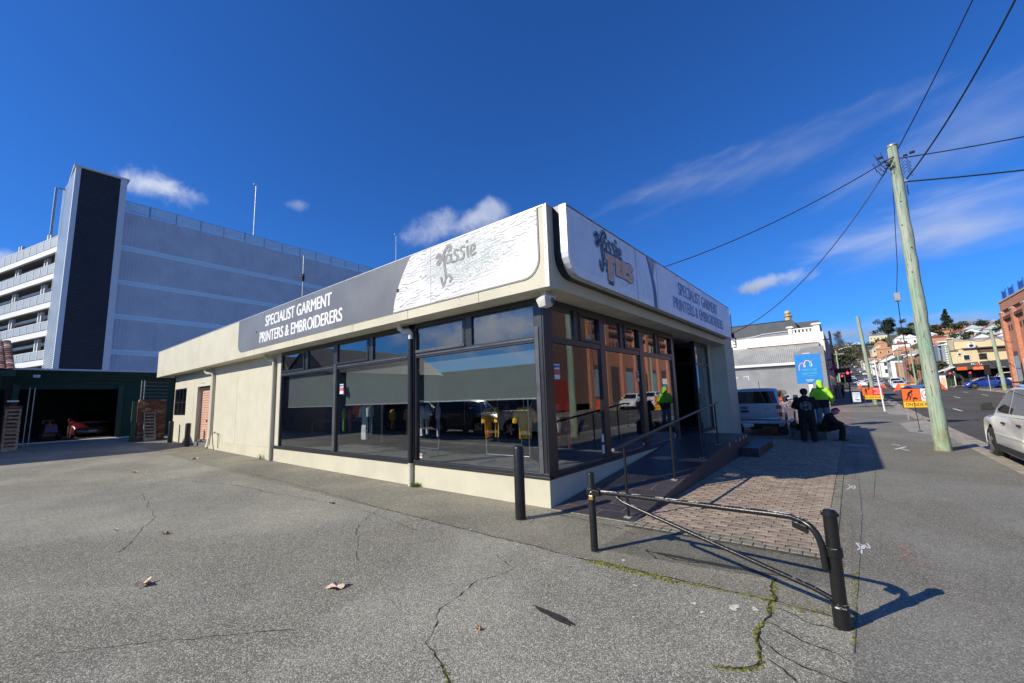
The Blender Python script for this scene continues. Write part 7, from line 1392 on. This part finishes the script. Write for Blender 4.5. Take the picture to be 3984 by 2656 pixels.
MB().hexa([(94.0, yB_, 4.0), (96, yB_, 4.0), (96, yA+.3, 4.0), (94.0, yA+.3, 4.0)], [(94.0, yB_, 5.35), (96, yB_, 5.6), (96, yA+.3, 5.1), (94.0, yA+.3, 5.05)]).build('awning_fascia', awn, pcb); fP = lambda u, v, d: (94.0-d, u, v)
mb = MB(); put_text(mb, 'PC', fP, -19.45, 4.70, -19.95, 5.0, .02, bold=.04); put_text(mb, '4', fP, -20.2, 4.85, -20.4, 5.22, .02, bold=.02); put_text(mb, 'U', fP, -20.35, 4.68, -20.6, 4.9, .02, bold=.02); put_text(mb, 'Connect', fP, -22.35, 4.10, -23.1, 4.25, .02); mb.build('lettering', white, pcb, fix=False); mb = MB(); stroke(mb, [(-19.95, 4.92), (-20.2, 4.95), (-20.05, 4.68), (-20.7, 4.66)], fP, .09, .03); mb.build('lettering', orange, pcb, fix=False)
MB().box(93.93, 93.99, -18.9, -17.75, 3.95, 4.45).build('orange_banner', orange, pcb); MB().box(93.95, 93.99, -20.85, -19.55, 3.9, 4.4).build('orange_banner', orange, pcb); mb = MB(); r = random.Random(4)
for k in range(14): y = -19.6-r.random()*1.15; z = 4.0+r.random()*.35; mb.box(93.93, 93.945, y-.05, y+.05, z-.02, z+.03)
mb.build('banner_print', white, pcb)['kind'] = 'stuff'
MB().box(95.85, 95.98, yB_, -17.7, 1.2, 4.0).build('shop_glazing', blackm, pcb); 
for y in (-18.2, -19.6, -21.4): MB().box(95.8, 95.84, y-.4, y, 1.5, 3.6).build('door_panel', ydk, pcb)
acu = thing('air_conditioner', 'white outdoor air conditioner unit on the cream building', 'air conditioner', (97.2, -20.3, 7.65)); MB().box(96.7, 97.3, -20.75, -19.85, 7.65, 8.35).build('case', white, acu, bevel=.03); MB().tube([(96.66, -20.22, 8.0), (96.7, -20.22, 8.0)], .24, 18).build('fan_grille', dgr, acu)
gf = thing('grey_facade', 'narrow blue grey victorian facade with quoins and tall windows', 'building', (98, -16.8, 1.4)); gfm = mat('blue_grey_stucco', (.25, .29, .35), .8, var=.06)
MB().box(100, 112, -17.5, -16.6, 1.4, 8.9).build('wall', gfm, gf); MB().box(99.0, 100.0, -17.6, -17.0, 5.2, 9.1).build('wall', gfm, gf); MB().box(98.6, 100, -18.0, -16.5, 9.1, 9.3).build('cornice', wtrim, gf); MB().box(98.8, 100, -17.9, -16.6, 8.55, 8.7).build('cornice', wtrim, gf); MB().box(97.7, 98.6, -18.35, -17.75, 5, 9.5).build('pier', mat('tan_render', (.42, .36, .26), .8), gf); MB().box(97.5, 98.8, -18.5, -17.6, 9.5, 9.62).build('pier_cap', wtrim, gf); MB().lathe([(.12, 0), (.12, .45), (.16, .5), (.0, .6)], (98.2, -18.1, 9.62), 10).build('chimney_pot', mat('rust', (.30, .09, .04), .9), gf)
for x, y in ((99.98, -16.95), (99.98, -17.3)): MB().box(99.9, 99.99, y-.12, y+.1, 5.6, 7.9).build('window', mat('dull_glass', (.03, .035, .04), .2), gf)
for k in range(9): MB().box(98.96, 99.0, -17.62, -17.4, 5.3+.42*k, 5.5+.42*k).build('quoin', wtrim, gf)
vr = thing('verandah', 'pale striped verandah roof beside the dark shop awning', 'verandah', (97, -16.5, 4)); MB().hexa([(94.5, -17.7, 4.5), (99, -17.7, 4.9), (99, -15.4, 4.0), (94.5, -15.4, 3.7)], [(94.5, -17.7, 4.58), (99, -17.7, 4.98), (99, -15.4, 4.08), (94.5, -15.4, 3.78)]).build('roof_sheet', white, vr); 
MB().box(94.4, 94.48, -17.6, -15.5, 3.2, 3.65).build('fascia', awn, vr)
for y in (-15.6, -17.4): MB().tube([(94.6, y, 1.4), (94.6, y, 3.8)], .06, 6).build('post', white, vr)
MB().box(95, 97, -17.4, -15.8, 1.4, 3.3).build('hedge_panel', mat('creeper', (.03, .055, .015), .9, var=.4, vs=3, bump=.8, bs=8), vr)
ph = thing('poster_stand', 'tall white and orange poster stand by the crossing', 'sign', (80, -14.2, 1.2)); MB().box(80.0, 80.1, -14.55, -13.85, 1.15, 3.0).build('board', white, ph); MB().box(79.97, 80, -14.45, -14.0, 1.5, 2.7).build('print', mat('pale_orange', (.75, .5, .35), .6), ph); MB().box(79.9, 80.2, -13.8, -13.3, 1.1, 2.2).build('cabinet', galv, ph)
rwb = thing('road_barrier', 'yellow and white water filled road barriers on the far corner', 'barrier', (92, -11.8, 1.4))
for k in range(3): MB().box(88, 88.5, -10.6-.75*k, -9.9-.75*k, 1.68, 2.02).build('barrier_block', yelo if k != 1 else orange, rwb, bevel=.05); MB().box(88, 88.5, -10.6-.75*k, -9.9-.75*k, 1.42, 1.66).build('barrier_base', white, rwb, bevel=.05)
# ---- traffic
def putcar(kd, pt, lb, x, y, rz, grp_='cars on the street', dz=-.11):
    c = car('car', lb, kd, pt, grp_, detail=1 if x < 110 else 0); z = S(x)+dz; c.location = (x, y, z); sl = atan2(S(x+3)-S(x-3), 6); c.rotation_euler = (0, -sl*cos(rz), rz); return c
putcar('hatch', blu, 'bright blue hatchback crossing in front of the dark corner shop', 78.8, -18.1, radians(97), dz=.0)
v = putcar('van', wht, 'white van just behind the blue hatchback', 82.5, -21.6, radians(92), dz=.0)
putcar('hatch', lbl, 'blue and white hatchback driving away behind the prepare to stop sign', 47.5, -8.45, 0)
putcar('sedan', wht, 'white sedan coming down the road toward the camera', 92, -10.2, pi)
putcar('ute', wht, 'white utility truck in the oncoming lane behind the white sedan', 104, -10.6, pi)
putcar('sedan', dgr, 'dark sedan beside the kerb right of the white sedan', 100, -14.6, pi); putcar('hatch', dgr, 'dark hatchback heading up the road beyond the timber pole', 115, -7.2, 0); putcar('hatch', lbl, 'small blue and white car at the far kerb past the junction', 128, -12.9, pi)
prot = {}
for i, (kd, pt, x, y, rz, lb) in enumerate((('sedan', wht, 112, -5.8, 0, 'white car queued on the left lane just past the junction'), ('hatch', slv, 106, -8.2, 0, 'silver hatchback in the right queue past the junction'), ('suv', wht, 120, -8.0, 0, 'white wagon in the queue, nearest the pole'), ('hatch', wht, 133, -7.3, 0, 'white hatchback second in the climbing queue'), ('suv', wht, 142, -4.4, 0, 'white wagon by the left kerb behind the larger red light'), ('sedan', dgr, 127, -4.6, 0, 'dark sedan by the left kerb behind the larger red light'),
    ('sedan', wht, 268, -9.8, pi, 'lowest white car in the parked line up the hill'), ('hatch', dgr, 262, -7.0, 0, 'dark car low on the hill in the climbing lane'), ('sedan', dgr, 285, -9.5, pi, 'dark car second in the parked line up the hill'), ('suv', wht, 302, -9.1, pi, 'white wagon third in the parked line up the hill'), ('hatch', dgr, 318, -8.8, pi, 'dark hatchback fourth in the parked line'), ('sedan', wht, 335, -8.4, pi, 'white sedan fifth in the parked line'), ('hatch', dgr, 352, -8.0, pi, 'dark car sixth in the parked line'), ('suv', wht, 372, -7.4, pi, 'white wagon seventh in the parked line'), ('sedan', dgr, 392, -7.0, pi, 'dark car high in the parked line'), ('sedan', wht, 410, -6.5, pi, 'highest white car near the crest'), ('sedan', wht, 300, -4.1, 0, 'lone white car climbing the middle of the hill'), ('van', wht, 158, -4.2, 0, 'white van high behind the small red light'), ('sedan', slv, 165, -8.2, pi, 'silver sedan coming down in the queue gap'))):
    if (kd, pt.name) in prot and x > 160:
        c = copy_tree(prot[(kd, pt.name)]); c['label'] = lb; z = S(x)-.1; sl = atan2(S(x+3)-S(x-3), 6); c.location = (x, y, z); c.rotation_euler = (0, -sl*cos(rz), rz)
    else: prot[(kd, pt.name)] = putcar(kd, pt, lb, x, y, rz)
# ---- houses up the hill
W_ = {'black': mat('house_black', (.03, .033, .038), .7), 'white': mat('house_white', (.76, .76, .73), .8, var=.05), 'cream': mat('house_cream', (.66, .58, .40), .8, var=.05), 'brick': brickmat('house_brick', (.55, .22, .13)), 'orange brick': brickmat('house_orange_brick', (.62, .31, .17)), 'grey': mat('house_grey', (.30, .32, .34), .8, var=.05), 'pale blue': mat('house_pale_blue', (.50, .57, .62), .8)}
R_ = {'green': mat('green_iron_roof', (.06, .13, .09), .6, .1, var=.15, vs=.3), 'red': mat('red_tile_roof', (.25, .08, .05), .8, var=.2, vs=.4), 'grey': mat('grey_iron_roof', (.25, .27, .29), .5, .2, var=.15, vs=.3), 'dark': slate, 'pale': mat('pale_iron_roof', (.55, .56, .55), .5, .2, var=.1), 'rust': mat('rust_iron_roof', (.30, .13, .08), .8, var=.2, vs=.3)}
wing = mat('house_window_glass', (.035, .045, .06), .15)
def house(lb, x, y, w, d, h, wc, rc_, rz=0., st=1, roof='hip', par=False, ver=False, z=None):
    z = min(G(x+a, y+c) for a in (-d/2, d/2) for c in (-w/2, w/2)) if z is None else z; zt_ = G(x, y)
    t = thing('house', lb, 'house', (x, y, z), 'houses climbing the hillside', rz, True); t['zt'] = zt_; h0 = zt_-z+h; a, c = d/2, w/2
    MB().box(-a, a, -c, c, -1.5, h0).build('wall', W_[wc], t); ov = .35; rh = w*.22 if not par else .4
    if par: MB().box(-a-.1, a+.1, -c-.1, c+.1, h0, h0+.5).build('parapet', W_['white'], t); MB().box(-a+.2, a-.2, -c+.2, c-.2, h0+.2, h0+.6).build('roof', R_[rc_], t)
    elif roof == 'hip': k = min(a, c)*.8; MB().mesh([(-a-ov, -c-ov, h0), (a+ov, -c-ov, h0), (a+ov, c+ov, h0), (-a-ov, c+ov, h0), (-a+k, 0, h0+rh), (a-k, 0, h0+rh)] if a > c else [(-a-ov, -c-ov, h0), (a+ov, -c-ov, h0), (a+ov, c+ov, h0), (-a-ov, c+ov, h0), (0, -c+k, h0+rh), (0, c-k, h0+rh)], [(0, 1, 5, 4), (2, 3, 4, 5), (1, 2, 5), (3, 0, 4), (3, 2, 1, 0)] if a > c else [(0, 1, 4), (1, 2, 5, 4), (2, 3, 5), (3, 0, 4, 5), (3, 2, 1, 0)]).build('roof', R_[rc_], t)
    else: MB().prism([(-c-ov, h0-.1), (0, h0+rh*1.3), (c+ov, h0-.1)], lambda u, v, q: (q, u, v), -a-ov, a+ov, 0).build('roof', R_[rc_], t); MB().prism([(-c, h0-.05), (0, h0+rh*1.2), (c, h0-.05)], lambda u, v, q: (q, u, v), -a-ov-.05, -a-ov+.1).build('gable', W_[wc] if wc != 'brick' else W_['white'], t)
    n = max(2, int(w/3.2)); zb_ = zt_-z
    for f in range(st):
        zz_ = zb_+1.0+f*3.0
        for k in range(n):
            y_ = -c+(k+.5)*w/n; q = MB().box(-a-.06, -a-.01, y_-.62, y_+.62, zz_-.08, zz_+1.58).build('window', W_['white'] if wc not in ('white',) else W_['grey'], t); g_ = MB().box(-a-.09, -a-.06, y_-.5, y_+.5, zz_, zz_+1.5).build('pane', wing, t); g_.parent = q
        for k in range(max(1, int(d/4))):
            x_ = -a+(k+.5)*d/max(1, int(d/4)); MB().box(x_-.5, x_+.5, c+.01, c+.05, zz_, zz_+1.4).build('window', wing, t)
    if not par: MB().box(a*.2, a*.2+.9, c*.3, c*.3+.7, h0+rh*.3, h0+rh+.9).build('chimney', W_['brick'], t)
    if ver: MB().hexa([(-a-1.8, -c, zb_+2.3), (-a, -c, zb_+2.6), (-a, c, zb_+2.6), (-a-1.8, c, zb_+2.3)], [(-a-1.8, -c, zb_+2.4), (-a, -c, zb_+2.8), (-a, c, zb_+2.8), (-a-1.8, c, zb_+2.4)]).build('verandah_roof', R_[rc_], t)
    return t
HL = [('tall white two storey terrace nearest the crossing on the right row', 112, -21.5, 8, 9, 6.6, 'white', 'dark', 0, 2, 'hip', True), ('white balconied terrace second in the right row', 122, -21, 8, 9, 6.4, 'white', 'pale', 0, 2, 'gable'),
 ('orange brick flank house with white gable edge in the right row', 134, -21, 8, 10, 6.6, 'orange brick', 'grey', 0, 2, 'gable'), ('red brick shop with a dark awning in the right row', 148, -20.6, 9, 10, 6.4, 'brick', 'grey', 0, 2, 'hip', True), ('grey striped brick terrace in the right row', 160, -20, 7, 9, 6.8, 'grey', 'pale', 0, 2, 'gable'), ('low orange brick shop with white parapet in the right row', 172, -19.6, 8, 8, 5.2, 'orange brick', 'grey', 0, 1, 'hip', True),
 ('big white shop with hipped dark green roof and chimneys', 190, -20, 10, 12, 6.2, 'white', 'green', 0, 2, 'hip'), ('white weatherboard house behind the green roofed shop', 208, -20, 9, 9, 6.0, 'white', 'green', 0, 2, 'hip'), ('white terrace halfway up the right row', 226, -18, 9, 9, 5.6, 'white', 'rust', 0, 2, 'gable'), ('cream terrace above halfway on the right row', 243, -17.5, 9, 9, 4.6, 'cream', 'green', 0, 1, 'hip', False, True), ('white cottage with verandah on the right row', 262, -17, 9, 9, 4.2, 'white', 'red', 0, 1, 'hip', False, True), ('red roofed white cottage high on the right row', 280, -17, 9, 9, 4.2, 'white', 'red', 0, 1, 'gable'), ('grey roofed cottage near the top of the right row', 298, -16.5, 9, 9, 4.2, 'white', 'grey', 0, 1, 'gable'), ('small cream cottage near the top of the right row', 318, -16, 9, 9, 4.2, 'cream', 'rust', 0, 1, 'hip'), ('white cottage just below the crest', 340, -15.5, 9, 9, 4.2, 'white', 'pale', 0, 1, 'hip'), ('last cream cottage on the right row below the crest', 365, -15, 9, 9, 4, 'cream', 'red', 0, 1, 'hip')]
HL += [(f'{w_} house with {r_} roof, {o_} in the second line behind the right row', x_, y_, 9, 10, h_, w_, r_, .05, 2, f_) for w_, r_, o_, x_, y_, h_, f_ in (('white', 'red', 'first', 140, -36, 7.5, 'gable'), ('cream', 'grey', 'second', 158, -34, 7.5, 'hip'), ('white', 'rust', 'third', 176, -33, 7.5, 'gable'), ('orange brick', 'red', 'fourth', 196, -35, 7.5, 'hip'), ('white', 'green', 'fifth', 214, -33, 7.2, 'hip'), ('white', 'red', 'sixth', 232, -31, 7, 'gable'), ('cream', 'rust', 'seventh', 130, -50, 9, 'hip'), ('white', 'pale', 'eighth', 165, -50, 9, 'gable'), ('pale blue', 'red', 'ninth', 200, -52, 8.5, 'gable'), ('white', 'red', 'tenth', 225, -48, 8, 'gable'))]
for a in HL: house(a[0], a[1], a[2], a[3], a[4], a[5], a[6], a[7], a[8], *a[9:])
rr = random.Random(21); used_l = set(); adj = ['first', 'second', 'third', 'fourth', 'fifth', 'sixth', 'seventh', 'eighth', 'ninth', 'tenth']
rows = [('lowest back row', 250, -30, -78, 10.5), ('second back row', 285, -28, -98, 12), ('middle back row', 325, -30, -115, 12.5), ('fourth back row', 365, -32, -130, 14), ('upper back row', 405, -26, -140, 14), ('high row', 445, -24, -135, 15), ('highest row', 490, -28, -140, 17)]
for nm, x, ya, yb_, stp in rows:
    y = ya; k = 0
    while y > yb_ and k < 10:
        wc = rr.choice(('white', 'white', 'white', 'cream', 'brick', 'orange brick', 'pale blue')); rc_ = rr.choice(('red', 'red', 'grey', 'green', 'rust', 'pale', 'dark')); rf_ = rr.choice(('hip', 'gable'))
        house(f'{wc} house with {rc_} {rf_} roof, {adj[k]} from the road in the {nm}', x+rr.uniform(-6, 6), y, rr.uniform(8, 10.5), rr.uniform(8, 11), rr.uniform(3.8, 5.6), wc, rc_, rr.uniform(-.15, .15), 1, rf_); y -= stp*rr.uniform(.9, 1.15); k += 1
# long dark house and neighbours under the skyline
lbh = thing('house', 'long low black house with broad window bands high on the hill', 'house', (560, -14, G(560, -14)), 'houses climbing the hillside')
MB().box(560, 572, -27, -2, 30, 45.2).build('wall', W_['black'], lbh); MB().box(558.5, 573, -28, -1, 45.2, 46).build('roof', R_['dark'], lbh)
for f in (38.6, 42):
    for k in range(4): MB().box(559.8, 559.95, -25.8+6.1*k, -21+6.1*k, f, f+2.1).build('window', mat('blue_grey_glass', (.10, .14, .18), .2), lbh)
house('green roofed long bungalow below the skyline pine', 545, -60, 24, 12, 5, 'cream', 'green', .1, 1, 'hip'); house('pale bungalow with grey roof on the skyline, right of centre', 560, -100, 26, 12, 5, 'cream', 'grey', 0, 1, 'hip')
for i, (x, y, w, wc, rc_, lb) in enumerate(((600, 8, 18, 'white', 'grey', 'white house at the left end of the skyline'), (620, -10, 22, 'white', 'pale', 'long white house on the skyline left of the poplar'), (640, -34, 16, 'cream', 'grey', 'cream house on the skyline right of the poplar'), (650, -84, 16, 'brick', 'red', 'brick house on the skyline beyond the spreading tree'), (660, -126, 20, 'white', 'pale', 'white house on the skyline right of the conical pine'), (560, -150, 22, 'brick', 'red', 'red roofed house high on the hill behind the near pole'), (540, -190, 20, 'white', 'grey', 'white house high behind the grey facade'), (500, -215, 22, 'brick', 'rust', 'rust roofed house above the cream corner shop'), (470, -160, 18, 'brick', 'red', 'red brick house below the bare trees right of the near pole'), (450, -130, 16, 'white', 'red', 'white gabled house at the right end of the hillside'))): house(lb, x, y, w, 12, 5, wc, rc_, 0, 1, 'hip')
# ---- trees
bark = mat('tree_bark', (.10, .08, .06), .95, var=.3, vs=2); lv = {'dark': mat('dark_foliage', (.028, .045, .020), .8, var=.3, vs=.3), 'mid': mat('mid_foliage', (.05, .075, .025), .8, var=.3, vs=.3), 'olive': mat('olive_foliage', (.085, .09, .035), .8, var=.3, vs=.3), 'brown': mat('brown_twigs', (.085, .062, .048), .95, var=.3, vs=.3), 'rust': mat('rust_foliage', (.16, .075, .03), .9, var=.3, vs=.3), 'bright': mat('bright_shrub', (.09, .16, .03), .8, var=.2, vs=.3)}
def tree(lb, x, y, h, w, kind='round', c='dark', seed=0, n=900, trunk=.25, ls=.5, cat='tree', group='trees on the hill', z=None):
    z = G(x, y) if z is None else z; rr = random.Random(seed); t = thing('tree', lb, cat, (x, y, z), group, rr.uniform(0, 6), True)
    mb = MB(); th = h*trunk; mb.tube([(0, 0, -1), (.1, 0, th), (0, .1, h*.75)], [w*.035+.08, w*.025+.06, .05], 6)
    lobes = []
    if kind == 'round': lobes = [(rr.gauss(0, w*.22), rr.gauss(0, w*.22), h*(trunk+.12+rr.random()*(.80-trunk)), w*rr.uniform(.14, .26)) for _ in range(11)]
    elif kind == 'flat': lobes = [(rr.gauss(0, w*.22), rr.gauss(0, w*.22), h*rr.uniform(.45, .92), w*rr.uniform(.12, .2)) for _ in range(26)]
    elif kind == 'cone': lobes = [(rr.gauss(0, w*.12*(1-k/12)), rr.gauss(0, w*.12*(1-k/12)), h*(.18+.8*k/12), w*.36*(1.05-k/12)) for k in range(12)]
    elif kind == 'column': lobes = [(rr.gauss(0, w*.1), rr.gauss(0, w*.1), h*(.15+.82*k/12), w*.42*(1-abs(k/12-.45))) for k in range(12)]
    for l in lobes: mb.tube([(0, 0, min(th, l[2]*.8)), (l[0]*.5, l[1]*.5, l[2]*.8), (l[0], l[1], l[2])], [w*.012+.04, .04, .02], 4)
    mb.build('trunk', bark, t)
    cm = MB(); tw_ = c == 'brown' or kind == 'column'
    for _ in range(n):
        l = rr.choice(lobes); v = Vector((rr.gauss(0, 1), rr.gauss(0, 1), rr.gauss(0, 1))).normalized()*l[3]*rr.random()**.45; p = Vector(l[:3])+Vector((v.x, v.y, v.z*.75))
        if tw_: d = (v.normalized()*.6+Vector((rr.gauss(0, .3), rr.gauss(0, .3), .9))).normalized()*rr.uniform(.8, 2.0)*ls*2; q = Vector((rr.gauss(0, 1), rr.gauss(0, 1), 0)).normalized()*.05*ls*2; cm.mesh([p-q, p+q, p+d], [(0, 1, 2)])
        else: a = Vector((rr.gauss(0, 1), rr.gauss(0, 1), rr.gauss(0, .5))).normalized()*ls*rr.uniform(.6, 1.3); b_ = a.cross(Vector((rr.gauss(0, 1), rr.gauss(0, 1), rr.gauss(0, 1)))).normalized()*ls*rr.uniform(.4, .9); cm.mesh([p-a, p+b_, p+a, p-b_], [(0, 1, 2, 3)])
    cm.build('crown', lv[c], t, fix=False); return t
tree('tall bare poplar alone on the skyline', 560, 1.5, 27, 9, 'column', 'brown', 3, 1500, .12, 1.0); tree('broad dark spreading tree on the skyline, centre of the hill', 520, -36, 23, 20, 'flat', 'dark', 5, 4000, .35, .6); tree('dark conical pine on the skyline', 530, -77, 25, 15, 'cone', 'dark', 6, 2600, .15, .7); tree('small olive bushy tree beside the spreading tree', 500, -28, 9, 14, 'round', 'olive', 7, 600, .2, .8); tree('green mound shrub at the top of the road', 470, 1.5, 6, 12, 'round', 'bright', 8, 700, .1, .6); tree('yellowish shrub in front of the green roofed bungalow', 505, -52, 7, 7, 'round', 'bright', 9, 400, .2, .6)
k = 0; pos = ['far left', 'left', 'lower left', 'upper left', 'beside the road', 'near the crest']
for i, (x, y, h, w, c, lb) in enumerate(((110, -1.3, 8, 12, 'olive', 'olive bushy tree lowest on the left verge'), (135, -.6, 10, 13, 'brown', 'bare brown tree above the lowest bush on the left'), (165, .6, 12, 15, 'olive', 'olive tree second up the left verge'), (200, 1.6, 13, 16, 'brown', 'bare brown tree halfway up the left verge'), (240, 3.4, 14, 18, 'brown', 'wide bare tree on the left verge'), (280, 4.5, 15, 20, 'olive', 'mixed olive tree on the left of the climb'), (320, 6.5, 16, 22, 'brown', 'large bare tree left of the climbing road'), (370, 8, 18, 24, 'brown', 'largest bare tree on the left under the white houses'), (420, 9, 18, 26, 'brown', 'bare tree just under the skyline on the left'), (460, 22, 16, 24, 'dark', 'dark tree under the white houses on the left'), (450, -12, 8, 14, 'brown', 'brown bushes under the long black house'),
    (480, -44, 9, 16, 'dark', 'dark bush under the spreading tree'), (505, -90, 12, 18, 'dark', 'dark tree beside the conical pine'), (520, -112, 16, 24, 'brown', 'bare brown tree right of the conical pine'), (500, -128, 15, 22, 'brown', 'second bare tree right of the conical pine'), (480, -145, 15, 22, 'rust', 'rust coloured tree behind the near pole'), (470, -175, 14, 20, 'dark', 'dark tree behind the grey facade'), (470, -195, 14, 26, 'brown', 'bare trees over the cream building'), (500, -235, 14, 26, 'brown', 'bare trees at the right end of the skyline'), (560, -60, 12, 18, 'dark', 'dark crown behind the green bungalow'), (600, -140, 12, 20, 'dark', 'dark crown on the skyline far right'), (300, -52, 8, 9, 'mid', 'green tree between the back row houses'), (345, -75, 9, 10, 'dark', 'dark tree between upper back row houses'), (385, -50, 9, 12, 'mid', 'green tree high among the houses'), (430, -70, 9, 16, 'olive', 'olive bushes below the bungalow lawn'), (440, -105, 10, 18, 'brown', 'brown bushes at the right above the houses'), (143, -17.3, 6, 4, 'mid', 'small palm like tree by the orange brick house'), (97.5, -15.6, 4.4, 3.2, 'olive', 'small round tree beside the grey facade'))):
    tree(lb, x, y, h, w, 'round', c, 30+i, 1900, .25 if x > 100 else .4, .2+x/1100)
lawn = MB().mesh([(490, -50, G(490, -50)+.4), (490, -112, G(490, -112)+.4), (525, -112, G(525, -112)+.5), (525, -50, G(525, -50)+.5)], [(0, 1, 2, 3)]).build('hillside_lawn', mat('hill_lawn', (.11, .15, .05), .95, var=.2, vs=.1), fix=False); lawn['kind'] = 'structure'
nh = house('pale house low left of the skyline seen over the slate roof', 140, 38, 20, 14, 9, 'grey', 'dark', 0, 1, 'hip')
# windows on the left slope reading as thick scrub
